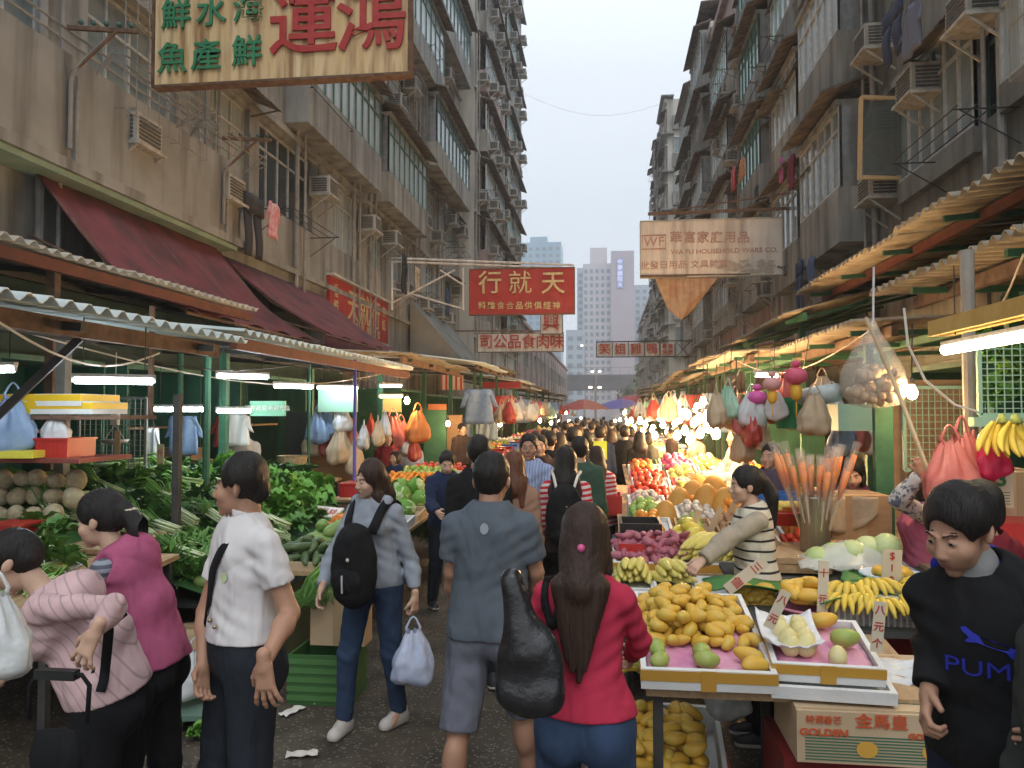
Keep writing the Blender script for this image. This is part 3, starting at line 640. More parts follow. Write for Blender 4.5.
def rotm(yaw=0,pitch=0,roll=0):
    # columns = local x,y,z axes. yaw about z, pitch about x (positive = bend forward, towards -y), roll about y
    cy,sy=math.cos(R(yaw)),math.sin(R(yaw)); cp,sp=math.cos(R(pitch)),math.sin(R(pitch)); cr,sr=math.cos(R(roll)),math.sin(R(roll))
    Z=np.array([[cy,-sy,0],[sy,cy,0],[0,0,1]]); X=np.array([[1,0,0],[0,cp,-sp],[0,sp,cp]]); Y=np.array([[cr,0,sr],[0,1,0],[-sr,0,cr]])
    return Z@X@Y
SK={'light':mat('skin_light',(.52,.32,.225),.5,(.58,.37,.26),9,sss=.12,spec=.35,bump=.08,bscale=90),'tan':mat('skin_tan',(.38,.205,.13),.5,(.45,.25,.165),9,sss=.1,spec=.35,bump=.08,bscale=90)}
M_lip=mat('lip',(.36,.16,.13),.5); M_brow=mat('eyebrow',(.03,.02,.015),.8); M_eye=mat('eye_white',(.36,.32,.29),.35); M_iris=mat('iris_dark',(.015,.01,.008),.15)
def hairmat(nm,c): return mat(nm,c,.5,tuple(min(1,q*1.7+.002) for q in c),14,stretch=(7,7,.35),bump=.8,bscale=34,spec=.3,bdist=.006)
HB=hairmat('hair_black',(.010,.008,.007)); HN=hairmat('hair_dark_brown',(.028,.015,.010)); HG=hairmat('hair_grey',(.2,.19,.17)); HC=hairmat('hair_auburn',(.09,.035,.018))
def _cloth(name,c,c2=None,rough=.9,**k): 
    return mat(name,c,rough,c2 or tuple(q*.8 for q in c),7,bump=k.pop('bump',.75),bscale=k.pop('bscale',9),spec=.2,bdist=.04,bdetail=1.5,bstretch=(1,1,.45),**k)
def clothmat(name,base,wave=None,**k): return _cloth(name,base,wave=wave,**k)
def hand(S_,wr,dr,nrm,side,curl=.35,spread=.12,sc=1.0,thumb=.6,cs=None):
    """wr wrist point, dr direction of the palm, nrm = back-of-hand normal, side=+1 thumb on +lateral side"""
    dr=V3(*dr);dr/=np.linalg.norm(dr); nrm=V3(*nrm); nrm=nrm-dr*(nrm@dr); nrm/=np.linalg.norm(nrm); lat=np.cross(dr,nrm)*side
    M=np.array([lat,dr,nrm]).T
    S_.ell(wr+dr*.047*sc,(.041*sc,.052*sc,.017*sc),M.T if False else M.T.T,k=.012) if False else None
    S_.cone(wr-dr*.03,wr+dr*.02*sc,.025*sc,.024*sc,k=.015)
    for l in(-.024,-.008,.008,.024): S_.cone(wr+dr*.012*sc+lat*l*.6*sc,wr+dr*.082*sc+lat*l*sc,.0155*sc,.0125*sc,k=.010)
    S_.cone(wr+dr*.015*sc+lat*.012*sc-nrm*.004,wr+dr*.045*sc+lat*.028*sc-nrm*.006,.017*sc,.012*sc,k=.012)
    for q,(l,ln) in enumerate(((-.029,.058),(-.0105,.074),(.009,.080),(.0285,.071))):
        p=wr+dr*.085*sc+lat*l*sc; cu=(cs[q] if cs is not None else curl); ang=cu*.5; d2=dr+lat*(l/.03)*spread
        d2/=np.linalg.norm(d2); rad=(.0088,.0095,.0097,.0094)[3-q if q==0 else q]*sc
        for t,fr in enumerate((.45,.31,.24)):
            v=d2*math.cos(ang)-nrm*math.sin(ang); e=p+v*ln*fr*sc; S_.cone(p,e,rad,rad*.9,k=.004); p=e; rad*=.9; ang+=cu*1.1
    p=wr+dr*.022*sc+lat*.030*sc-nrm*.004
    v=dr*.75+lat*thumb-nrm*.25; v/=np.linalg.norm(v); e=p+v*.036*sc; S_.cone(p,e,.0125*sc,.0105*sc,k=.008)
    v2=dr*.95+lat*thumb*.45-nrm*(.25+curl*.4); v2/=np.linalg.norm(v2); S_.cone(e,e+v2*.032*sc,.0105*sc,.0085*sc,k=.005)
def person(label,loc,rz,h=1.7,sex='m',skin='tan',res=1.0,lean=0,yaw=0,twist=0,side=0,head=(0,0,0),arms=((6,0,0,14,0,0),(6,0,0,14,0,0)),legs=((0,0,0),(0,0,0)),hips=0,
           top=None,bottom=None,shoes=None,hair=('short',None),fat=0,hands=None,group=None,extra=None,face=True,name='person',toplen=.0,bare_collar=.062,apron=None,knit=None,nofeet=False,elb=None,wrist=None,sleeves=None,swk=1.0):
    """local frame: faces -y, its left hand at +x. arms/legs given either as angles or explicit joints (elb, wrist)"""
    q=h/1.70; f=(sex=='f'); root=empty(name,loc,rz); tag(root,label,'person',group)
    sw=(.163 if not f else .140)*q*swk; hw=(.088 if not f else .094)*q; T=np.array
    pel=V3(0,0,.93*q+hips)
    Mp=rotm(0,lean*.35,side*.4); Mc=rotm(twist,lean,side)
    wa=pel+Mp@V3(0,0,.15*q); ch=wa+Mc@V3(0,0,.19*q); nk=wa+Mc@V3(0,.012,.365*q)
    Mh=rotm(*head)@np.eye(3) if True else None
    nl=.066*q; hc=nk+ (Mc@V3(0,-.012,nl*.6)) + Mh@V3(0,-.01,.095*q)
    J={}
    for i,s in enumerate((1,-1)):   # 0 = left (+x)
        sh=wa+Mc@V3(s*sw,.010,.293*q); J['sh',i]=sh
        if elb and elb[i] is not None: e=V3(*elb[i]); w=V3(*wrist[i])
        else:
            ab,fw,_,ef,ei,_2=arms[i]; m=rotm(twist*1,lean*.3,0)
            d=m@V3(s*math.sin(R(ab))*math.cos(R(fw)),-math.sin(R(fw)),-math.cos(R(ab))*math.cos(R(fw))); e=sh+d*.285*q
            fl=R(fw+ef); ab2=R(ab*.5-ei); d2=m@V3(s*math.sin(ab2)*math.cos(fl),-math.sin(fl),-math.cos(ab2)*math.cos(fl)); w=e+d2*.245*q
        J['el',i]=e; J['wr',i]=w
        hp=pel+rotm(yaw)@V3(s*hw,0,-.03*q); fw,kn,abd=legs[i]; abd=R(abd)
        d=V3(s*math.sin(abd),-math.sin(R(fw)),-math.cos(R(fw))); d/=np.linalg.norm(d); kne=hp+d*.43*q
        d2=V3(s*math.sin(abd)*.5,math.sin(R(kn-fw)),-math.cos(R(kn-fw))); d2/=np.linalg.norm(d2); an=kne+d2*.40*q
        J['hp',i]=hp;J['kn',i]=kne;J['an',i]=an
    # ground contact: lift or drop so that the lowest ankle sits .075 above ground
    dz=-(min(J['an',0][2],J['an',1][2])-.078*q)
    for k in J: J[k]=J[k]+V3(0,0,dz) if not (elb and k[0] in('el','wr') and elb[k[1]] is not None) else J[k]
    for nm in('pel','wa','ch','nk','hc'): pass
    D_=V3(0,0,dz); pel=pel+D_;wa=wa+D_;ch=ch+D_;nk=nk+D_;hc=hc+D_
    J.update(pel=pel,wa=wa,ch=ch,nk=nk,hc=hc,Mc=Mc,Mh=Mh,Mp=Mp,root=root)
    allp=np.array([J[k] for k in J if isinstance(k,tuple)]+[hc,pel,nk]); lo=allp.min(0)-.26; hi=allp.max(0)+.26; lo[2]=-.02
    vb=.013*res
    def torso(S_,g=0,low=True,up=True,tp=1.0):
        F_=fat
        if up:
            S_.ell(ch+Mc@V3(0,0,.035*q),(.150*q*(1 if not f else .88)+g,.104*q+g+F_*.5,.185*q+g),Mc.T,k=.04)
            if f: 
                for s in(1,-1): S_.ell(ch+Mc@V3(s*.068*q,-.075*q,.015*q),(.062*q+g*.6,.055*q+g*.6,.06*q+g*.6),Mc.T,k=.04)
            S_.ell(wa+Mc@V3(0,-F_*.5,.03),(.138*q*(1 if not f else .9)+g+F_,.098*q+g+F_,.17*q+g),Mc.T,k=.06)
            for i,s in enumerate((1,-1)): S_.cone(nk-Mc@V3(0,0,.052*q),J['sh',i]-Mc@V3((1,-1)[i]*.012,0,.004),.043*q+g*.6,.044*q+g*.55,k=.03)
        if low: 
            S_.ell(pel+Mp@V3(0,.005,.02),(.162*q*(1 if not f else 1.06)+g+F_*.6,.115*q+g+F_*.6,.135*q+g),Mp.T,k=.05)
            if True:
                for s in(1,-1): S_.ell(pel+V3(s*.07*q,.055*q,-.05*q),(.085*q+g,.08*q+g,.09*q+g),k=.04)
    def arm(S_,i,g0,g1,ua=True,upto=1.0,k=.022):
        sh,e,w=J['sh',i],J['el',i],J['wr',i]
        a=(.043 if not f else .037)*q
        if upto<=1:
            p=sh+(e-sh)*upto; n=(e-sh)/np.linalg.norm(e-sh); S_.cone(sh,sh+(e-sh)*(upto+.12),a+g0,a*.9+g1,k=k,clip=[(p,n)]); 
        else:
            S_.cone(sh,e,a+g0,a*.84+(g0+g1)/2,k=k); t=upto-1; p=e+(w-e)*t; n=(w-e)/np.linalg.norm(w-e); S_.cone(e,e+(w-e)*(t+.15),a*.86+(g0+g1)/2,a*.55+g1,k=k*.6,clip=[(p,n)])
            mid=e+(w-e)*.28; S_.ell(mid,(a*.86+g1,)*3,k=.03)
    def leg(S_,i,g0,g1,upto=2.0,k=.03):
        hp,kn,an=J['hp',i],J['kn',i],J['an',i]; a=.083*q+fat*.3; b=.054*q
        if upto<=1:
            p=hp+(kn-hp)*upto; n=(kn-hp)/np.linalg.norm(kn-hp); S_.cone(hp,hp+(kn-hp)*(upto+.15),a+g0,b+.006+g1,k=k,clip=[(p,n)])
        else:
            S_.cone(hp,kn,a+g0,b+(g0+g1)/2,k=k); t=upto-1; p=kn+(an-kn)*t; n=(an-kn)/np.linalg.norm(an-kn)
            S_.cone(kn,kn+(an-kn)*(t+.1),b+(g0+g1)/2,.036*q+g1,k=.02,clip=[(p,n)])
    def folds(S_,amp,sc=1.0,seed=0,pts=()):
        X,Y,Z=S_.coords(); env=.5+.5*np.sin(X*7+seed*1.3+2*np.sin(Z*5+seed))*np.sin(Z*6.3+seed+Y*5)
        w=amp*env*(1-1.6*np.abs(np.sin(Z*13+X*11*np.sin(seed*1.7+1)+Y*9+2.1*np.sin(X*9+Y*7+seed)+1.1*np.sin(Z*17+seed))))+amp*.4*np.sin(X*23+2.5*np.sin(Z*12)+Y*15)
        for p in pts:
            r2=(X-p[0])**2+(Y-p[1])**2+(Z-p[2])**2; w=w+amp*.9*np.exp(-r2/.008)*np.sin((Z-p[2])*95+ (X-p[0])*45+(Y-p[1])*20)
        S_.D=S_.D+w.astype(np.float32)
    # ---- body (skin)
    B=SDF(lo,hi,vb); torso(B,-.014)
    lg=-.014 if (bottom and bottom[1]>1.5) else -.004
    sl_=(top[1] if hasattr(top[1],'__len__') else (top[1],)*2) if top else (0,0)
    for i in(0,1): ag=-.008 if sl_[i]>1.5 else 0; arm(B,i,ag,0 if ag==0 else -.004,upto=1.999); leg(B,i,lg,lg); an=J['an',i]; B.ell((J['kn',i]+(an-J['kn',i])*.3+V3(0,.018*q,0)),((.052 if lg>-.01 else .036)*q,(.052 if lg>-.01 else .036)*q,.1*q),k=.03); B.cone(an,an+V3(0,-.1,-.045)*q,.034*q,.028*q,k=.03)
    B.cone(nk-Mc@V3(0,0,.03),hc-Mh@V3(0,-.015,.05*q),.056*q if not f else .047*q,.052*q if not f else .045*q,k=.03)
    parts=[(*B.mesh(),0)]
    # ---- head
    z=q*(1 if not f else .96)*1.0
    def hp_(x,y,zz): return hc+Mh@(V3(x,y,zz)*z)
    vh=.0046*res if face else .010*max(1,res)
    H=SDF(hc-.16*z,hc+.17*z,vh); MT=Mh.T
    E=lambda c,r,k=.02,op='+':H.ell(hp_(*c),V3(*r)*z,Mh.T.T.T if False else Mh.T,k=k,op=op)
    # ell expects M with rows = axes -> pass transpose of columns
    E((0,.018,.035),(.074,.094,.084),.01); E((0,-.028,-.02),(.062,.060,.082),.02); E((0,-.035,-.068),(.047,.046,.038),.025); 
    H.cone(nk,hp_(0,.02,-.05),.054*z if not f else .045*z,.050*z if not f else .043*z,k=.02)
    if face:
        E((0,-.072,-.098),(.02,.016,.014),.02)
        for s in(1,-1):
            E((s*.042,-.060,-.028),(.024,.022,.024),.018); H.cone(hp_(s*.016,-.081,.026),hp_(s*.044,-.071,.026),.006,.005,k=.014)
            E((s*.031,-.094,.004),(.017,.012,.010),.012,'-'); E((s*.011,-.096,-.035),(.0085,.009,.007),.006)
            E((s*.031,-.0735,.004),(.014,.011,.0115),.004)
            E((s*.078,.012,-.008),(.011,.019,.031),.006)
        H.cone(hp_(0,-.083,.014),hp_(0,-.102,-.028),.0065*z,.0115*z,k=.012); 
        H.cone(hp_(-.017,-.087,-.058),hp_(.017,-.087,-.058),.0065,.0065,k=.006); H.cone(hp_(-.014,-.087,-.067),hp_(.014,-.087,-.067),.007,.007,k=.006)
    else:
        H.cone(hp_(0,-.082,.012),hp_(0,-.104,-.028),.009*z,.014*z,k=.012)
        for s in(1,-1): E((s*.031,-.1,.004),(.02,.014,.012),.014,'-'); E((s*.078,.012,-.008),(.012,.019,.03),.008)
    P,Fc=H.mesh(); c=(P[Fc].mean(1)-hc)@Mh/z
    mi=np.zeros(len(Fc),int); ax=np.abs(c[:,0])
    mi[(ax<.020-(np.abs(c[:,2]+.0625))*.9)&(c[:,2]<-.0555)&(c[:,2]>-.0715)&(c[:,1]<-.08)]=1
    mi[(ax>.014)&(ax<.048)&(np.abs(c[:,2]-.0245-.004*np.sin((ax-.014)*80))<.0026)&(c[:,1]<-.06)]=2
    if face: 
        ey=(np.abs(ax-.031)<.0125)&(np.abs(c[:,2]-.004)<.0036*(1-((ax-.031)/.0135)**2)+.0006)&(c[:,1]<-.07); mi[ey]=3; mi[ey&(np.abs(ax-.031)<.0058)]=4
    else: mi[(np.abs(ax-.031)<.013)&(np.abs(c[:,2]-.004)<.005)&(c[:,1]<-.07)]=4
    parts.append((P,Fc,mi))
    # ---- hands
    for i,s in enumerate((1,-1)):
        o=(hands or [{},{}])[i]
        if o is None: continue
        w=J['wr',i]; d=w-J['el',i]; d/=np.linalg.norm(d); d=V3(*o['dir']) if 'dir' in o else d
        nr=V3(*o['n']) if 'n' in o else V3(s,-.25,0)
        vs=.0042*max(1,res) if res<1.5 else .009
        hs=SDF(w-.17,w+.17+0*d,vs); 
        # thumb towards the front for a hanging hand
        lat=np.cross(d,nr/np.linalg.norm(nr)); sd=1 if lat@V3(0,-1,0)>0 else -1
        if 'thumb' in o: sd=1 if lat@V3(*o['thumb'])>0 else -1
        hand(hs,w,d,nr,sd,curl=o.get('curl',.35),sc=q*(1.0 if not f else .92),spread=o.get('spread',.12),thumb=o.get('th',.6),cs=o.get('cs'))
        parts.append((*hs.mesh(),0))
    npmesh('body',parts,[SK[skin],M_lip,M_brow,M_eye,M_iris],root)
    # ---- hair
    st,hm=hair; hm=hm or HB
    if st!='none':
        G=SDF(hc-.2*z-(0,0,.45 if st in('long','ponytail','shoulder') else 0),hc+.2*z,.0062*res if face else .012*max(1,res))
        e=lambda c,r,k=.02,op='+':G.ell(hp_(*c),V3(*r)*z,Mh.T,k=k,op=op)
        th=.012 if st=='short' else .015
        e((0,.02,.038),(.074+th,.094+th,.086+th),.01)
        if st=='short': e((0,.050,-.015),(.066,.048,.060),.02)
        if st in('long','shoulder'):
            e((0,.045,-.05),(.083,.068,.1),.03); G.cone(hp_(0,.06,-.04),nk+Mc@V3(0,.07,-.02*q),.075*z,.085*z,k=.04)
            for s in(1,-1): G.cone(hp_(s*.07,.0,.02),hp_(s*.078,.01,-.12),.022*z,.026*z,k=.02)
            if st=='long': 
                bk=nk+Mc@V3(0,.085,-.02); e2=nk+Mc@V3(.01,.115,-.36*q)
                for o_ in(-.055,-.02,.02,.055): G.cone(bk+Mc@V3(o_,0,0),e2+Mc@V3(o_*.55,0,abs(o_)*1.1+(.03 if o_>0 else 0)),.043,.009,k=.012)
            else:
                for o_ in(-.06,0,.06): G.cone(nk+Mc@V3(o_,.05,.02),nk+Mc@V3(o_*1.15,.085,-.15*q),.05,.02,k=.03)
                for s in(1,-1): G.cone(hp_(s*.08,-.005,-.1),nk+Mc@V3(s*.09,-.05,-.12*q),.03,.014,k=.02)
        if st=='ponytail':
            e((0,.06,-.01),(.066,.055,.06),.02); pp=hp_(0,.12,.015); G.cone(hp_(0,.09,.01),pp,.028,.026,k=.02); p2=pp+V3(0,.04,-.10)@np.eye(3); p2=pp+Mh@V3(.0,.045,-.09); p3=p2+V3(0,0,-.17); G.cone(pp,p2,.036,.044,k=.02); G.cone(p2,p3,.042,.014,k=.02)
        if st=='bob': 
            e((0,.04,-.045),(.088,.07,.085),.03); 
            for s in(1,-1): e((s*.072,.0,-.04),(.024,.05,.08),.02)
        if st=='cap': pass
        # carve out the face
        e((.004,-.098,-.020),(.078 if st=='short' else .058,.072 if st=='short' else .066,.094),.012,'-'); 
        if st=='short': 
            for s in(1,-1): e((s*.09,-.03,-.045),(.035,.055,.055),.01,'-'); e((s*.088,.012,-.01),(.016,.022,.03),.006,'-')
        if st in('ponytail',): 
            for s in(1,-1): e((s*.09,-.02,-.05),(.035,.06,.055),.01,'-')
        X,Y,Z=G.coords(); a=(.0014 if face else .003)
        G.D=G.D+(a*np.sin(X*330+3*np.sin(Z*18)+Y*60)*np.cos(Y*260+2*np.sin(Z*25))+a*.9*np.sin(X*120+Z*30+Y*95)).astype(np.float32)
        if st=='short': G.D=np.maximum(G.D, (-(((X-hc[0])*Mh[0][2]+(Y-hc[1])*Mh[1][2]+(Z-hc[2])*Mh[2][2])+.085*z)).astype(np.float32))
        npmesh('hair',[(*G.mesh(),0)],[hm],root)
    # ---- clothes
    def collar_cut(S_,w=None):
        S_.cone(nk-Mc@V3(0,-.0,.02*q),nk+Mc@V3(0,-.03,.12),bare_collar,bare_collar+.03,k=.01,op='-')
    vc=.0085*res
    if bottom:
        m,ln,g0,g1=bottom[:4]; S_=SDF(lo,hi,vc*1.1); torso(S_,g0*.9,up=False); S_.ell(wa-Mc@V3(0,0,.04),(.138*q+g0+fat,.098*q+g0+fat,.10*q),Mc.T,k=.05)
        for i in(0,1): leg(S_,i,g0,g1,upto=ln)
        pts=[J['kn',i] for i in(0,1)]+[J['an',i]+V3(0,0,.03) for i in(0,1) if ln>1.5]
        folds(S_,.0035 if ln>1.2 else .003,1,2,pts)
        S_.plane(wa+V3(0,0,.0),Mc@V3(0,0,1)); npmesh('shorts' if ln<1.3 else 'trousers',[(*S_.mesh(),0)],[m],root)
    if top:
        m,sl,g0,g1,hem=top[:5]; S_=SDF(lo,hi,vc); torso(S_,g0,low=False); gp=max(g0,(bottom[2] if bottom else 0)+.010); S_.ell(pel+Mp@V3(0,.008,.02),(.162*q*(1 if not f else 1.06)+gp+fat*.6,.118*q+gp+fat*.6,.14*q+gp),Mp.T,k=.07)
        if hem<.03:
            for s in(1,-1): S_.ell(pel+V3(s*.07*q,.055*q,-.05*q),(.085*q+gp,.08*q+gp,.09*q+gp),k=.04)
        sls=sl if hasattr(sl,'__len__') else (sl,sl)
        for i in(0,1):
            if sls[i]>0: arm(S_,i,g0*.8,g1,upto=sls[i])
            else: pass
        pts=[J['el',i] for i in(0,1) if sls[i]>1]+[J['sh',i]-V3(0,0,.07) for i in(0,1)]+[wa+V3(.06,-.06,0),wa+V3(-.08,.05,.05)]
        folds(S_,top[5] if len(top)>5 else .0045,1,len(label)%7,pts)
        S_.plane(pel+V3(0,0,hem*q),-(Mp@V3(0,0,1))); collar_cut(S_)
        if sl==0 or (hasattr(sl,'__len__') and sl[0]==0):
            for i in(0,1): S_.cone(J['sh',i]+Mc@V3((.03,-.03)[i],0,.03),J['sh',i]+(J['el',i]-J['sh',i])*.4,.06,.05,k=.01,op='-')
        npmesh(top[6] if len(top)>6 else 'shirt',[(*S_.mesh(),0)],[m],root)
        if len(top)>7 and top[7]: # collar ring
            C=SDF(nk-.15,nk+.18,.006*res); C.cone(nk-Mc@V3(0,0,.02),nk+Mc@V3(0,-.008,.035),.074*q,.066*q,k=.01); C.cone(nk-Mc@V3(0,0,.09),nk+Mc@V3(0,-.01,.15),.058*q,.060*q,k=.004,op='-')
            C.plane(nk+Mc@V3(0,0,.030),Mc@V3(0,.3,1)); C.plane(nk-Mc@V3(0,0,.015),-(Mc@V3(0,.0,1))); C.ell(nk+Mc@V3(0,-.085,0),(.02,.05,.06),k=.01,op='-')
            npmesh('collar',[(*C.mesh(),0)],[top[7]],root)
    if sleeves:
        S_=SDF(lo,hi,vc)
        for i in(0,1): arm(S_,i,sleeves[2],sleeves[2],upto=sleeves[1])
        folds(S_,.003,1,3,[J['el',i] for i in(0,1)]); npmesh('undershirt',[(*S_.mesh(),0)],[sleeves[0]],root)
    if shoes:
        for i in(0,1):
            an=J['an',i]; ft=SDF(an-V3(.1,.24,.12)*1.1,an+V3(.1,.12,.14),.008*res if res<1.5 else .012)
            tp=(shoes[2][i] if len(shoes)>2 else 0); mf=rotm(shoes[3][i] if len(shoes)>3 else 0,tp)
            F_=lambda x,y,zz:an+mf@(V3(x,y,zz)*q)
            ft.cone(F_(0,.03,-.035),F_(0,-.11,-.048),.042*q,.040*q,k=.02); ft.cone(F_(0,.01,-.02),F_(0,-.05,-.03),.042*q,.038*q,k=.02); ft.cone(F_(0,.01,.02),F_(0,.01,-.02),.044*q,.044*q,k=.02)
            ft.cone(F_(0,.035,-.058),F_(0,-.125,-.058),.042*q,.043*q,k=.01)
            ft.plane(F_(0,0,-.076),-(mf@V3(0,0,1))); ft.plane(F_(0,0,.035),mf@V3(0,0,1))
            P,Fc=ft.mesh(); zc=((P[Fc].mean(1)-an)@mf)[:,2]/q
            npmesh('shoe',[(P,Fc,(zc<-.052).astype(int))],[shoes[0],shoes[1]],root)
    return J
# ================= awnings and tin canopies
M_awn=mat('awning_wine_canvas',(.13,.028,.033),.85,(.19,.045,.05),1.2,bump=.35,bscale=4,streak=((.06,.025,.028),.8,2.5),bdist=.05)
M_awg=mat('awning_grey_canvas',(.15,.16,.145),.85,(.22,.23,.21),1.2,bump=.3,bscale=4,streak=((.08,.08,.07),.6,3))
M_awb=mat('awning_brown_canvas',(.22,.19,.15),.85,(.28,.25,.20),1.2,bump=.3,bscale=4)
M_canw=mat('tin_underside_pale',(.40,.37,.31),.7,(.52,.47,.38),3,stretch=(.6,3,1),streak=((.2,.12,.07),.4,5))
def awning(label,y0,y1,xw,zw,xf,zf,m,valance=.35,sag=.18,endm=None,pole=True,name='canvas_awning'):
    root=empty(name,(xw,(y0+y1)/2,zf)); tag(root,label,'awning')
    s=1 if xf<xw else -1
    b=MB(); L_=abs(xf-xw)
    b.slab(lambda u,v:(xw+(xf-xw)*v,y0+(y1-y0)*u,zw+(zf-zw)*v-sag*math.sin(math.pi*v)*(1+.25*math.sin(u*19))-.03*math.sin(u*31+v*4)*v),24,10,(0,0,.015)); b.build('canvas',m,root,True)
    if valance: 
        b=MB(); b.slab(lambda u,v:(xf,y0+(y1-y0)*u,zf-.002-valance*v+.02*math.sin(u*40)*v),30,2,(.012,0,0)); b.build('valance',m,root,True)
    if endm: b=MB(); b.add([(xw,y0-.02,zw),(xf,y0-.02,zf),(xf,y0-.02,zf-.5),(xw,y0-.02,zf-.5),(xw,y0,zw),(xf,y0,zf),(xf,y0,zf-.5),(xw,y0,zf-.5)],[(0,1,2,3),(7,6,5,4),(0,3,7,4),(1,0,4,5),(2,1,5,6),(3,2,6,7)]); b.build('end_panel',endm,root)
    b=MB(); 
    for yy in(y0+.03,(y0+y1)/2,y1-.03): b.tube([(xw,yy,zw-.9),(xf,yy,zf+.0)],.018,6); b.tube([(xw,yy,zw-.05),(xw+(xf-xw)*.5,yy,zw+(zf-zw)*.5-sag-.05),(xf,yy,zf-.02)],.018,6)
    b.tube([(xf,y0,zf-.03),(xf,y1,zf-.03)],.022,6); b.build('frame',M_rust,root)
    return root
awning('wine red canvas awning on the left, the nearer and larger one',8.6,13.05,-6.95,4.95,-4.9,3.1,M_awn,.0,.30)
awning('wine red canvas awning on the left with a drooping front, the farther one',13.3,18.6,-6.95,4.75,-4.95,3.3,M_awn,.38,.10)
awning('grey canvas canopy with brown end panel on the left row behind the fascia sign',27,33,-6.9,5.9,-5.0,3.7,M_awg,.5,.05,M_awb)
b=MB(); b.box(-6.98,2.5,4.78,-6.55,13.2,4.855); tag(b.build('green_ledge_beam',mat('pale_green_beam',(.22,.34,.27),.7,(.32,.42,.34),3)),'pale green painted beam under the left balcony','beam')
def canopy(label,y0,y1,xe,ze,xi,zi,m=None,beam=None,bo=.45,posts=(),group=None,pitch=.15,amp=.025,pm=None,name='corrugated_canopy',tilt=0):
    m=m or M_tin; beam=beam or M_redb; sd=1 if xe>0 else -1
    root=empty(name,(xe,(y0+y1)/2,ze)); tag(root,label,'canopy roof',group)
    n=max(4,int((y1-y0)/pitch*6)); r=random.Random(int(y0*100)); b=MB()
    cuts=[0]; 
    while cuts[-1]<1: cuts.append(min(1,cuts[-1]+r.uniform(.9,1.6)/(y1-y0)))
    off=[r.uniform(-.04,.03) for _ in cuts]
    for i in range(len(cuts)-1):
        a,c=cuts[i],cuts[i+1]
        if c-a<.02: continue
        k=max(4,int(n*(c-a))); dx=off[i]*sd*-1; dz=off[i]*.1+.006*(i%2)
        b.slab(lambda u,v:(xe+dx+(xi-xe-dx)*v,y0+(y1-y0)*(a+(c-a)*u),ze+dz+tilt*(a+(c-a)*u)+(zi-ze)*v+amp*math.sin(2*math.pi*(y1-y0)*(a+(c-a)*u)/pitch)),k,2,(0,0,.008))
    b.build('corrugated_sheet',m,root,True)
    b=MB(); xb=xe+sd*bo; zb=ze+(zi-ze)*bo/abs(xi-xe)-.035-amp
    b.bar((xb,y0,zb-.04),(xb,y1,zb-.04+tilt),.06,.10); b.build('beam',beam,root)
    b=MB(); yy=y0+.3; xm=(xe+xi)/2; zm=(ze+zi)/2-.04-amp
    b.bar((xm,y0,zm-.04),(xm,y1,zm-.04+tilt),.05,.08)
    while yy<y1:
        b.bar((xe+sd*.1,yy,ze-.055-amp),(xi,yy,zi-.055-amp-.05),.045,.05); yy+=1.5
    b.build('rafter',M_dark if sd<0 else M_grnb,root)
    for (px_,py_) in posts:
        b=MB(); b.box(px_-.04,py_-.04,.1,px_+.04,py_+.04,ze+ (zi-ze)*abs(px_-xe)/abs(xi-xe)-.1); b.build('post',pm or M_grnb,root)
    return root
# left
canopy('pale tin canopy with red beam high on the left in front of the red awning',3.2,9.7,-4.5,3.22,-7.0,3.5,M_canw,M_redb,.12,posts=[(-4.75,6.2)],pm=M_rust)
canopy('low white corrugated canopy over the vegetable stall, nearest on the left',2.3,5.9,-2.85,2.46,-5.4,2.75,M_tinw,M_rust,.25,posts=[(-4.3,5.75)],pm=mat('grey_post',(.22,.22,.2),.8,(.3,.3,.28),6))
canopy('white corrugated canopy with red edge beam, second along the left stalls',6.0,11.6,-2.9,2.55,-5.6,2.8,M_tinw,M_redb,.1,posts=[(-4.2,8.2),(-4.3,11)])
canopy('tin canopy over the hanging bags stall, third along the left stalls',11.8,17.0,-2.95,2.8,-5.8,2.95,M_tin,M_rust,.2,posts=[(-3.9,13.2),(-3.9,16.5)])
# right
canopy('large tin canopy glowing over a red beam, highest on the right',5.4,12.2,2.85,3.68,5.0,3.85,M_tin,M_redb,.42,pitch=.17,amp=.03)
canopy('tin canopy over the banana stall, nearest lower one on the right',3.3,7.3,2.35,2.96,4.6,3.02,M_tin,M_rust,.40,posts=[(3.2,6.6)],pitch=.15,amp=.028)
canopy('tin canopy over the drinks stall, the lower second one on the right',7.4,11.0,2.2,2.72,4.4,2.8,M_tin,M_rust,.4,posts=[(2.75,8.6)])
canopy('brownish tin canopy with open gable, mid distance on the right above the lamps',11.2,17.5,2.45,3.25,4.9,3.9,M_tin,M_grnb,.3,posts=[(2.9,12),(2.9,16)])
canopy('sloping tin canopy just beyond the lanterns on the right',11.3,15.5,1.75,2.75,3.6,2.8,M_tin,M_rust,.3)
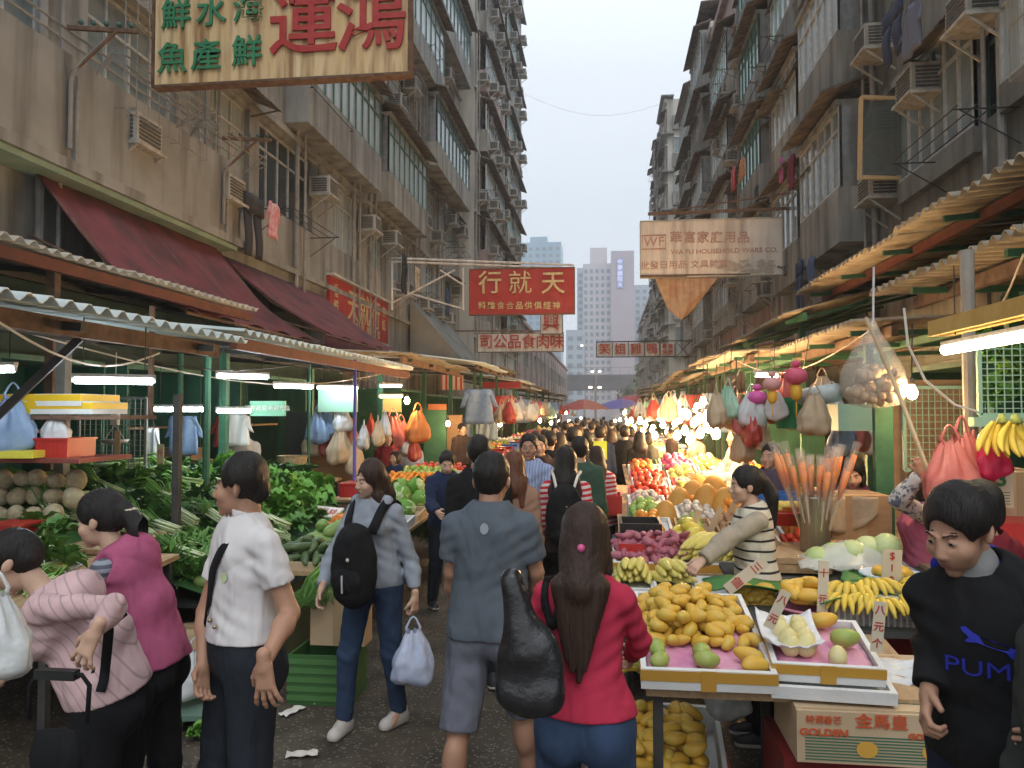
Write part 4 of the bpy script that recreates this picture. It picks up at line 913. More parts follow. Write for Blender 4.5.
# repeated far canopies: both sides
FC=[]
r=random.Random(12)
y=17.4
k=0
names=['nearest','second','third','fourth','fifth','sixth','seventh','eighth','ninth','tenth','eleventh','twelfth']
while y<62:
    L_=r.uniform(3.6,5.0); z=r.uniform(2.7,3.15)
    canopy('smoky tin canopy of a far left stall, %s of its row'%names[min(k,11)],y,y+L_,-2.75+r.uniform(-.4,.25),z,-5.8,z+.4,r.choice([M_tin,M_tinw,M_tin,M_awg]),M_rust,.2,posts=[(-3.6,y+.5),(-3.6,y+L_-.4)],group='far stall canopies on the left',pitch=.3)
    FC.append((-1,y,L_,z)); y+=L_+.2; k+=1
y=16.0; k=0
while y<64:
    L_=r.uniform(3.4,4.8); z=r.uniform(2.75,3.3)
    canopy('warm lit tin canopy of a far right stall, %s of its row'%names[min(k,11)],y,y+L_,1.9+r.uniform(-.35,.5),z,4.9,z+.55,r.choice([M_tin,M_tin,M_canw,M_awb]),M_rust,.25,posts=[(2.9,y+.5),(2.9,y+L_-.4)],group='far stall canopies on the right',pitch=.3,tilt=r.uniform(-.2,.2))
    FC.append((1,y,L_,z)); y+=L_+.15; k+=1
# ================= lamps
EM_c=emat('tube_cool_light',(.80,.92,1.0),60); EM_w=emat('tube_warm_light',(1,.80,.5),28)
def bulbmat(n,c,s): return emat(n,c,s)
EB=bulbmat('bulb_warm_light',(1,.62,.28),430); EBf=bulbmat('bulb_far_light',(1,.60,.25),210)
def tube_lamp(c,L_,rz,label,m=None,tilt=0,wood=False,r_=.02):
    root=empty('tube_lamp',c,rz); root.rotation_euler=(0,tilt,rz); tag(root,label,'tube lamp')
    b=MB(); b.box(-L_/2-.02,-.018,.024,L_/2+.02,.018,.046); b.box(-L_/2-.02,-.01,-.012,-L_/2,.01,.024); b.box(L_/2,-.01,-.012,L_/2+.02,.01,.024); b.build('fitting',M_white,root,world=False)
    b=MB(); b.tube([(-L_/2,0,0),(L_/2,0,0)],r_,10); b.build('tube',m or EM_c,root,world=False)
    if wood: b=MB(); b.box(-L_/2-.06,-.06,.085,L_/2+.1,.05,.17); b.build('batten',mat('yellow_batten',(.62,.36,.08),.5,(.72,.48,.14),7),root,world=False)
    b=MB()
    for s in(-1,1): b.tube([(s*L_*.4,0,.075),(s*L_*.4,0,.45)],.004,4)
    b.build('hanging_wire',M_dark,root,world=False); return root
BP={}
def bulb_lamp(c,label,group,m=None,r_=.04,cord=.5,shade=None):
    key=(r_,cord,(m or EB).name,shade)
    if key not in BP:
        root=empty('bulb_lamp'); b=MB(); b.lathe([(.002,-r_*1.2),(r_*.6,-r_*.95),(r_*.97,-r_*.3),(r_*.95,r_*.3),(r_*.55,r_*1.1),(r_*.4,r_*1.5)],n=12); b.build('bulb',m or EB,root,True)
        b=MB(); b.lathe([(r_*.42,r_*1.5),(r_*.5,r_*1.6),(r_*.5,r_*2.6),(r_*.15,r_*2.9)],n=10); b.build('socket',M_dark,root)
        b=MB(); b.tube([(0,0,r_*2.8),(0.01,0,cord)],.005,4); b.build('cord',M_dark,root)
        if shade: b=MB(); b.lathe([(r_*.6,r_*1.6),(r_*3.4,r_*.2),(r_*3.6,r_*.15),(r_*.7,r_*1.8)],n=16,cap=False); b.build('lamp_shade',mat('shade_red' if shade=='r' else 'shade_white',(.5,.04,.03) if shade=='r' else (.7,.68,.6),.4),root)
        BP[key]=root; root.location=c
    else: root=copy_tree(BP[key]); root.location=c
    tag(root,label,'bulb lamp',group); return root
def TL(pa,pb,Y,label,dy=0,**k):
    A=PY(*pa,Y);B=PY(*pb,Y+dy); c=(A+B)/2; d=B-A; return tube_lamp(tuple(c),d.length,math.atan2(d.y,d.x),label,**k)
TL((75,377),(152,385),4.6,'lit white tube lamp nearest over the melons, left stall',.25)
TL((-25,368),(13,371),4.4,'lit white tube lamp cut by the left picture edge')
TL((155,408),(206,411),7.0,'lit white tube lamp lower, behind the wooden post',.1)
TL((218,374),(267,379),6.6,'lit white tube lamp high behind the polo man head, the left of a pair',.3)
TL((275,385),(312,388),7.6,'lit white tube lamp right of the high pair over the vegetables',.3)
TL((218,411),(250,411),7.8,'short lit white tube lamp over the clothes, just above the man in white')
TL((318,386),(357,390),9.5,'lit tube lamp above the pale green stall panel',.2)
TL((381,384),(401,388),13,'small lit tube lamp above the yellow panel')
TL((380,396),(402,397),12.5,'lower small lit tube lamp before the yellow panel',m=EM_w)
TL((486,413),(508,414),24,'lit bluish tube lamp over the blue clothes in the far left row')
TL((525,410),(540,411),30,'lit bluish tube lamp farthest in the left row')
TL((757,381),(776,370),7.9,'short slanted lit tube lamp among the lanterns',m=EM_w,dy=.2)
tube_lamp((1.88,3.95,2.245),1.3,R(90),'bright tube lamp under a yellow batten at the upper right',m=EM_w,wood=True,r_=.028)
GL='bare bulbs of the far left stalls'; GR='bare bulbs clustered over the right stalls'
for i,(px,py,Y) in enumerate([(407,401,11.5),(448,424,14.5)]): bulb_lamp(PY(px,py,Y),['bare lit bulb by the yellow panel, left stalls','bare lit bulb before the green shutter, left stalls'][i],None,cord=.45)
bulb_lamp(PY(912,393,5.3),'bare lit bulb hanging beside the clear plastic bag on the right',None,cord=.45,r_=.035)
for px,py,Y in [(521,414,27),(540,421,30),(551,423,34),(555,416,36),(559,422,40),(569,421,48),(566,413,45),(576,423,60),(581,418,62),(512,419,24),(500,424,21),(546,413,33),(533,416,29)]:
    bulb_lamp(PY(px,py,Y),'small warm bare bulb glowing in the far left row of stalls',GL,m=EBf,r_=.06,cord=.5)
NEAR=[(724.5,409,8.6),(736,419,7.8),(707,416,9.2),(731,397,8.2),(703,402,10.6),(716,421,8.4)]
for i,(px,py,Y) in enumerate(NEAR): bulb_lamp(PY(px,py,Y),'large bright bare bulb in the cluster hanging over the fruit slope on the right','bright bulbs of the near right cluster',cord=.6,r_=.045)
for px,py,Y in [(677,436,13),(685,431,13.4),(700,434,12.2),(694,423,14),(653,430,19),(631,421,27),(640,421,23),(647,414,25),(667,405,20),(672,412,17),(660,418,21),(645,425,22),(636,413,32),(627,419,38),(620,420,46),(615,421,55),(688,415,15),(680,420,18),(650,407,28),(655,436,16.5),(668,432,15.5),(690,440,12.4),(708,428,11.2),(716,434,10.4),(699,419,12),(683,414,15),(675,424,17),(643,432,21),(634,428,26),(628,423,33),(716,404,10.2),(624,413,50),(663,425,17.5),(697,409,12.8)]:
    bulb_lamp(PY(px,py,Y),'warm bare bulb hanging in the glowing right row of far stalls',GR,m=EB if Y<19 else EBf,r_=.058 if Y<19 else .075,cord=.5)

ORD='first second third fourth fifth sixth seventh eighth ninth tenth eleventh twelfth thirteenth fourteenth fifteenth sixteenth seventeenth eighteenth nineteenth twentieth'.split()
def nth(i): return ORD[i] if i<20 else '%dst'%(i+1) if (i+1)%10==1 else '%dnd'%(i+1) if (i+1)%10==2 else '%drd'%(i+1) if (i+1)%10==3 else '%dth'%(i+1)
def relabel(group,fmt,key):
    L_=[o for o in COL.objects if o.get('group')==group and o.parent is None]; L_.sort(key=key)
    for i,o in enumerate(L_): o['label']=fmt%nth(i)
scr=lambda o:(o.location.x/max(.1,o.location.y))
relabel(GR,'warm bare bulb in the glowing far right stalls, %s from the left',scr)
relabel(GL,'small warm bare bulb in the far left stalls, %s from the left',scr)
relabel('bright bulbs of the near right cluster','large bright bulb over the fruit slope on the right, %s from the left',scr)
# ================= goods prototypes
LIB={}
def hide(root):
    pass
M_foam=mat('white_styrofoam',(.74,.75,.74),.8,(.66,.66,.63),6,bump=.15,bscale=60)
M_tape=mat('ochre_tape',(.55,.30,.05),.35); M_tapeb=mat('blue_tape',(.05,.15,.5),.35); M_tapeg=mat('green_tape',(.35,.45,.12),.4)
M_pinkp=mat('pink_paper',(.60,.22,.38),.7,(.70,.36,.48),8,bump=.3)
M_card=mat('cardboard',(.36,.22,.11),.85,(.44,.28,.15),3,stretch=(1,1,6),bump=.1); M_cardl=mat('cardboard_pale',(.50,.36,.22),.85,(.58,.44,.28),3)
M_redp=mat('red_plastic',(.45,.02,.02),.35,(.52,.04,.03),3,spec=.5); M_bluep=mat('blue_plastic',(.03,.12,.38),.35); M_greenp=mat('green_plastic',(.05,.14,.04),.45); M_blackp=mat('black_plastic',(.02,.02,.02),.4)
M_mango=mat('mango_skin',(.68,.38,.045),.42,(.58,.42,.07),4,spec=.45,detail=3,bump=.05,bscale=60)
M_mangg=mat('green_mango_skin',(.28,.38,.08),.42,(.40,.44,.12),5,spec=.45)
M_pale=M_pale
M_pear=mat('pale_mango_skin',(.66,.58,.24),.45,(.70,.62,.34),6)
M_orng=mat('orange_peel',(.80,.26,.02),.45,(.74,.32,.03),6,bump=.1,bscale=150); M_apple=mat('red_apple_skin',(.50,.03,.02),.3,(.62,.12,.05),5)
M_appg=mat('green_apple_skin',(.32,.48,.08),.35,(.42,.52,.14),5); M_tom=mat('tomato_skin',(.62,.05,.02),.25,(.66,.10,.03),5); M_yel=M_yel
M_lemon=mat('lemon_peel',(.78,.55,.05),.4,(.72,.6,.12),6); M_pot=mat('brown_yam_skin',(.34,.17,.08),.85,(.44,.25,.13),8,bump=.4)
M_purp=mat('purple_yam_skin',(.34,.09,.14),.7,(.44,.16,.19),9,bump=.3); M_mel=mat('netted_melon_rind',(.36,.29,.17),.75,(.50,.42,.27),30,bump=.4,bscale=90); M_melg=mat('green_gourd_rind',(.16,.27,.06),.5,(.28,.38,.12),5,stretch=(4,4,1))
M_cab=mat('cabbage_leaf_pale',(.42,.55,.22),.5,(.58,.66,.38),4,bump=.4,bscale=16); M_garl=mat('white_bulb_skin',(.66,.60,.50),.6,(.56,.46,.40),8); M_carr=mat('carrot_skin',(.66,.20,.03),.6,(.72,.28,.06),7)
M_ban=mat('banana_skin',(.70,.50,.05),.5,(.62,.46,.08),7,bump=.1); M_bang=mat('banana_tip_green',(.30,.34,.08),.6); M_corn=mat('corn_husk',(.62,.54,.12),.6,(.74,.62,.20),5,stretch=(1,1,4),bump=.5,bscale=30); M_husk=mat('corn_husk_green',(.36,.44,.10),.6,(.52,.52,.16),6,stretch=(6,6,1),bump=.5)
M_g1=mat('leaf_dark_green',(.035,.11,.022),.45,(.08,.19,.045),9,spec=.5); M_g2=mat('leaf_bright_green',(.10,.27,.03),.5,(.18,.36,.06),8,spec=.35); M_g3=mat('leaf_mid_green',(.07,.19,.03),.5,(.14,.28,.06),8); M_stem=mat('pale_stem',(.48,.58,.28),.5,(.62,.68,.44),6); M_squash=mat('pumpkin_rind',(.55,.25,.04),.6,(.62,.34,.08),4,bump=.2)
def put(name,mb_list,smooth=True):
    """prototype: list of (partname or None, MB, material); first is the thing itself"""
    o=None
    for nm,mb,m in mb_list:
        if o is None: o=mb.build(name,m,None,smooth)
        else: mb.build(nm,m,o,smooth,world=False)
    LIB[name]=[o,False]; return o
used={}
def use(key,name,loc,rot=(0,0,0),sc=1,label=None,cat=None,group=None):
    p,first=LIB[key]
    if not first: o=p; LIB[key][1]=True
    else: o=copy_tree(p)
    o.location=loc; o.rotation_euler=rot; o.scale=(sc,)*3 if not hasattr(sc,'__len__') else sc
    if not first: o.name=name
    tag(o,label,cat,group); 
    if o is not p: 
        o['label']=label; o['category']=cat
        if group: o['group']=group
        elif 'group' in o: del o['group']
    return o
def fruit(key,m,rx,ry,rz,n=12,k=8,bend=0,pinch=0,name=None):
    b=MB(); V=[]; 
    b.ball((0,0,0),1,n,k); V=[]
    for x,y,z in b.V: 
        X=x*rx*(1+pinch*z); Y=y*ry*(1+pinch*z); Z=z*rz; X+=bend*(z*z)*rx; V.append((X,Y,Z))
    b.V=V; return put(key,[(None,b,m)])
fruit('mango',M_mango,.036,.031,.058,bend=.35,pinch=-.12); fruit('green_mango',M_mangg,.036,.033,.05,bend=.3,pinch=-.1); fruit('pale_mango',M_pear,.035,.035,.040,pinch=-.1)
fruit('orange',M_orng,.036,.036,.033); fruit('apple',M_apple,.038,.038,.035); fruit('green_apple',M_appg,.038,.038,.034); fruit('tomato',M_tom,.034,.034,.028); fruit('lemon',M_lemon,.028,.028,.038)
fruit('potato',M_pot,.032,.03,.055,bend=.2); fruit('purple_yam',M_purp,.022,.022,.075,bend=.5,pinch=-.25); fruit('melon',M_mel,.066,.066,.078,16,10); fruit('gourd',M_melg,.052,.052,.095,14,9,bend=.15); fruit('garlic',M_garl,.03,.03,.026); fruit('papaya',M_lemon,.045,.045,.085,bend=.1,pinch=-.25); fruit('pumpkin',M_squash,.11,.11,.13,16,9,pinch=-.1)
fruit('persimmon',mat('persimmon_skin',(.70,.20,.03),.35,(.74,.27,.05),5),.036,.036,.028); fruit('pomelo',mat('pomelo_rind',(.62,.55,.16),.5,(.55,.54,.2),6),.045,.045,.05,pinch=-.12); fruit('red_onion',mat('red_onion_skin',(.34,.07,.12),.4,(.44,.14,.18),6),.036,.036,.034); fruit('dragon_fruit',mat('dragon_fruit_skin',(.62,.06,.20),.5,(.66,.14,.24),7),.036,.036,.05); fruit('turnip',mat('turnip_skin',(.70,.68,.62),.5,(.60,.58,.48),6),.03,.03,.07,pinch=.3)
fruit('dark_gourd',mat('dark_gourd_skin',(.06,.10,.04),.5,(.11,.16,.06),7,bump=.3),.03,.03,.09,bend=.3)
b=MB(); b.tube([(0,0,-.085),(0,0,-.05),(0,0,.02),(0,0,.07)],[.003,.010,.016,.019],9); put('carrot',[(None,b,M_carr)])
b=MB(); b.tube([(0,0,-.12),(0,.003,-.08),(0,.004,0),(0,.002,.07),(.004,0,.125)],[.012,.027,.030,.020,.006],10); c=MB()
for k in range(5):
    t=k*1.26; c.slab(lambda u,v:((.031-.006*v)*math.cos(t+(u-.5)*1.1),(.031-.006*v)*math.sin(t+(u-.5)*1.1),-.125+v*.19+.0),3,4,(.002,.002,0))
put('corn',[(None,b,M_corn),('husk',c,M_husk)])
def cabbage():
    b=MB(); b.ball((0,0,0),.085,18,12); b.V=[tuple(Vector(v)*(1+.06*math.sin(5*math.atan2(v[1],v[0])+v[2]*30))) for v in b.V]
    c=MB()
    for k in range(6):
        t=k*1.05; c.grid(lambda u,v:((.088+.012*u*u)*math.cos(t+(v-.5)*1.5)*math.sin(.5+u*1.5),(.088+.012*u*u)*math.sin(t+(v-.5)*1.5)*math.sin(.5+u*1.5),-(.088+.01*u)*math.cos(.5+u*1.7)+.005*math.sin(v*22)),5,6)
    put('cabbage',[(None,b,M_cab),('outer_leaf',c,M_g2)])
cabbage()
def banana_bunch(key,n=7,L_=.17,m=M_ban):
    b=MB(); c=MB()
    for k in range(n):
        a=(k-(n-1)/2)*.19; P=[]
        for i in range(7):
            t=i/6; y=L_*t; x=math.sin(a)*y*1.0+(k-(n-1)/2)*.014; z=.05+math.sin(t*2.6)*.045-.05*t+.012*(k%2)
            P.append((x,y*math.cos(a),z))
        b.tube(P,[.007,.012,.0175,.019,.0185,.013,.005],7)
    c.tube([(0,-.035,.06),(0,.01,.055)],[.012,.03],7)
    put(key,[(None,b,m),('stalk',c,M_bang)])
banana_bunch('banana_bunch'); banana_bunch('banana_bunch_small',5,.12)
def leaf(b,p,az,el,L_,w,curl=.8,seg=4,ruf=0,r=random):
    # arching leaf strip
    P=Vector(p); pts=[]; e=el; d0=L_/seg; s=Vector((-math.sin(az),math.cos(az),0)); h=Vector((math.cos(az),math.sin(az),0))
    for i in range(seg+1):
        t=i/seg; ww=w*(math.sin(math.pi*min(1,t*.82+.12))**.8); n=Vector((0,0,1))*.25*ww
        pts.append((P-s*ww*.5+n*(1+ruf*r.uniform(-1,1)),P.copy()+Vector((0,0,-.1*ww)),P+s*ww*.5+n*(1+ruf*r.uniform(-1,1))))
        P=P+(h*math.cos(e)+Vector((0,0,1))*math.sin(e))*d0; e-=curl/seg
    V=[q for t3 in pts for q in t3]; F_=[]
    for i in range(seg):
        a=i*3; F_+=[(a,a+1,a+4,a+3),(a+1,a+2,a+5,a+4)]
    b.add(V,F_)
def leafy(key,n,L_,w,m,seed,stem=None,curl=1.3,spread=1.0,ruf=1.2,eln=(.2,1.35)):
    r=random.Random(seed); b=MB(); s=MB()
    for k in range(n):
        az=r.uniform(0,6.283); el=r.uniform(*eln); q=(r.uniform(-.04,.04)*spread,r.uniform(-.04,.04)*spread,r.uniform(0,.03))
        leaf(b,q,az,el,L_*r.uniform(.7,1.15),w*r.uniform(.7,1.2),curl*r.uniform(.6,1.3),4,ruf,r)
    if stem:
        for k in range(8): az=k*.8; s.tube([(0,0,-.02),(math.cos(az)*.03,math.sin(az)*.03,.04),(math.cos(az)*.07,math.sin(az)*.07,.07)],[.012,.009,.004],5)
        put(key,[(None,b,m),('stems',s,stem)])
    else: put(key,[(None,b,m)])
leafy('dark_greens',34,.14,.055,M_g1,1,M_stem); leafy('bright_lettuce',30,.13,.085,M_g2,2,None,1.5,1,2.0); leafy('mid_greens',40,.12,.045,M_g3,3,M_stem,1.1); leafy('herb_bunch',90,.10,.022,M_g3,4,None,.9,1.6)
def bundle(key,n,L_,r0,ms,mt,leafm=None,seed=1,bendz=.03):
    r=random.Random(seed); b=MB(); t=MB()
    for k in range(n):
        a=r.uniform(0,6.28); q=r.uniform(0,1)**.5*.035; x=q*math.cos(a); z=q*math.sin(a)+.035; f=r.uniform(.6,2.0)
        b.tube([(x,0,z),(x*1.1,L_*.3,z),(x*f,L_*.55,z*1.05)],[r0,r0,r0*.8],5); t.tube([(x*f,L_*.55,z*1.05),(x*f*1.6,L_*.85,z+bendz*f),(x*f*2.2,L_*1.05*r.uniform(.85,1.1),z-.01)],[r0*.8,r0*.7,r0*.3],4)
    put(key,[(None,b,ms),('tops',t,mt)])
bundle('spring_onion_bundle',26,.34,.006,M_stem,M_g3,seed=3); bundle('long_bean_bundle',34,.42,.0045,M_g2,M_g3,seed=4,bendz=-.06); bundle('celery_bundle',14,.36,.011,mat('celery_stem',(.38,.55,.20),.5,(.5,.62,.3),6),M_g2,seed=5)
# ---- containers
def boxmesh(b,w,d,h,t=.02,flare=0):
    b.box(-w/2,-d/2,0,w/2,d/2,t); b.box(-w/2,-d/2,t,w/2,-d/2+t,h); b.box(-w/2,d/2-t,t,w/2,d/2,h); b.box(-w/2,-d/2+t,t,-w/2+t,d/2-t,h); b.box(w/2-t,-d/2+t,t,w/2,d/2-t,h)
def foam_box(label,c,w,d,h,rz=0,tilt=0,tape=M_tape,lining=None,group=None,m=None,name='foam_tray',cat='tray'):
    root=empty(name,c); root.rotation_euler=(tilt,0,rz); tag(root,label,cat,group)
    b=MB(); boxmesh(b,w,d,h,.022); b.build('box',m or M_foam,root,world=False)
    if tape:
        b=MB(); e=.0025; z0,z1=h*.42,h*.95; b.box(-w/2-e,-d/2-e,z0,w/2+e,-d/2-.0005,z1); b.box(-w/2-e,-d/2,z0,-w/2-.0005,d/2,z1); b.box(w/2+.0005,-d/2,z0,w/2+e,d/2,z1); b.box(-.03,-d/2-.005,.0,.03,-d/2-.003,h); b.build('tape',tape,root,world=False)
    if lining: b=MB(); b.slab(lambda u,v:(-w/2+.03+(w-.06)*u,-d/2+.03+(d-.06)*v,h*.6+.008*math.sin(u*23+v*9)*math.cos(v*17)),12,12,(0,0,.004)); b.build('lining',lining,root,True,world=False)
    root['_w']=w; root['_d']=d; root['_h']=h
    return root
def mtx(root): 
    return Matrix.LocRotScale(root.location,root.rotation_euler,None)
def heap(root,key,name,label,cat,group,sp,layers=2,r=None,zf=.75,flat=True,area=(-1,1,-1,1),jit=.25,sc=(.9,1.1),maxn=999,up=.7,orient='rand'):
    r=r or random.Random(hash(label)%999 if False else len(label)*7+int(sp*1000)); M=mtx(root); w,d,h=root['_w']-.06,root['_d']-.06,root['_h']; n=0; out=[]
    x0,x1,y0,y1=area; x0*=w/2;x1*=w/2;y0*=d/2;y1*=d/2
    for L_ in range(layers):
        ins=L_*sp*.55; X=x0+sp/2+ins
        while X<=x1-sp/2-ins+.001:
            Y=y0+sp/2+ins
            while Y<=y1-sp/2-ins+.001:
                if n<maxn and (L_==0 or r.random()<.85):
                    p=M@Vector((X+r.uniform(-jit,jit)*sp,Y+r.uniform(-jit,jit)*sp,h*zf+sp*.35+L_*sp*up+r.uniform(-.004,.006)))
                    rot=(R(90)+r.uniform(-.5,.5),r.uniform(-.4,.4),r.uniform(0,6.28)) if orient=='lie' else (r.uniform(-.5,.5)+R(90) if orient=='rand' else r.uniform(-.2,.2),r.uniform(-.6,.6),r.uniform(0,6.28)) if orient!='y' else (r.uniform(-.08,.08),r.uniform(-.15,.15),r.uniform(-.35,.35))
                    out.append(use(key,name,p,rot,r.uniform(*sc),label,cat,group)); n+=1
                Y+=sp
            X+=sp
    return out
def stall_table(label,x0,x1,y0,y1,z0,z1,m=None,cloth=None,skirt=None,legs=True):
    root=empty('display_table',((x0+x1)/2,(y0+y1)/2,0)); tag(root,label,'table')
    b=MB(); b.slab(lambda u,v:(x0+(x1-x0)*u,y0+(y1-y0)*v,z0+(z1-z0)*(v if abs(z1-z0) and m!='x' else u)),1,1,(0,0,.03)); b.build('board',cloth or M_wood,root)
    if legs:
        for (x,y,z) in((x0+.05,y0+.05,z0),(x1-.05,y0+.05,z0),(x0+.05,y1-.05,z1),(x1-.05,y1-.05,z1)): b=MB(); b.box(x-.02,y-.02,0,x+.02,y+.02,z-.002); b.build('leg',M_dark,root)
    return root
def card(label,c,w,h,rz,txt,m=None,tilt=0,tm=None,lean=0):
    root=empty('price_card',c); root.rotation_euler=(lean,tilt,rz); tag(root,label,'price card')
    b=MB(); b.box(-w/2,-.003,0,w/2,.003,h); b.build('card',m or mat('price_card_board',(.58,.50,.36),.8,(.66,.58,.44),5),root,world=False)
    n=len(txt)
    for i,c_ in enumerate(txt): text(c_,min(w*.9,h/n*.85),M_signr,(0,-.0045,h-(i+.5)*h/n),(R(90),0,0),root,'lettering',.001,.0006,world=False)
    return root
GBAG={}
def bag(c,label,m,s=1,rz=0,group=None,name='plastic_bag',seed=1):
    key=(m.name,seed%4)
    if key not in GBAG:
        r=random.Random(seed%4+3); o=empty(name); b=MB(); n=44; m_=18; P_=[r.uniform(0,6.28) for _ in range(8)]
        V=[];F_=[]
        for i in range(m_+1):
            v=i/m_; z=-.30+.33*v; bot=min(1,(v/.16))**.5; top=max(0,(v-.45)/.55); wd=(.045+.085*bot)*(1-top*.72)
            for k in range(n):
                t=2*math.pi*k/n; c_,s_=math.cos(t),math.sin(t); pl=(.04+.20*top)*math.sin(t*9+P_[0]+v*1.5)+(.03+.08*top)*math.sin(t*17+P_[1]+v*5)+.07*math.sin(t*3+P_[2]+v*4)+.05*math.sin(t*5+P_[3]-v*9)+.025*math.sin(t*23+v*21+P_[4])
                sq=1/max(abs(c_),abs(s_),.72); q=wd*(1+pl)*(sq*.5+.5); V.append((q*c_,q*.60*s_,z+.014*math.sin(t*2+P_[5])*(1-v)+.012*math.sin(t*6+P_[6])*v-.02*abs(c_)*(1-bot)*-1))
        for i in range(m_):
            for k in range(n): F_.append((i*n+k,i*n+(k+1)%n,(i+1)*n+(k+1)%n,(i+1)*n+k))
        F_.append(tuple(range(n))[::-1]); b.add(V,F_); b.build('bag',m,o,True)
        b=MB()
        for sx in(-1,1): b.tube([(sx*.03,0,.0),(sx*.045,0,.05),(sx*.018,0,.10),(0,0,.115)],[.014,.009,.006,.004],6)
        b.build('handle',m,o,True); GBAG[key]=o; first=True
    else: o=copy_tree(GBAG[key]); first=False
    o.location=c; o.rotation_euler=(0,0,rz); o.scale=(s*.92,s,s); tag(o,label,'plastic bag'); 
    if group: o['group']=group
    elif 'group' in o: del o['group']
    return o
M_bgr=mat('bag_red_plastic',(.36,.03,.025),.35,(.46,.07,.05),8,spec=.5,sss=.1); M_bgb=mat('bag_blue_plastic',(.20,.30,.48),.35,(.30,.40,.56),8,sss=.1); M_bgw=mat('bag_white_plastic',(.56,.57,.58),.25,(.66,.67,.68),8,sss=.1,bump=.4,bscale=14); M_bgp=mat('bag_coral_plastic',(.52,.13,.11),.4,(.62,.20,.17),8,sss=.1,bump=.4,bscale=14); M_bgo=mat('bag_orange_net',(.55,.17,.04),.6,(.55,.24,.08),20); M_bgt=mat('bag_beige_cloth',(.50,.38,.24),.8,(.58,.46,.32),8)
def garment(c,label,m,w=.42,h=.6,rz=0,kind='shirt',cat='garment',name='hanging_garment'):
    root=empty(name,c,rz); tag(root,label,cat)
    b=MB(); ph=random.Random(int(abs(c[0]*37+c[2]*91))).uniform(0,6)
    if kind=='shirt':
        b.slab(lambda u,v:((u-.5)*w*(.78+.22*v),.02*math.sin(u*9+ph+v*2),-h*v),12,8,(0,.03,0)); 
        b.build('cloth',m,root,True,world=False)
        for s in(-1,1):
            b=MB(); b.slab(lambda u,v:(s*(w*.37+.0+v*w*.2+u*.0)+s*(u-.5)*w*.16,.025*math.sin(v*4+ph)+.005,-.01-v*h*.5-abs(u)*.02),4,6,(0,.025,0)); b.build('sleeve',m,root,True,world=False)
    else:
        b.slab(lambda u,v:((u-.5)*w,.015*math.sin(u*9+ph),-h*.3*v),8,3,(0,.03,0)); b.build('cloth',m,root,True,world=False)
        for s in(-1,1):
            b=MB(); b.slab(lambda u,v:(s*w*.26+(u-.5)*w*.4*(1-.2*v)+s*.03*v,.02*math.sin(v*5+ph)+.004,-h*.3-h*.7*v),4,7,(0,.03,0)); b.build('trouser_leg',m,root,True,world=False)
    b=MB(); b.tube([(-w*.35,.015,-.01),(0,.015,.05),(w*.35,.015,-.01)],.005,5); b.tube([(0,.015,.05),(0,.015,.11)],.004,5); b.build('hanger',M_dark,root,world=False)
    return root
# ================= RIGHT: nearest mango table
def at(px,py,Y): return PY(px,py,Y)
tb=stall_table('dark metal legged table under the mango trays at the front right',.16,1.30,3.3,4.15,.73,.83,cloth=M_wood)
cA=at(700,664,3.62); 
A_=at(641,668,3.26);B_=at(777,668,3.26); cx=(A_.x+B_.x)/2; wA=B_.x-A_.x
T1=foam_box('white foam tray with ochre tape heaped with yellow mangoes, front right',(cx,3.68,.835),wA,.86,.085,0,R(8),M_tape,M_pinkp)
rr=random.Random(2)
heap(T1,'mango','mango','ripe yellow mango in the big heap on the front white tray','mango','mangoes in the front tray',.068,3,rr,.7,area=(-1,1,-.45,1),orient='rand',sc=(.76,.98),up=.6,jit=.34)
heap(T1,'mango','mango','ripe yellow mango in the big heap on the front white tray','mango','mangoes in the front tray',.08,1,rr,.75,area=(.62,1,-1,-.5),sc=(.95,1.1),jit=.12)
heap(T1,'green_mango','green_mango','green mango at the near edge of the front white tray','mango','green mangoes in the front tray',.085,1,rr,.75,area=(-.97,-.45,-1,-.45),sc=(1.0,1.15),jit=.15,orient='rand')
heap(T1,'green_mango','green_mango','green mango at the near edge of the front white tray','mango','green mangoes in the front tray',.085,1,rr,.75,area=(-.2,.35,-1,-.5),sc=(1.0,1.15),jit=.15,orient='rand')
heap(T1,'mango','mango','ripe yellow mango in the big heap on the front white tray','mango','mangoes in the front tray',.08,1,rr,.75,area=(-.45,-.2,-1,-.45),sc=(.95,1.1),jit=.1)
A_=at(772,664,3.28);B_=at(884,660,3.28)
T2=foam_box('smaller white foam tray with pale mangoes in white net, right of the heaped tray',((A_.x+B_.x)/2+.02,3.53,.845),B_.x-A_.x,.50,.075,R(-4),R(7),M_tape,M_pinkp)
heap(T2,'pale_mango','pale_mango','pale cream mango in the white net on the smaller tray','mango','pale mangoes on the smaller tray',.078,2,rr,.9,area=(-.95,-.1,-.75,.75),sc=(1.1,1.25),orient='up',jit=.2)
heap(T2,'pale_mango','pale_mango','pale cream mango lying at the near side of the smaller tray','mango','pale mangoes at the near side',.085,1,rr,.75,area=(.05,.95,-1,-.45),sc=(1.0,1.1),orient='up',jit=.2)
M=mtx(T2); use('green_mango','green_mango',M@Vector((.11,-.02,.10)),(R(80),0,1.2),1.25,'single green mango lying alone on pink paper in the smaller tray','mango'); use('mango','mango',M@Vector((.06,.17,.10)),(R(80),0,1.5),1.15,'single yellow mango alone at the back of the smaller tray','mango')
b=MB()
M_net=mat('white_foam_net',(.78,.78,.80),.7,(.68,.68,.72),30,bump=.6,bscale=60)
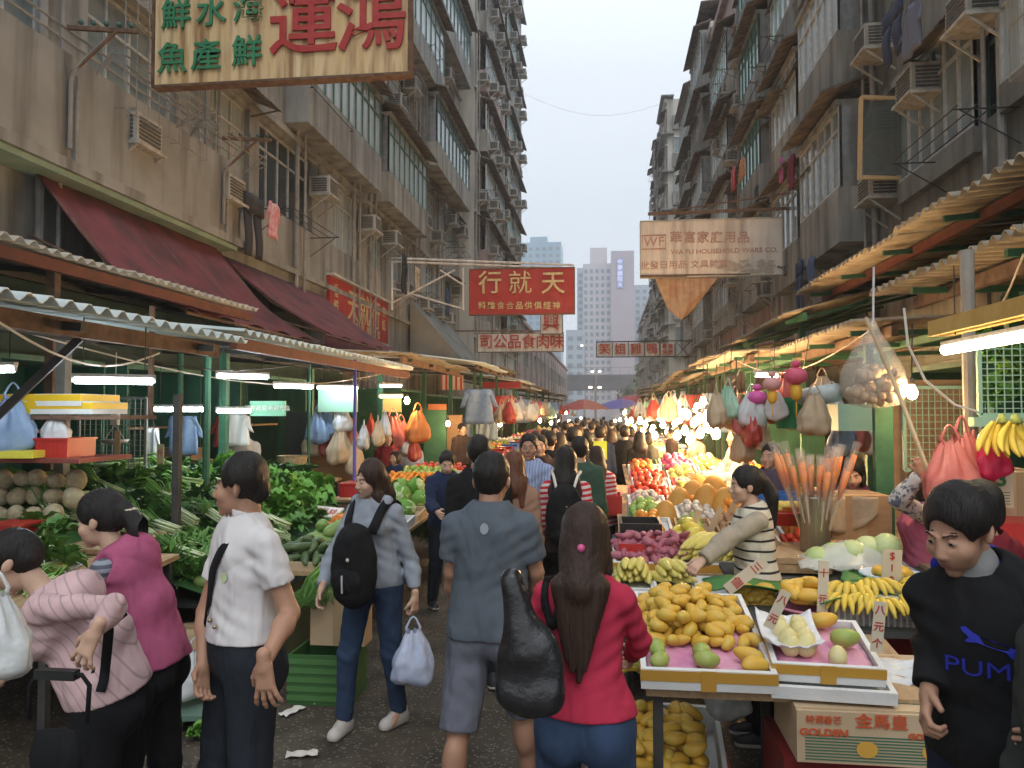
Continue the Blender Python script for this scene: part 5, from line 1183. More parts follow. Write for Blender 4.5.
b.slab(lambda u,v:(-.235+.24*u,-.17+.34*v,.075+.035*(abs(u-.5)*2)**3+.035*(abs(v-.5)*2)**3+.006*math.sin(u*25)*math.cos(v*21)),14,14,(0,0,.006)); o=b.build('foam_net',M_net,T2,True,world=False)
foam_box('second white foam lid under the smaller mango tray',((A_.x+B_.x)/2+.03,3.50,.79),B_.x-A_.x+.04,.52,.05,R(-4),R(7),None,None)
# price cards
card('slanted pale price card between the two mango trays',at(768,628,3.35),.045,.17,R(10),'八元',tilt=R(28))
card('tall pale price card with red characters at the right tray corner',at(876,652,3.30),.045,.20,R(0),'八元个',tilt=R(6))
card('pair of pale price sticks behind the mango bowl',at(822,612,4.0),.05,.25,R(5),'十元',tilt=R(3))
card('pale price card with red characters above the bananas on the right',at(891,586,4.4),.10,.19,0,'$10',tilt=R(3))
card('long white price card leaning over the back of the mango heap',at(727,590,4.15),.06,.25,R(-10),'三個',tilt=R(50))
# lower foam box
T3=foam_box('lower white foam box with blue tape full of small mangoes under the table',(.33,3.95,.22),.52,.62,.16,R(-3),R(10),M_tapeb)
A_=at(672,720,3.7); T3.location=(A_.x,3.95,.16)
heap(T3,'mango','mango','dull yellow mango in the lower foam box under the table','mango','mangoes in the lower box',.082,2,rr,.8,sc=(1.0,1.2),jit=.3)
for (x,y) in((640,690),(660,684),(690,690),(735,690)):
    p=at(x,y,3.9); use('banana_bunch_small','banana_bunch',p+Vector((0,.1,.02)),(0,0,rr.uniform(0,6)),1,'small banana bunch crowded under the front mango table','bananas','bananas under the mango table')
b=MB(); p=at(690,760,4.0); stool=empty('red_crate',(p.x-.3,3.7,0)); tag(stool,'dark red plastic crate under the lower foam box','crate'); b.box(p.x-.32,3.72,0,p.x+.2,4.2,.15); b.build('crate_body',M_redp,stool)
# golden mango carton
gc=empty('mango_carton',(1.42,3.42,.40)); tag(gc,'printed cardboard mango carton with GOLDEN lettering lying open under the trays','carton')
gx0=at(797,735,3.2).x; gx1=gx0+.66; gz=at(860,765,3.2).z; gz1=at(860,713,3.2).z
gc.location=((gx0+gx1)/2,3.4,gz)
b=MB(); b.box(gx0,3.2,gz,gx1,3.62,gz1); b.build('box',M_cardl,gc)
b=MB(); b.add([(gx0,3.62,gz1+.002),(gx1,3.62,gz1+.002),(gx1+.02,3.72,gz1+.07),(gx0-.02,3.72,gz1+.07),(gx0,3.62,gz1+.008),(gx1,3.62,gz1+.008),(gx1+.02,3.72,gz1+.076),(gx0-.02,3.72,gz1+.076)],[(0,3,2,1),(4,5,6,7),(0,1,5,4),(1,2,6,5),(2,3,7,6),(3,0,4,7)]); 
b.box(gx0,3.22,gz1+.001,gx1,3.4,gz1+.007); b.build('flap',M_cardl,gc)
M_pg=mat('print_dark_green',(.05,.16,.10),.7); M_po=mat('print_red_orange',(.62,.10,.03),.7)
b=MB()
for k in range(9):
    z=gz+.012+k*.0115; b.box(gx0+.03,3.1975,z,gx1-.02,3.1995,z+.0045)
b.build('printed_lines',M_pg,gc)
text('GOLDEN',.036,M_po,(gx0+.10,3.195,gz+.118),(R(90),0,0),gc,'lettering',.001,.0012,1.25); text('GOLD LILY',.030,M_po,(gx0+.50,3.195,gz+.118),(R(90),0,0),gc,'lettering',.001,.0012,1.2)
text('金馬皇',.06,M_po,(gx0+.315,3.195,gz+.165),(R(90),0,0),gc,'lettering',.001,.0006,1.1); text('特選香芒',.034,M_po,(gx0+.10,3.195,gz+.165),(R(90),0,0),gc,'lettering',.001,.0003); text('菲律賓芒果',.03,M_po,(gx0+.54,3.195,gz+.165),(R(90),0,0),gc,'lettering',.001,.0003)
text('FINEST QUALITY MANGOES',.022,M_pg,(gx0+.36,3.30,gz1+.009),(0,0,0),gc,'lettering',.0005,.0004,1.2); text('文',.05,M_po,(gx0+.12,3.30,gz1+.009),(0,0,0),gc,'lettering',.0005,.001)
b=MB()
for dx in(.24,.46):
    b.lathe([(.001,-.002),(.032,-.002),(.032,.0),(.001,.0)],(0,0,0),14); 
b.V=[(gx0+(.26 if i<56 else .50)+v[0]*(1.25),3.1965+v[2]*.5,gz+.06+v[1]) for i,v in enumerate(b.V)]; b.build('printed_mango',mat('print_mango',(.70,.38,.06),.7),gc)
# box that the carton sits on
o=empty('red_crate',((gx0+gx1)/2,3.4,0)); tag(o,'dark red plastic crate beneath the printed mango carton','crate'); b=MB(); b.box(gx0-.04,3.25,.0,gx1-.03,3.66,gz-.004); b.build('crate_body',mat('dark_red_plastic',(.16,.012,.012),.5),o)
for k in range(5): b=MB(); b.box(gx0-.045,3.245,.06+k*.075,gx1-.025,3.249,.10+k*.075); b.build('crate_slat',mat('dark_red_plastic2',(.09,.008,.008),.5),o)
bg=bag((gx0-.18,3.75,.72),'crumpled clear plastic bag with green print hanging under the trays',mat('clear_plastic_grey',(.42,.43,.42),.2,(.3,.32,.3),12,alpha=.75,spec=.7),.8)
bag((gx0-.03,3.5,.33),'crumpled red plastic bag on the ground beside the printed carton',M_bgr,.6,1.2)
# bundle of newspaper/plastic on carton
b=MB(); b.slab(lambda u,v:(gx0+.28+.42*u,3.42+.2*v,gz1+.05+.035*math.sin(u*11+v*6)*math.cos(v*8)+.03*v),16,9,(0,0,.006)); tag(b.build('crumpled_wrapping',M_bgw,None,True),'crumpled pale wrapping lying on top of the printed carton','wrapping')
# middle: mango bowl, banana baskets
stall_table('low stall board holding the mango bowl and banana baskets',.72,2.3,3.95,5.2,.82,.90,cloth=mat('dark_cloth_board',(.05,.05,.05),.9,(.09,.09,.08),5))
M_leafl=mat('banana_leaf',(.05,.17,.04),.5,(.08,.24,.06),4,stretch=(1,8,1),bump=.3)
for i,(x,y,Y,rz) in enumerate(((850,603,4.2,.5),(900,600,4.25,-.4),(760,600,4.35,.2),(870,575,4.7,1.2))):
    p=at(x,y,Y); b=MB(); b.slab(lambda u,v:(p.x+(u-.5)*.55*math.cos(rz)-(v-.5)*.26*math.sin(rz),p.y+(u-.5)*.55*math.sin(rz)+(v-.5)*.26*math.cos(rz),.95+.02*math.sin(u*6)+.03*(abs(v-.5)*2)**2),14,6,(0,0,.004)); tag(b.build('banana_leaf',M_leafl,None,True),['broad green leaf under the bananas left of the dark wire basket','broad green leaf under the rightmost bananas','dark green leaf behind the mango heap','broad green leaf behind the bananas beside the bagged cabbage'][i],'leaf')
w0=at(883,603,4.2); wb=empty('wire_basket',(w0.x,4.2,.84)); tag(wb,'grey rimmed wire basket wrapped in clear plastic holding bananas on the right','basket')
b=MB(); boxmesh(b,.62,.34,.13,.012); b.build('body',mat('basket_grey',(.16,.15,.14),.5,(.30,.29,.27),14,stretch=(1,1,8)),wb,world=False)
b=MB(); 
for k in range(22): b.box(-.30+k*.029,-.176,.0,-.29+k*.029,-.172,.13)
b.box(-.33,-.18,.13,.33,.18,.14); b.build('wire_rim',mat('basket_wire',(.45,.44,.40),.4),wb,world=False)
for i,(x,y,Y,rz,s,k_) in enumerate([(848,590,4.2,2.8,1,0),(870,586,4.3,3.3,1,0),(842,600,4.1,2.4,.9,0),(905,600,4.1,3.6,1,0),(925,602,4.1,2.9,1,0),(915,590,4.3,3.2,1,0),(880,604,4.05,3.0,.9,0),(865,601,4.05,2.6,.9,1),(900,585,4.4,3.9,.9,1)]):
    p=at(x,y,Y); use('banana_bunch_small' if k_ else 'banana_bunch','banana_bunch',(p.x,p.y,p.z-.03),(R(-8),0,rz),s,'yellow banana bunch in the wire basket on green leaves, %s from the left'%nth(i),'bananas','bananas in the wire basket')
def bowl(label,c,r,m,h=.08,name='basin',rim=True):
    root=empty(name,c); tag(root,label,'basin'); b=MB(); b.lathe([(r*.7,0),(r*.75,0),(r*.98,h),(r*1.04,h),(r*1.04,h+.012),(r*.95,h+.012),(r*.68,.012),(.01,.012)],n=24); b.build('bowl',m,root,True,world=False); root['_w']=r*2;root['_d']=r*2;root['_h']=h; return root
bl=bowl('blue rimmed white bowl holding yellow fruit behind the bananas',at(893,584,4.65),.17,mat('pale_blue_bowl',(.55,.66,.82),.3),.05)
for k in range(7): a=k*.9; use('mango','mango',bl.location+Vector((.08*math.cos(a)*(k>0),.06*math.sin(a)*(k>0),.07)),(R(80),0,a),.9,'yellow fruit in the blue rimmed bowl','fruit','fruit in the blue rimmed bowl')
bm=bowl('pink lined basin of large mangoes behind the smaller tray',at(808,618,4.15),.14,mat('pink_basin',(.62,.25,.33),.5),.05)
for k in range(17):
    a=k*2.4; q=.02+.098*math.sqrt(k/17); use('mango','mango',bm.location+Vector((q*math.cos(a),q*math.sin(a),.10+.05*(1-q/.12)+.035*(k%3==0))),(R(90)+rr.uniform(-.4,.4),0,a),1.12,'large orange yellow mango heaped in the pink basin','mango','mangoes in the pink basin')
for k in range(26):
    p=at(rr.uniform(735,775),rr.uniform(588,612),4.35); use('mango','mango',(p.x,p.y,p.z),(R(90)+rr.uniform(-.4,.4),0,rr.uniform(0,6)),1.05,'yellow mango in the dark tray behind the long price card','mango','mangoes behind the long price card')
# bagged cabbage pile
p=at(855,580,4.9); root=empty('bagged_cabbage',(p.x,4.9,.95)); tag(root,'clear bag of pale cabbages lying behind the banana leaf','bagged cabbages')
b=MB()
for k in range(5): b.ball((p.x-.2+.10*k,4.95+.03*(k%2),1.0+.022*k),.085,12,8)
b.build('cabbages',M_cab,root,True); b=MB(); b.slab(lambda u,v:(p.x-.33+.66*u,4.82+.28*v,.97+.16*math.sin(math.pi*min(1,u*.9+.1))*math.sin(math.pi*v)*(.7+.5*u)+.008*math.sin(u*31)*math.cos(v*23)),22,12,(0,0,.003)); b.build('film',mat('clear_film',(.75,.78,.75),.15,alpha=.35,spec=.8),root,True)
# corn trays
stall_table('narrow white board carrying the two trays of corn',.05,.95,4.7,5.25,.78,.80,cloth=M_foam)
for i,(x,Y) in enumerate(((634,4.9),(676,4.9))):
    p=at(x,583,Y-.2); T=foam_box('white tray of corn cobs, '+('left one of two by the long haired woman' if i==0 else 'right one of two beside the stripe sleeved vendor'),(p.x,4.93,.815),.25,.36,.05,0,R(6),None)
    for L_ in range(3):
        for k in range(5-L_):
            q=mtx(T)@Vector((-.09+k*.045+L_*.022,.0,.065+L_*.038)); use('corn','corn_cob',q,(R(90)+rr.uniform(-.1,.1),0,rr.uniform(-.2,.2)+(.25 if i else -.15)),1.1,'yellow green corn cob in the '+('left' if i==0 else 'right')+' corn tray','corn cob','corn in the '+('left' if i==0 else 'right')+' tray')
# fruit slope, trays receding
slope=[ # px centre at row, Y, width px list
]
kinds=[('purple_yam','purple_yam','purple yam',.05,3,'y'),('potato','brown_yam','brown yam',.062,3,'rand'),('orange','orange','orange',.074,2,'up'),('apple','red_apple','red apple',.076,2,'up'),('green_apple','green_apple','green apple',.076,2,'up'),('lemon','lemon','yellow lemon',.062,2,'rand'),('garlic','garlic_bulb','white garlic bulb',.062,2,'up'),('tomato','tomato','red tomato',.068,2,'up'),('carrot','carrot','orange carrot',.055,3,'y'),('papaya','papaya','yellow papaya',.095,2,'rand'),('mango','mango','yellow mango',.08,2,'rand'),('green_mango','green_mango','green mango',.08,2,'up'),('persimmon','persimmon','orange persimmon',.078,2,'up'),('pomelo','pomelo','pale pomelo',.095,2,'up'),('red_onion','red_onion','red onion',.076,2,'up'),('dragon_fruit','dragon_fruit','pink dragon fruit',.09,2,'rand'),('turnip','turnip','white turnip',.08,2,'rand')]
KD={k[0]:k for k in kinds}
cnt={}
def ftray(x,y,z,w,d,tilt,key,where,boxm=None,tape=None,layers=None,scm=1,maxn=46):
    k=KD[key]; T=foam_box('tray of %ss %s'%(k[2],where),(x,y,z),w,d,.06,0,R(tilt),tape,None,m=boxm); 
    heap(T,k[0],k[1],'%s in the tray %s'%(k[2],where),k[2].split()[-1],'%ss in the tray %s'%(k[2],where),k[3]*scm,layers or k[4],rr,.75,orient=k[5],sc=(.95*scm,1.12*scm),maxn=maxn)
    return T
stall_table('long sloping board under the rows of fruit trays on the right',.1,2.35,5.3,9.2,.80,1.02,cloth=M_wood)
b=MB(); p=at(700,570,5.3); T=foam_box('long white foam tray with orange tape holding corn and purple yams',(1.02-.02,5.55,.83),1.05,.42,.10,0,R(10),M_tape)
p=at(690,550,5.5); T.location.x=p.x+.0
for L_ in range(3):
    for k in range(9-L_):
        q=mtx(T)@Vector((-.02+k*.055+L_*.025,-.05,.12+L_*.04)); use('corn','corn_cob',q,(R(100),0,-.75+rr.uniform(-.15,.15)),1.35,'large corn cob slanting in the long orange taped tray','corn cob','corn in the long tray')
heap(T,'purple_yam','purple_yam','purple yam in the long orange taped tray','yam','purple yams in the long tray',.052,3,rr,1.0,area=(-1,.15,.05,1),orient='rand',sc=(1,1.3))
heap(T,'purple_yam','purple_yam','purple yam in the long orange taped tray','yam','purple yams in the long tray',.052,3,rr,1.0,area=(-1,-.1,-.9,.05),orient='rand',sc=(1,1.3))
rows=[(6.05,.88,[('mango','at the left edge beside a red crate',.30,None),('papaya','in the middle front of the slope',.36,None),('potato','right of the papayas',.42,None),('tomato','in the vendor side corner',.34,M_redp)]),
 (6.62,.915,[('orange','at the left edge in the second row',.36,None),('green_mango','before the upright cardboard',.30,M_card),('potato','heaped at the centre of the slope',.46,M_card),('carrot','beside the stripe sleeved vendor',.36,None)]),
 (7.2,.95,[('green_apple','at the left edge in the third row',.40,M_greenp),('garlic','pale and second in the third row',.34,None),('orange','mid slope beside the pumpkins',.40,None),('potato','right side of the third row',.42,None)]),
 (7.78,.985,[('garlic','at the left in the fourth row',.36,None),('orange','bright in the fourth row',.42,None),('purple_yam','in the fourth row',.40,None),('lemon','near the white shirted vendor',.42,None)]),
 (8.4,1.02,[('tomato','far left of the fifth row',.44,M_redp),('lemon','centre of the fifth row',.44,None),('garlic','right of the lemons in the fifth row',.40,None),('mango','at the far vendor side',.44,None)])]
for (y,z,L_) in rows:
    x=.16+ (y-6)*.03
    for (k,wh,w,bmx) in L_: ftray(x+w/2,y,z-.02+.0,w,.50,9,k,wh,bmx,scm=1.12); x+=w+.03
for i,(px,py,Y,s) in enumerate([(678,508,7.6,1.15),(692,502,7.8,1.25),(706,506,7.5,1.2),(700,492,8.3,1.1),(716,498,8.0,1.35),(665,520,7.0,1.0),(724,508,7.4,1.1)]):
    p=at(px,py,Y); use('pumpkin','pumpkin',(p.x,p.y,p.z),(rr.uniform(-.2,.2),rr.uniform(-.2,.2),0),(s,s,s*1.35),'tall orange brown pumpkin standing mid slope, %s of the group'%nth(i),'pumpkin','pumpkins standing on the slope')
for i,(px,py,Y) in enumerate([(688,532,6.3),(708,528,6.4),(722,520,6.7)]):
    p=at(px,py,Y); card('blank cardboard stick label among the yams, %s from the left'%nth(i),(p.x,Y,p.z-.05),.05,.24,.2*i,'',m=M_cardl,tilt=R(22+i*6))
# red crates beneath left edge
for i,(px,py,Y) in enumerate(((640,548,5.6),(640,528,6.0),(606,500,7.6))):
    p=at(px,py,Y); z=p.z-.12; root=empty('plastic_crate',(p.x,Y,z)); tag(root,['red plastic crate at the left end of the long tray','black plastic crate of yellow fruit at the slope edge','dull red crate far along the slope edge'][i],'crate'); b=MB(); boxmesh(b,.30,.4,.18,.015); b.build('body',[M_redp,M_blackp,M_redp][i],root,world=False)
    b=MB()
    for k in range(7): b.box(-.14+k*.043,-.206,.02,-.12+k*.043,-.2005,.16)
    b.build('rib',[M_redp,M_blackp,M_redp][i],root,world=False)
b=MB(); tag(b.box(.05,5.25,0,.09,9.2,.74).build('slope_apron',mat('striped_apron_cloth',(.22,.2,.22),.8,(.4,.4,.45),2,wave=((0,1,0),6,(.07,.07,.08),.4))),'grey striped cloth hanging along the walkway side of the slope','cloth')
# second slope beyond 9.2 to 15
stall_table('second sloping board of bright fruit further up on the right',.25,2.3,9.3,12.6,.95,1.05,cloth=M_wood)
for j,y in enumerate((9.6,10.4,11.2,12.0)):
    x=.3
    for i,k in enumerate([['apple','garlic','lemon','persimmon'],['tomato','pomelo','turnip','orange'],['persimmon','dragon_fruit','mango','lemon'],['apple','dragon_fruit','pomelo','tomato']][j]):
        ftray(x+.24,y,.97+.03*j,.46,.66,9,k,'in far row %s, %s from the left'%(nth(j),nth(i)),[None,M_redp,None,M_greenp][(i+j)%4],scm=1.08,maxn=44); x+=.49
# wooden cabinet with canister
p=at(800,560,4.95); cab=empty('wooden_cabinet',(p.x+.03,5.15,0)); tag(cab,'low wooden counter with open dark shelves holding the metal canister','counter')
x0=at(772,545,4.9).x; x1=at(833,545,4.9).x
b=MB(); b.box(x0-.1,4.9,.985,x1,5.5,1.02); b.box(x0-.06,4.9,.93,x1-.005,4.93,.98); b.build('top',M_wood,cab)
b=MB(); b.box(x0-.05,4.95,0,x0-.02,5.45,.98); b.box(x1-.04,4.95,0,x1-.01,5.45,.98); b.box(x0-.019,5.42,0,x1-.041,5.44,.98); b.build('side_panel',M_dark,cab)
for z in(.60,.78): b=MB(); b.box(x0-.019,4.97,z,x1-.041,5.41,z+.02); b.build('shelf',M_wood,cab)
cc=at(815,532,5.15); can=empty('metal_canister',(cc.x,5.15,1.022)); tag(can,'tall dented metal canister holding the bundle of wrapped orange tipped sticks','canister')
b=MB(); b.lathe([(.075,0),(.09,.005),(.09,.33),(.094,.335),(.094,.345),(.086,.345),(.084,.02),(.01,.02)],n=24); b.build('can',mat('galvanised_can',(.34,.29,.22),.4,(.46,.40,.32),8,stretch=(6,6,.6),metal=.7),can,True,world=False)
M_orw=mat('orange_wrapped_flower',(.85,.20,.03),.5,(.80,.34,.10),12); M_clr=mat('clear_sleeve',(.80,.70,.62),.12,alpha=.16,spec=.9); M_stk=mat('pale_stick',(.62,.45,.26),.7)
for i in range(30):
    a=rr.uniform(0,6.28); q=rr.uniform(.1,1)**.6; ox,oy=math.cos(a)*.06*q,math.sin(a)*.06*q; tx,ty=math.cos(a)*.19*q,math.sin(a)*.12*q; H=rr.uniform(.50,.62)
    s=empty('wrapped_flower_stick',(cc.x+ox,5.15+oy,1.05)); tag(s,'orange tipped stick in a clear sleeve standing in the metal canister','wrapped stick','wrapped sticks in the metal canister')
    b=MB(); b.tube([(0,0,0),(tx*.6,ty*.6,H*.6),(tx,ty,H)],.004,5); b.build('stick',M_stk,s,world=False)
    b=MB(); b.tube([(tx*.62,ty*.62,H*.60),(tx*.8,ty*.8,H*.78),(tx*.98,ty*.98,H*.95)],[.008,.020,.018],7); b.build('orange_bud',M_orw,s,True,world=False)
    b=MB(); b.tube([(tx*.3,ty*.3,H*.3),(tx*.7,ty*.7,H*.7),(tx*1.08,ty*1.08,H*1.08)],[.008,.020,.026],7,False); b.build('sleeve',M_clr,s,True,world=False)
# red basin with corn, blue crate beside the canister
rb=bowl('red plastic basin of corn and squash beside the canister',at(782,524,5.4),.15,M_redp,.08)
for k in range(6): use('corn','corn_cob',rb.location+Vector((-.08+k*.032,0,.10+.02*(k%2))),(R(90),0,-.9),1,'corn cob lying in the red basin by the canister','corn cob','corn in the red basin')
p=at(776,503,6.2); root=empty('blue_crate',(p.x,6.2,p.z)); tag(root,'bright blue shallow crate behind the red basin','crate'); b=MB(); boxmesh(b,.32,.3,.08,.015); b.build('body',M_bluep,root,world=False)
# carton stall wall
def slabbox(name,label,cat,x0,y0,z0,x1,y1,z1,m,rot=0):
    root=empty(name,((x0+x1)/2,(y0+y1)/2,z0),rot); tag(root,label,cat); b=MB(); w,d=(x1-x0)/2,(y1-y0)/2; b.box(-w,-d,0,w,d,z1-z0); b.build('box',m,root,world=False); b=MB(); b.box(-w-.002,-.03,z1-z0-.0,w+.002,.03,z1-z0+.003); b.box(-.03,-d-.003,.0,.03,-d-.0005,z1-z0); b.build('tape_strip',mat('packing_tape',(.42,.30,.16),.3),root,world=False); return root
P0=at(832,540,5.3); P1=at(893,497,5.3); slabbox('cardboard_carton','large brown carton wall below the pink vested vendor, upper one','carton',P0.x,5.35,P0.z-.02,P1.x,5.75,P1.z,M_card,R(4))
P0=at(835,600,5.15); P1=at(880,545,5.15); slabbox('cardboard_carton','large brown carton wall below the pink vested vendor, lower one','carton',P0.x,5.2,.55,P1.x+.1,5.7,P1.z,M_card,R(-8))
b=MB(); p=at(850,500,5.3); b.slab(lambda u,v:(p.x-.18+.36*u,5.32-.03*math.sin(u*9),p.z+.02-.22*v*(.6+.5*math.sin(u*3.0+.4))),14,8,(0,.008,0)); tag(b.build('draped_rag',mat('rag_beige',(.40,.30,.20),.9,(.5,.4,.28),8,bump=.4),None,True),'beige rag draped over the upper carton below the vendor','rag')
# ================= LEFT stalls
M_box=mat('hawker_green_box',(.03,.12,.07),.6,(.05,.17,.10),3,streak=((.02,.04,.03),.6,6)); M_boxd=mat('hawker_dark_interior',(.03,.04,.035),.8,(.06,.06,.05),5)
M_shut=mat('roller_shutter',(.16,.17,.15),.6,(.24,.25,.22),3,metal=.3,streak=((.1,.08,.06),.6,6))
def hawker(label,side,y0,y1,xf,xb,h=2.35,m=None,shelves=(1.1,1.7)):
    root=empty('stall_cabinet',((xf+xb)/2,(y0+y1)/2,.13)); tag(root,label,'stall cabinet'); m=m or M_box; e=.03
    b=MB(); b.box(xb,y0,.13,xb+ (e if xb<xf else -e),y1,h); b.build('back_panel',m,root)
    for yy in(y0,y1-.03): b=MB(); b.box(xb+(.031 if xb<xf else -.031),yy,.13,xf,yy+.03,h-.002); b.build('side_panel',m,root)
    b=MB(); b.box(xb,y0,h,xf,y1,h+.05); b.build('roof',m,root)
    for z in shelves: b=MB(); b.box(xb+(.032 if xb<xf else -.032),y0+.031,z,xb+(xf-xb)*.55,y1-.031,z+.025); b.build('shelf',M_wood,root)
    return root
r=random.Random(31)
# dark shop fronts / shutters behind the stalls
def shutter(label,side,y0,y1,X,z1=2.9):
    root=empty('roller_shutter',(X,(y0+y1)/2,.13)); tag(root,label,'shutter'); b=MB(); n=int((z1-.13)/.09)
    for k in range(n): b.box(X,y0,.13+k*.09,X-side*.03,y1,.13+k*.09+.082)
    b.build('slats',M_shut,root); b=MB(); b.box(X,y0-.08,.13,X-side*.06,y0-.001,z1+.3); b.box(X,y1+.001,.13,X-side*.06,y1+.08,z1+.3); b.box(X,y0-.001,z1,X-side*.10,y1+.001,z1+.3); b.build('frame',M_rust,root)
for i,(a,c) in enumerate(((3,5.6),(6,9.4),(9.8,12.8),(13.4,17),(17.6,21.5))): shutter('dull grey roller shutter of a shop behind the left stalls, %s from the front'%nth(i),-1,a,c,-6.93)
for i,(a,c) in enumerate(((4.2,6.6),(7.0,10.2),(10.8,14.2),(15,18.5),(19,22.5))): shutter('brown lit roller shutter of a shop behind the right stalls, %s from the front'%nth(i),1,a,c,4.93)
def tarp(label,x0,x1,y,z0,z1,m,axis='x',name='hanging_tarpaulin'):
    b=MB()
    if axis=='x': b.slab(lambda u,v:(x0+(x1-x0)*u,y+.04*math.sin(u*17+v*2),z0+(z1-z0)*v),30,6,(0,.01,0))
    else: b.slab(lambda u,v:(y+.04*math.sin(u*17+v*2),x0+(x1-x0)*u,z0+(z1-z0)*v),30,6,(.01,0,0))
    return tag(b.build(name,m,None,True),label,'tarpaulin')
tarp('dark green tarpaulin hanging behind the melon rack',3.0,5.8,-5.5,.3,2.75,M_boxd,'y')
hawker('dark green stall cabinet behind the leafy vegetables, nearest left',-1,5.9,7.3,-5.0,-5.9)
hawker('dark green stall cabinet with clothes hanging before it, second left',-1,7.5,9.0,-4.9,-5.8)
hawker('dark green stall cabinet behind the hanging plastic bags',-1,9.4,11.6,-4.6,-5.6,m=M_box)
hawker('bright green stall cabinet beside the brown shutter, left row',-1,14.6,16.2,-3.9,-5.2,2.3,m=M_grnb)
tarp('dark teal tarpaulin sheet hanging high behind the left tube lamps',3.0,17.2,-5.95,2.15,3.35,mat('teal_tarp',(.03,.06,.055),.8,(.05,.09,.085),3),'y')
tarp('dark green tarpaulin closing the back of the left stalls near the front',8.6,14.4,-5.98,.2,2.2,M_boxd,'y')
# wire grid panel
def wiregrid(label,P,U,Vv,nu,nv,rad,m,frame=.012):
    root=empty('wire_grid_panel',tuple(P)); tag(root,label,'wire grid'); b=MB(); P=Vector(P);U=Vector(U);Vv=Vector(Vv)
    for k in range(1,nu): b.bar(P+U*k/nu,P+U*k/nu+Vv,rad)
    for k in range(1,nv): b.bar(P+Vv*k/nv,P+Vv*k/nv+U,rad*.95)
    b.build('wires',m,root); b=MB()
    for a,c in((P,P+U),(P+Vv,P+U+Vv),(P,P+Vv),(P+U,P+U+Vv)): b.bar(a,c,frame*2)
    b.build('frame',m,root); return root
p=PY(78,472,6.6); q=PY(140,398,6.6); wiregrid('dark square wire grid behind the melons and grey post, left',(p.x,6.6,p.z),(q.x-p.x,.1,0),(0,0,q.z-p.z),12,14,.006,mat('grid_dull',(.20,.22,.20),.6))
# melon rack
rk=empty('melon_rack',(-3.9,5.2,0)); tag(rk,'tiered wooden rack loaded with netted melons under a shelf of red baskets','rack')
b=MB(); z=PY(20,535,5.2).z; b.box(-5.1,4.7,z-.03,-3.2,5.6,z); b.build('melon_board',M_wood,rk); zs=PY(50,456,5.2).z; b=MB(); b.box(-5.1,4.9,zs-.03,PY(88,456,5.0).x,5.5,zs); b.build('top_shelf',mat('shelf_red_edge',(.30,.05,.04),.6,(.2,.06,.04),5),rk)
for xx in(-5.05,-3.25): b=MB(); b.box(xx,5.55,0,xx+.05,5.6,zs+.45); b.build('upright',M_dark,rk)
k=0
for row,(n,dz,dy) in enumerate(((8,0,0),(8,.10,.12),(7,.21,.24),(6,.32,.36))):
    for i in range(n):
        x=-3.72-.14*i-.06*(row%2)+r.uniform(-.02,.02); 
        use('melon','melon',(x,4.85+dy+r.uniform(-.02,.02),z+.08+dz+r.uniform(-.01,.01)),(R(90)*(i%2)+r.uniform(-.5,.5),r.uniform(-.4,.4),r.uniform(0,6)),r.uniform(.85,1.1),'beige netted melon piled on the rack under the red baskets','melon','netted melons on the left rack')
def pbasket(label,c,w,d,h,m,rz=0):
    root=empty('plastic_basket',c,rz); tag(root,label,'basket'); b=MB(); boxmesh(b,w,d,h,.012); b.build('body',m,root,world=False); b=MB()
    n=int(w/.035)
    for k in range(n): b.box(-w/2+.01+k*.035,-d/2-.005,.015,-w/2+.028+k*.035,-d/2-.0008,h-.02)
    b.box(-w/2-.01,-d/2-.012,h,w/2+.01,d/2+.012,h+.015); b.build('rim',m,root,world=False); return root
p=PY(66,452,5.15); pbasket('red plastic basket on the shelf over the melons, the right one',(p.x,5.15,zs+.001),.24,.3,.12,M_redp)
p=PY(38,452,5.2); pbasket('darker red plastic basket on the shelf over the melons, the middle one',(p.x,5.2,zs+.001),.2,.3,.11,mat('dull_red_plastic',(.28,.02,.02),.4))
p=PY(48,435,5.1); bag((p.x+.05,5.12,zs+.3),'crumpled white plastic bag dropped on the red baskets',M_bgw,.75,.3)
p=PY(12,440,5.0); bag((p.x,5.0,zs+.38),'pale blue plastic bag at the left end of the basket shelf',M_bgb,1.25,.6)
p=PY(22,448,4.9); b=MB(); b.obox((p.x,4.92,zs+.03),(.22,.2,.05),(0,0,.2)); tag(b.build('yellow_packet',mat('packet_yellow',(.7,.6,.05),.4,(.8,.7,.1),5)),'flat yellow packet lying on the basket shelf','packet')
for i,(x0_,x1_,yy) in enumerate(((-10,88,399),(-30,96,407))):
    A=PY(x0_,yy,5.1); Bq=PY(x1_,yy,5.1); z_=PY(50,yy,5.1).z; foam_box(['upper','lower'][i]+' white foam box with yellow tape stored above the melon rack',((A.x+Bq.x)/2,5.25,z_-.05),Bq.x-A.x,.42,.085,R(-2+3*i),0,mat('yellow_tape',(.75,.48,.02),.35))
o=empty('storage_shelf',(-4.2,5.3,1.88)); tag(o,'rusty iron storage shelf holding foam boxes over the melons','shelf'); b=MB(); zz=PY(50,411,5.1).z-.03; b.box(-5.0,5.05,zz-.03,-3.35,5.5,zz-.001); b.build('board',M_rust,o); b=MB(); b.bar((-4.9,5.5,zz-.03),(-4.9,5.5,2.7),.03); b.bar((-3.4,5.5,zz-.03),(-3.4,5.5,2.7),.03); b.build('hanger_rod',M_rust,o)
b=MB(); b.bar(PY(-5,418,4.1),PY(80,338,4.3),.045); tag(b.build('diagonal_strut',M_dark),'dark iron strut running diagonally to the low white canopy','strut')
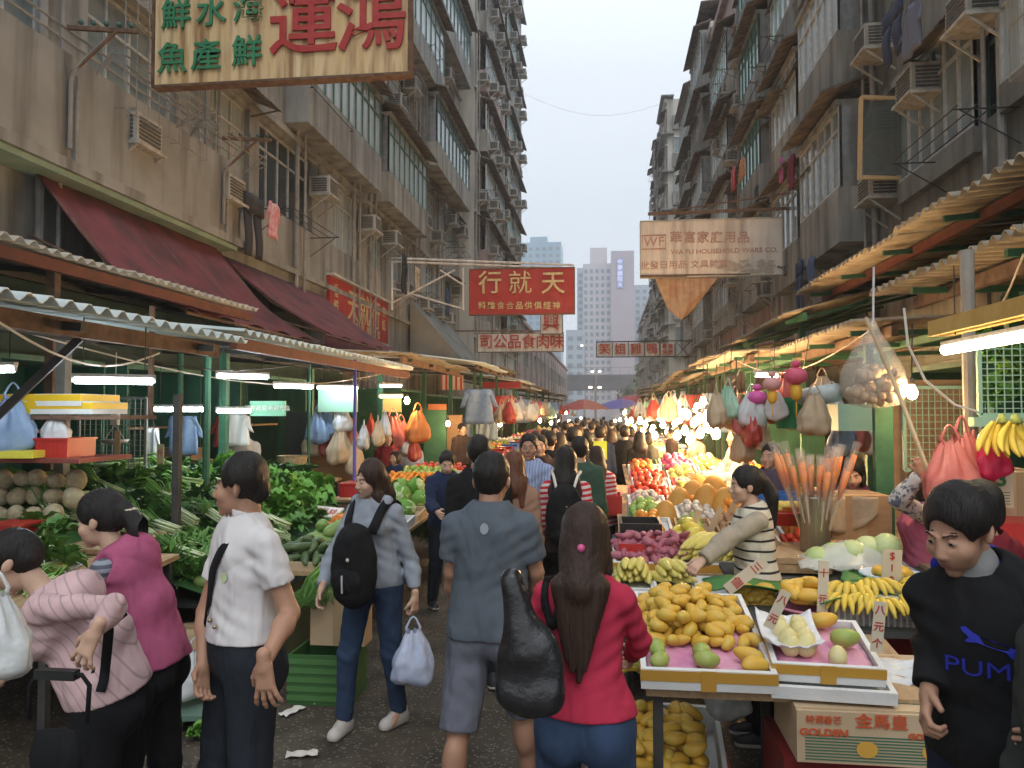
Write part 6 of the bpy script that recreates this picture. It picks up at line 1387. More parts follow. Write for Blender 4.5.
# celery trays in front of melons
stall_table('near left vegetable counter beside the bending women',-4.3,-2.75,3.6,4.8,.86,.95)
for i,(px,py,Y) in enumerate(((30,600,4.0),(20,578,4.35),(-40,600,4.0))):
    p=PY(px,py,Y); T=foam_box('white foam tray with green tape on the near left counter, %s'%['front one','back one','leftmost one'][i],(p.x,Y,p.z-.03),.62,.36,.08,R(3),R(5),M_tapeg)
    for k in range(7): use('celery_bundle','celery_bundle',(p.x-.24+k*.08,Y-.12,p.z+.05+.02*(k%2)),(0,0,r.uniform(-.2,.2)+R(10)),.8,'pale green celery bundle laid in the foam trays on the near left counter','celery bundle','celery bundles on the near left counter')
for i,(px,py,Y) in enumerate(((42,548,4.4),(55,535,4.6),(48,556,4.3),(38,528,4.7),(60,560,4.3))):
    p=PY(px,py,Y); use('mid_greens','green_bunch',(p.x,Y,p.z),(r.uniform(-.6,.6),r.uniform(-.4,.4),r.uniform(0,6)),1.05,'dark leafy green bunch heaped between the melons and the ponytailed woman','leafy greens','leafy greens beside the ponytailed woman')
p=PY(12,536,4.5); pbasket('red plastic basket at the left edge beneath the melons',(p.x,4.5,p.z-.03),.22,.26,.1,M_redp)
# big vegetable slope
veg=stall_table('broad sloping counter covered in leafy vegetables behind the man in white',-4.4,-2.45,4.85,8.4,.62,.66,cloth=M_blackp)
vz=lambda x,y: .68+max(0,(-2.45-x))*.30+ (y-5)*.02
b=MB(); b.slab(lambda u,v:(-2.45-1.95*u,4.87+3.5*v,.655+.585*u+.02*v),2,2,(0,0,.015)); b.build('sloping_board',M_greenp,veg)
rv=random.Random(77)
def vfield(key,nm,label,grp,x0,x1,y0,y1,n,sc=(.9,1.2),dz=.02,lie=False,az=None):
    for k in range(n):
        x=rv.uniform(x0,x1); y=rv.uniform(y0,y1)
        use(key,nm,(x,y,vz(x,y)+dz+rv.uniform(0,.05)),(rv.uniform(-.5,.5),rv.uniform(-.5,.5),rv.uniform(0,6.28) if az is None else az+rv.uniform(-.25,.25)),rv.uniform(*sc),label,nm.replace('_',' '),grp)
vfield('dark_greens','dark_green_bunch','dark green leafy bunch on the counter left of the man in white','dark leafy bunches',-4.3,-3.4,5.6,8.2,62)
vfield('herb_bunch','herb_bunch','fine leaved herb bunch at the near right of the leafy counter','herb bunches',-3.1,-2.5,4.9,5.9,34,(1,1.3))
vfield('bright_lettuce','lettuce','bright green lettuce heaped behind the man in white','lettuces behind the man in white',-4.0,-2.9,7.0,8.4,42,(1,1.4),.05)
vfield('spring_onion_bundle','spring_onion_bundle','white stalked spring onion bundle in the middle of the leafy counter','spring onion bundles',-3.9,-2.6,5.0,6.6,58,(1,1.3),.05,az=R(75))
vfield('mid_greens','green_bunch','mid green leafy bunch scattered over the leafy counter','mid green bunches',-4.3,-2.5,4.9,8.3,44)
vfield('celery_bundle','celery_bundle','long pale celery bundle at the back of the leafy counter','celery at the back of the counter',-4.4,-3.4,5.2,7.2,26,(1,1.2),.07,az=R(100))
for k in range(9): x=-2.52-.07*(k%3); y=4.95+.1*(k//3); use('gourd','gourd',(x,y,vz(x,y)+.03),(R(90),0,R(80)),.9,'small dark green gourd at the near corner of the leafy counter','gourd','gourds at the counter corner')
p=PY(157,511,6.6); wm=empty('cut_winter_melon',tuple(p)); wm.rotation_euler=(R(60),0,R(-10)); tag(wm,'cut winter melon showing its white round face amid the greens','melon'); b=MB(); b.lathe([(.01,-.06),(.09,-.05),(.12,-.01),(.118,.0)],n=22); b.build('rind',M_melg,wm,True,world=False); b=MB(); b.lathe([(.01,.0015),(.115,.0015),(.115,.004),(.01,.004)],n=22); b.build('flesh',mat('melon_flesh',(.70,.72,.62),.6,(.6,.62,.5),9),wm,world=False)
card('small white price card stuck in the dark greens',PY(147,552,5.5),.10,.10,R(8),'$5',m=M_white,tilt=R(8)); card('small white price card above the herbs',PY(178,586,5.2),.05,.09,R(5),'$6',m=M_white)
card('tall cardboard price sign rising from the greens before the crates',PY(160,480,7.0)+Vector((0,0,0)),.07,.34,0,'斤八',m=M_cardl)
b=MB(); b.box(-2.44,4.9,.02,-2.40,8.4,.58); tag(b.build('counter_skirt',mat('dark_green_sheet',(.035,.075,.05),.7,(.06,.1,.07),4)),'dark green sheet closing the front of the leafy counter','sheet')
b=MB(); p0=PZ(200,690,.18); b.obox((p0.x,p0.y,.10),(.62,.5,.03),(0,0,.2)); tag(b.build('floor_board',mat('green_floor_board',(.10,.18,.14),.7,(.14,.22,.17),4)),'flat green board on the ground left of the man in white','board')
bag((-2.45,4.75,.62),'blue and white plastic bag stuffed below the leafy counter',M_bgb,1.0,.5,seed=2); bag((-2.5,4.55,.42),'pale plastic bag on the ground below the leafy counter',M_bgw,.9,.9,seed=3)
slabbox('cardboard_carton','small brown carton under the leafy counter near the blue bag','carton',-2.75,4.7,.13,-2.4,5.0,.5,M_cardl,.3)
# clothes hanging and boxes back left
stall_table('back counter with boxes and dark greens under the hanging blue shirts',-4.6,-3.3,8.5,9.5,1.0,1.05)
for k in range(26): x=rv.uniform(-4.5,-3.3); y=rv.uniform(8.3,9.2); use('dark_greens','dark_green_bunch',(x,y,1.06+rv.uniform(0,.12)),(0,0,rv.uniform(0,6)),1.3,'dark leafy bunch on the back counter under the blue shirts','dark green bunch','dark bunches on the back counter')
for i,(px,py,w,m) in enumerate(((178,452,.5,M_card),(183,464,.55,M_cardl),(165,466,.3,M_card))):
    p=PY(px,py+8,8.9); slabbox('cardboard_carton',['open brown carton under the blue shirts','pale printed carton lowest under the blue shirts','small brown carton left under the blue shirts'][i],'carton',p.x-w/2,8.75,p.z,p.x+w/2,9.1,p.z+.15,m)
garment(PY(183,416,8.0),'pale blue shirt hanging between the tube lamps, left stall',M_bgb,.34,.42,0,'shirt','shirt'); garment(PY(152,428,7.2),'long white towel hanging beside the grey post',M_bgw,.14,.48,0,'shirt','towel','hanging_towel'); garment(PY(236,414,8.4),'white shirt hanging above the head of the man in white',M_white,.32,.36,0,'shirt','shirt'); garment(PY(222,416,8.6),'red patterned cloth hanging left of the white shirt',M_redp,.2,.36,0,'shirt','cloth')
b=MB(); P_=PY(250,401,8.2);Q_=PY(285,416,8.2); s=empty('stall_sign',tuple(P_)); tag(s,'pale green stall sign with small white lettering on the left','sign'); b.box(P_.x,8.2,Q_.z,Q_.x,8.23,P_.z); b.build('panel',mat('sign_pale_green',(.16,.40,.24),.5),s); text('肥仔蔬菜 歡迎光臨',.062,M_white,((P_.x+Q_.x)/2,8.195,(P_.z+Q_.z)/2),(R(90),0,0),s,'lettering',.002,.0)
# second left section: Y 5.3..9 close to passage: melons, cabbage, carrots
t2=stall_table('walkway side counter of melons and cabbages beside the woman with the backpack',-2.42,-1.78,5.35,8.6,.74,.86,cloth=M_wood)
LT=[(5.6,'dark_gourd','dark_gourd','dark green gourd'),(6.05,'gourd','gourd','striped green gourd'),(6.55,'carrot','carrot','orange carrot'),(7.05,'gourd','green_melon','green melon'),(7.6,'cabbage','cabbage','pale round cabbage'),(8.2,'cabbage','cabbage','wrapped pale cabbage')]
for i,(y,k,nm,wd) in enumerate(LT):
    T=foam_box('foam tray of %ss on the walkway counter, %s from the front'%(wd,nth(i)),(-2.1,y,.77+.035*(y-5.3)),.60,.46,.07,0,R(5),None,m=M_foam if i%2 else M_cardl); sp={'cabbage':.17,'gourd':.12,'carrot':.045,'dark_gourd':.085}[k]
    heap(T,k,nm,'%s on the walkway counter, tray %s from the front'%(wd,nth(i)),nm.split('_')[-1],'%ss on the walkway counter %d'%(wd,i),sp,2 if k!='carrot' else 3,rr,.8,orient='rand' if k!='carrot' else 'y')
for k in range(16): use('long_bean_bundle','long_bean_bundle',(-1.86-.03*(k%4),5.3+.06*(k//4),.80+.015*(k%3)),(R(-30),0,R(165)+rr.uniform(-.2,.2)),.85,'long green bean bundle drooping over the counter edge by the backpack woman','bean bundle','bean bundles on the counter edge')
slabbox('foam_cooler','white foam board box standing against the walkway counter','box',-2.0,5.15,.32,-1.62,5.32,.68,M_cardl)
root=empty('plastic_crate',(-1.85,5.1,.004)); tag(root,'green plastic crate on the ground behind the man in white','crate'); b=MB(); boxmesh(b,.42,.36,.32,.015); b.build('body',M_greenp,root,world=False); b=MB()
for k in range(5):
    b.box(-.215,-.188,.03+k*.058,.215,-.181,.062+k*.058)
b.build('slat',mat('green_plastic_light',(.08,.20,.06),.4),root,world=False)
p=PY(325,512,7.3); s=empty('price_board',tuple(p)); s.rotation_euler=(R(-55),0,R(-25)); tag(s,'white board with red lettering lying among the cabbages','price board'); b=MB(); b.box(-.2,-.006,-.07,.2,.006,.07); b.build('card',M_white,s,world=False); text('特價 $8',.09,M_signr,(0,-.008,0),(R(90),0,0),s,'lettering',.001,.001,world=False)
pbasket('wide red plastic basket behind the gourds, left of the cabbages',(-2.7,8.6,.95),.5,.35,.14,M_redp)
# bean + tangerine stall
t3=stall_table('tangerine and bean counter past the backpack woman',-3.2,-1.85,8.8,11.6,.85,.95)
T=foam_box('tray of orange tangerines heaped in the left row',(-2.35,9.6,.93),.95,.7,.07,0,R(14),None); heap(T,'orange','tangerine','orange tangerine in the heap past the backpack woman','tangerine','tangerines in the left heap',.068,2,rr,.8,orient='up',sc=(.85,.95))
for k in range(22): use('long_bean_bundle','long_bean_bundle',(-1.9-.06*(k%5),8.75+.05*(k//5),.93-.05*(k//5)),(R(-50),0,R(180)+rr.uniform(-.3,.3)),.95,'drooping bundle of long green beans before the tangerines','bean bundle','bean bundles before the tangerines')
for j,(y,k,wd) in enumerate(((10.5,'green_apple','green apple'),(11.2,'apple','red apple'))): T=foam_box('tray of %ss behind the tangerines'%wd,(-2.4,y,.96),.9,.6,.07,0,R(10),None,m=M_redp if j else M_foam); heap(T,k,k,'%s in the tray behind the tangerines'%wd,'apple','%ss behind the tangerines'%wd,.085,2,rr,.8,orient='up')
b=MB(); tag(b.box(-1.9,8.8,.0,-1.86,11.6,.80).build('blue_bin_row',mat('blue_bin',(.03,.10,.16),.5,(.05,.14,.2),3)),'dark blue panel closing the bean counter','panel')
# hanging bags line (left, ~Y 10)
HB_=[(318,424,M_bgb,1.25,'faded blue'),(328,421,M_bgb,1.1,'pale blue'),(337,420,M_bgw,1.1,'white'),(343,418,M_bgw,1.0,'small white'),(312,440,M_bgt,1.1,'beige lower'),(327,441,M_bgr,1.1,'dark red'),(341,440,M_bgt,1.5,'beige cloth'),(355,455,M_bgt,1.3,'tall cream'),(352,435,M_bgo,1.0,'orange'),(364,436,M_bgw,.95,'small pale'),(378,432,M_bgt,1.0,'buff'),(385,425,M_bgw,.9,'white topmost')]
for i,(px,py,m,s,wd) in enumerate(HB_): p=PY(px,py-8,9.9+.1*(i%3)); bag(p,'%s bag hanging in the left stall right of the green sign'%wd,m,s,.2*i,seed=i)
HB2=[(393,428,M_bgp,1.6,'large coral red'),(401,432,M_bgp,1.3,'second coral red'),(418,422,M_bgo,1.5,'orange net'),(408,445,M_bgw,1.0,'dim white'),(414,450,M_bgr,1.0,'low red'),(371,428,M_bgr,.9,'small dark red')]
for i,(px,py,m,s,wd) in enumerate(HB2): p=PY(px,py-8,11.6); bag(p,'%s bag hanging by the yellow panel in the left row'%wd,m,s,.3*i,seed=i+1)
for i,(px,m) in enumerate(((309,M_grnb),(355,mat('purple_pole',(.12,.10,.45),.5)),(207,M_grnb),(180,M_grnb))):
    p=PY(px,400,[9.6,9.4,6.9,8.2][i]); b=MB(); b.tube([(p.x,p.y,.1),(p.x,p.y,2.55)],.022 if i<2 else .035,8); tag(b.build('stall_pole',m),['thin green pole left of the hanging bags','thin violet pole among the hanging bags','green pole between the low tube lamps','green pole left of the blue shirt'][i],'pole')
def panel(label,pa,pb,Y,m,name='partition_board',cat='panel',t=.03):
    A=PY(*pa,Y);Bq=PY(*pb,Y); b=MB(); b.box(A.x,Y,Bq.z,Bq.x,Y+t,A.z); return tag(b.build(name,m),label,cat)
M_lit=mat('pale_green_panel',(.30,.52,.38),.5,(.38,.6,.46),3); M_ylp=mat('yellow_panel',(.72,.55,.20),.5,(.78,.62,.3),3)
panel('pale green upper panel under the tube lamp over the bags',(318,388),(357,412),9.8,M_lit); panel('yellow panel below the two small tube lamps',(383,398),(401,412),12.8,M_ylp)
panel('dark panel behind the hanging blue bags',(286,412),(308,476),10.2,M_boxd); panel('green shutter panel beside the bare bulb, left row',(424,408),(446,470),15,M_grnb); panel('brown board right of the green shutter panel',(447,415),(462,470),15.4,M_card)
panel('brown plank wall behind the bags and vendors',(310,450),(356,492),10.6,M_card); panel('small orange sheet under the canopy before the green shutter',(428,404),(446,410),14.5,M_orw)
# woven basket stack
for i in range(4): p=PY(292,478,9.4); b=MB(); tag(b.lathe([(.17,0),(.19,.09),(.2,.1),(.17,.1),(.15,.01)],(p.x,9.4,p.z-.12+i*.10),18).build('woven_basket',mat('wicker',(.38,.27,.15),.8,(.5,.38,.22),40,bump=.5)),'woven basket in the stack left of the bags, %s from the bottom'%nth(i),'basket')
# lit interior patch by second awning: its glow painted as a yellow panel
panel('yellow panel painted as a lit interior patch behind the farther wine awning',(272,312),(300,336),15.2,M_ylp,'notice_board','notice board')
# scales hanging
b=MB(); p=PY(115,425,6.0); root=empty('hanging_scale',tuple(p)); tag(root,'hanging steel weighing scale by the grey post','scale'); b.lathe([(.005,-.16),(.09,-.15),(.11,-.12),(.10,-.125),(.005,-.145)],n=18); b.build('pan',mat('scale_steel',(.4,.4,.38),.35,metal=.6),root,True,world=False); b=MB(); b.box(-.03,-.02,.0,.03,.02,.2); b.tube([(0,0,.2),(0,0,.6)],.004,4); b.tube([(0,0,0),(.09,0,-.12)],.003,4); b.tube([(0,0,0),(-.09,0,-.12)],.003,4); b.build('beam',M_white,root,world=False)
card('tall pale price stick hanging under the scale',PY(117,458,5.9),.05,.22,0,'',m=M_cardl)
# laundry on the facades
garment(PX(255,196,-6.45),'charcoal trousers drying on a rack under the left windows',mat('charcoal_cloth',(.035,.035,.04),.9),.75,1.15,R(90),'trousers','trousers'); garment(PX(274,203,-6.45),'pink and white top drying beside the charcoal trousers',mat('pink_cloth',(.6,.15,.2),.8,(.7,.5,.5),9),.5,.7,R(90),'shirt','shirt')
for i,(px,py,m,w,h,kd,lab) in enumerate([(792,156,mat('maroon_cloth',(.16,.02,.05),.8),.5,.75,'shirt','maroon shirt drying on a rack of the right facade'),(782,158,mat('mauve_cloth',(.45,.12,.28),.8),.3,.6,'shirt','mauve shirt drying beside the maroon one'),(893,8,mat('navy_cloth',(.03,.04,.08),.8),.8,.8,'trousers','navy trousers drying high at the upper right'),(912,6,mat('slate_cloth',(.14,.15,.2),.8),.6,.7,'shirt','slate blue shirt drying high at the upper right'),(800,262,mat('dark_blue_cloth',(.02,.04,.10),.8),.6,1.1,'trousers','dark blue trousers hanging right of the household sign'),(812,258,mat('denim_cloth',(.08,.12,.22),.8),.5,.8,'shirt','denim shirt hanging right of the household sign'),(738,250,mat('orange_cloth',(.6,.16,.04),.8),.6,.6,'shirt','orange cloth drying on the third right tenement'),(742,160,M_bgo,.8,.6,'shirt','orange towel drying high on the third right tenement'),(734,168,M_redp,.6,.7,'shirt','red towel drying high on the third right tenement')]):
    garment(PX(px,py,4.35 if px>760 else 4.1),lab,m,w,h,R(90),kd,'laundry')
for i,(px,py,m,h,lab) in enumerate([(447,205,M_dark,.9,'black shirt drying under the beige left tenement'),(405,255,mat('black_cloth',(.015,.015,.015),.9),1.2,'black trousers drying beside the steel truss'),(448,290,mat('navy_cloth2',(.03,.05,.12),.9),1.0,'navy garment drying behind the truss'),(418,268,M_bgt,.8,'beige cloth drying behind the truss')]):
    garment(PX(px,py,-6.2),lab,m,.6,h,R(90),'trousers' if i%2 else 'shirt','laundry')
# open casement at right
p0=PX(873,122,4.55);p1=PX(911,186,4.55); fr_=empty('open_casement',(4.95,11.9,5.9)); tag(fr_,'rusty yellow framed casement swung open from the right facade','casement window')
z0_,z1_=5.8,7.15; yA=13.6
b=MB(); xA,xB=4.98,4.25
for (xa,za,xb,zb) in((xA,z0_,xB,z0_),(xA,z1_,xB,z1_),(xA,z0_,xA,z1_),(xB,z0_,xB,z1_)): b.bar((xa,yA,za),(xb,yA-.15*(xb==xB),zb),.06)
b.build('frame',mat('casement_ochre',(.62,.42,.20),.7,(.55,.38,.2),7),fr_); b=MB(); b.box(xB+.04,yA-.08,z0_+.04,xA-.04,yA-.07,z1_-.04); b.build('pane',mat('casement_glass',(.12,.14,.13),.15,alpha=.55,spec=.7),fr_)
# ============== RIGHT near details
x=2.65
P0=PY(980,415,5.0); P1=PY(1040,352,5.0)
wiregrid('green wire grid with leafy bunches behind it under the bright tube',(P0.x,5.0,P0.z),(P1.x-P0.x+.5,0,0),(0,0,P1.z-P0.z+.1),18,12,.006,M_lit)
for k in range(14): use('bright_lettuce','lettuce',(P0.x+.05+rr.uniform(0,.55),5.2,P0.z+rr.uniform(.1,.4)),(rr.uniform(-1,1),0,rr.uniform(0,6)),1,'green leafy bunch behind the green wire grid at upper right','leafy bunch','leafy bunches behind the wire grid')
b=MB(); b.box(P0.x-.05,4.96,P0.z-.07,P1.x+.5,5.04,P0.z-.012); tag(b.build('green_rail',M_lit),'pale green rail under the wire grid at the right','rail')
p=PY(970,400,5.1); b=MB(); b.tube([(p.x,5.1,.1),(p.x,5.1,2.9)],.04,10); tag(b.build('grey_pole',M_pipe),'grey steel pole left of the green wire grid','pole')
hawker('green stall cabinet behind the vendor in the pink vest',1,6.9,8.4,3.1,4.2,2.3,m=M_grnb)
hawker('brown lined stall cabinet behind the reaching arm at the right',1,5.35,6.7,3.0,4.1,2.35,m=M_box)
p=PY(885,470,5.7); b=MB(); b.box(p.x-.06,5.7,.1,p.x+.06,5.76,2.3); tag(b.build('green_post',M_grnb),'wide bright green post right of the vendor in the pink vest','post')
wiregrid('pale wire shelf behind the hanging bare bulb at the right',(PY(905,470,6.2).x,6.2,PY(905,470,6.2).z),(.62,0,0),(0,0,.62),14,12,.005,M_lit)
panel('brown wooden wall glowing behind the bare bulb at right',(893,380),(975,520),6.5,M_card)
panel('pale green cooler box front under the clear bag',(838,404),(876,431),6.9,M_lit,'cooler_box','cooler',.3)
b=MB(); p=PY(795,412,7.4); b.lathe([(.02,.0),(.17,.02),(.18,.26),(.17,.30),(.02,.3)],(p.x,7.4,p.z-.17),20); tag(b.build('green_bucket',mat('deep_green_plastic',(.02,.18,.06),.4)),'large deep green bucket hanging behind the lanterns','bucket')
# clear plastic bag of garlic/wood ear
p=PY(874,372,5.4); root=empty('clear_produce_bag',tuple(p)); tag(root,'large clear plastic bag full of pale dried produce hanging beside the bulb','produce bag')
b=MB(); b.lathe([(.03,-.24),(.15,-.22),(.21,-.12),(.20,0),(.13,.14),(.05,.26),(.015,.34)],n=22); b.V=[(v[0]*(1+.06*math.sin(9*v[2]*5+v[1]*30)),v[1]*.8,v[2]) for v in b.V]; b.build('bag_film',mat('clear_bag_film',(.75,.74,.68),.18,alpha=.30,spec=.9,bump=.6,bscale=25),root,True,world=False)
b=MB(); rq=random.Random(5)
for k in range(70):
    a=rq.uniform(0,6.28); z_=rq.uniform(-.2,.03); q=(.16 if z_<-.02 else .12)*rq.uniform(.2,1); b.ball((q*math.cos(a),q*math.sin(a)*.8,z_),rq.uniform(.025,.04),7,5)
b.build('dried_produce',mat('dried_mushroom',(.34,.22,.12),.8,(.62,.50,.34),14),root,True,world=False)
b=MB(); b.tube([(0,0,.33),(.01,0,.7)],.008,5); b.build('knot',M_bgw,root,world=False)
# diagonal pole, cable
b=MB(); b.tube([PY(866,318,5.2),PY(898,392,4.9),PY(930,476,4.6)],.013,7); tag(b.build('bamboo_pole',mat('bamboo',(.40,.30,.18),.6,(.5,.4,.26),6)),'long thin pole reaching from a hand up to the tin canopy','pole')
b=MB(); b.tube([PY(904,308,5.0),PY(908,345,5.0),PY(925,380,5.0),PY(955,405,5.0),PY(982,413,5.0)],.008,6); tag(b.build('cable',M_white),'pale cable looping from the canopy to the green rail','cable')
# lanterns
M_lpk=mat('lantern_pink',(.70,.08,.18),.5,(.78,.16,.24),6,sss=.1); M_lye=mat('lantern_yellow',(.80,.45,.05),.5)
def lantern(c,label,s=1,m=None,m2=None):
    root=empty('paper_lantern',c); tag(root,label,'lantern'); b=MB(); b.lathe([(.02*s,-.07*s),(.075*s,-.05*s),(.10*s,0),(.075*s,.05*s),(.03*s,.07*s)],n=14); b.build('body',m or M_lpk,root,True,world=False)
    b=MB(); b.lathe([(.01*s,.07*s),(.045*s,.085*s),(.035*s,.12*s),(.01*s,.13*s)],n=12); b.tube([(0,0,.13*s),(0,0,.35*s)],.003,4); b.build('cap',m or M_lpk,root,True,world=False)
    b=MB(); b.lathe([(.025*s,-.20*s),(.045*s,-.17*s),(.05*s,-.08*s),(.02*s,-.071*s)],n=12); b.tube([(0,0,-.2*s),(0,0,-.34*s)],.006*s,5); b.build('tassel',m2 or M_lye,root,True,world=False)
lantern(PY(796,376,7.0),'bright pink lantern with yellow bell under the tin roof',1.05); lantern(PY(772,384,7.0),'paler pink lantern left of the bright pink one',.85,mat('lantern_pale',(.70,.35,.34),.5)); lantern(PY(757,398,7.6),'magenta lantern close to the bright bulbs',1.0,mat('lantern_magenta',(.72,.12,.40),.5),M_lye)
bag(PY(776,394,7.2),'small white and red bag hanging below the lanterns',M_bgw,.8); bag(PY(814,398,7.0),'brown netted bag hanging right of the green bucket',M_bgt,1.1,seed=2); 
b=MB(); p=PY(770,410,7.9); b.ball(tuple(p),.14,14,9); tag(b.build('dried_bundle',mat('brown_dried_fibre',(.14,.07,.03),.9,(.24,.13,.06),20,bump=.8),None,True),'round brown dried bundle hanging below the lanterns','dried bundle')
for i,(px,py,m,wd) in enumerate([(752,402,M_bgw,'white'),(744,410,M_bgp,'coral'),(735,404,M_bgt,'beige'),(760,425,M_bgw,'long white'),(752,420,M_bgr,'red'),(728,396,M_lit,'greenish'),(785,388,M_bgr,'little red'),(822,386,M_bgt,'buff'),(832,400,M_bgw,'grey white'),(843,428,M_bgb,'blue'),(858,426,M_bgp,'pink'),(868,430,M_bgw,'white low'),(716,402,M_bgt,'dull'),(742,436,M_bgt,'brownish')]):
    bag(PY(px,py-6,7.6+.15*(i%4)),'%s bag hanging in the crowded stall right of the bright bulbs'%wd,m,1.05,.4*i,seed=i)
b=MB(); A=PY(795,398,7.3);Bq=PY(838,392,7.0)
b.tube([A,(A+Bq)/2+Vector((0,0,-.01)),Bq],[.07,.09,.08],10); tag(b.build('rolled_plastic',mat('rolled_film',(.42,.48,.46),.3,(.5,.56,.54),9),None,True),'roll of greenish plastic film slung under the tin roof','roll')
# coral bags, calendar, bananas at right
for i,(px,py,s) in enumerate(((950,452,1.5),(962,446,1.7),(974,455,1.4),(944,462,1.2))): bag(PY(px,py-4,4.6+.05*i),'coral pink carrier bag in the bunch by the 23 calendar, %s from the left'%nth([1,2,3,0][i]),M_bgp,s*.75,.5*i,seed=i)
bag(PY(992,442,4.6),'small crimson bag hanging left of the bananas',mat('bag_crimson',(.6,.02,.08),.4),.7); 
p=PY(1015,452,4.4)
for i in range(2):
    o=use('banana_bunch','banana_bunch',(p.x-.03+i*.09,4.4,p.z+.17),(R(-100),0,R(20*i)),1.15,['ripe banana bunch hanging from a hook at the right edge','second ripe banana bunch cut by the right edge'][i],'bananas')
P0=PY(984,466,4.7);P1=PY(1014,508,4.7); ca=empty('tear_off_calendar',(P0.x,4.7,P1.z)); tag(ca,'paper calendar showing a green 23 on a carton at the right','calendar'); b=MB(); b.box(P0.x,4.7,P1.z,P1.x,4.712,P0.z); b.build('page',mat('calendar_paper',(.62,.52,.34),.8,(.68,.58,.4),4),ca); text('23',.115,mat('calendar_green',(.03,.16,.06),.6),((P0.x+P1.x)/2-.015,4.695,P0.z-.075),(R(90),0,0),ca,'lettering',.001,.003); b=MB()
for k in range(5): b.box(P0.x+.02,4.697,P0.z-.15-k*.016,P1.x-.02,4.699,P0.z-.146-k*.016)
b.build('printed_lines',M_pg,ca)
P0=PY(975,440,4.9);P1=PY(1045,540,4.9); slabbox('cardboard_carton','stacked brown carton behind the 23 calendar','carton',P0.x+.04,4.8,P1.z,P1.x,5.2,P0.z-.18,M_cardl)
P0=PY(968,520,4.6);P1=PY(1060,560,4.6); root=empty('plastic_crate',(P0.x,4.6,P1.z)); tag(root,'red crate behind the man in the dark hoodie','crate'); b=MB(); b.box(P0.x,4.5,P1.z,P1.x,4.9,P0.z); b.build('body',M_redp,root)
stall_table('right hand stall counter behind the man in the dark hoodie',1.95,3.6,4.35,5.6,.92,.92,cloth=M_cardl)
for i,(x_,z_) in enumerate(((1.72,.35),(1.75,.58))): root=empty('plastic_crate',(x_,4.35,z_)); tag(root,['lower','upper'][i]+' red crate under the banana basket','crate'); b=MB(); b.box(x_-.3,4.32,z_,x_+.45,4.7,z_+.21); b.build('body',M_redp,root)
# ================= far stalls, both sides
M_tarpb=mat('dull_blue_tarp',(.04,.07,.14),.7,(.07,.1,.17),5)
cols=[('persimmon',.085),('lemon',.08),('papaya',.1),('garlic',.08),('tomato',.07),('pomelo',.095),('green_apple',.085),('turnip',.08),('dragon_fruit',.085),('red_onion',.075),('green_mango',.08)]
G2={}
for si,(side,y,L_,z) in enumerate(FC):
    xin=-2.2 if side<0 else .75; xo=-3.6 if side<0 else 2.4
    where='far %s stall %s'%('left' if side<0 else 'right',nth(si if side<0 else si-sum(1 for q in FC if q[0]<0)))
    ft_=stall_table('goods counter of the '+where,min(xin,xo),max(xin,xo),y+.1,y+L_-.2,.85,.88)
    hawker('green lock-up cabinet of the '+where,side,y+.1,y+L_-.1,-4.4 if side<0 else 3.2,-5.5 if side<0 else 4.3,2.3,m=r.choice([M_box,M_grnb,M_boxd]),shelves=(1.3,))
    b=MB(); xf=xin; b.box(min(xf,xf+.03),y+.1,0,max(xf,xf+.03),y+L_-.2,.82); b.build('front_sheet',r.choice([M_boxd,M_boxd,M_card,M_tarpb,M_box]),ft_)
    if y<40:
        for j in range(3 if y<32 else 2):
            k,sp=r.choice(cols); yy=y+.7+j*(L_-1.2)/2.4; s_=1.45 if y<30 else 2.2
            T=foam_box('tray %s along the %s'%(nth(j),where),((xin+xo)/2,yy,.9),1.1,.75,.07,0,R(8),None,m=r.choice([M_foam,M_redp,M_greenp,M_bluep]))
            heap(T,k,{'garlic':'garlic_bulb'}.get(k,k),'%s heaped in tray %s of the %s'%(KD[k][2],nth(j),where),KD[k][2].split()[-1],'%s in tray %s of the %s'%(KD[k][2],nth(j),where),sp*s_,2,rr,.8,orient='up',sc=(s_*.95,s_*1.1),maxn=26 if y<30 else 14)
    for j in range(4 if y<35 else 2):
        m=r.choice([M_bgr,M_bgt,M_bgw,M_bgw,M_bgb,M_bgt,M_lit]); xx=(-2.6 if side<0 else 1.5)-side*0+r.uniform(-.5,.5)
        bag((xx,y+.4+j*(L_-.6)/5,r.uniform(1.95,2.25)),'%s bag hanging %s in the %s'%({M_bgr:'red',M_bgp:'coral',M_bgw:'white',M_bgb:'blue',M_bgo:'orange',M_bgt:'beige',M_lit:'green'}[m],nth(j),where),m,1.5,r.uniform(0,3),seed=j)
    if r.random()<.7 and y<50: garment(((-2.9 if side<0 else 2.3),y+.3,r.uniform(2.2,2.45)),'%s garment hanging at the front of the %s'%(['blue','red'][si%2],where),[M_bgb,M_bgr][si%2],.7,.8,0,'shirt','garment')
for i,px in enumerate((462,469,476,484,492)): garment(PY(px,418,22),'light blue shirt on the far left clothes line, %s from the left'%nth(i),M_bgb,.34,.62,0,'shirt','shirt')
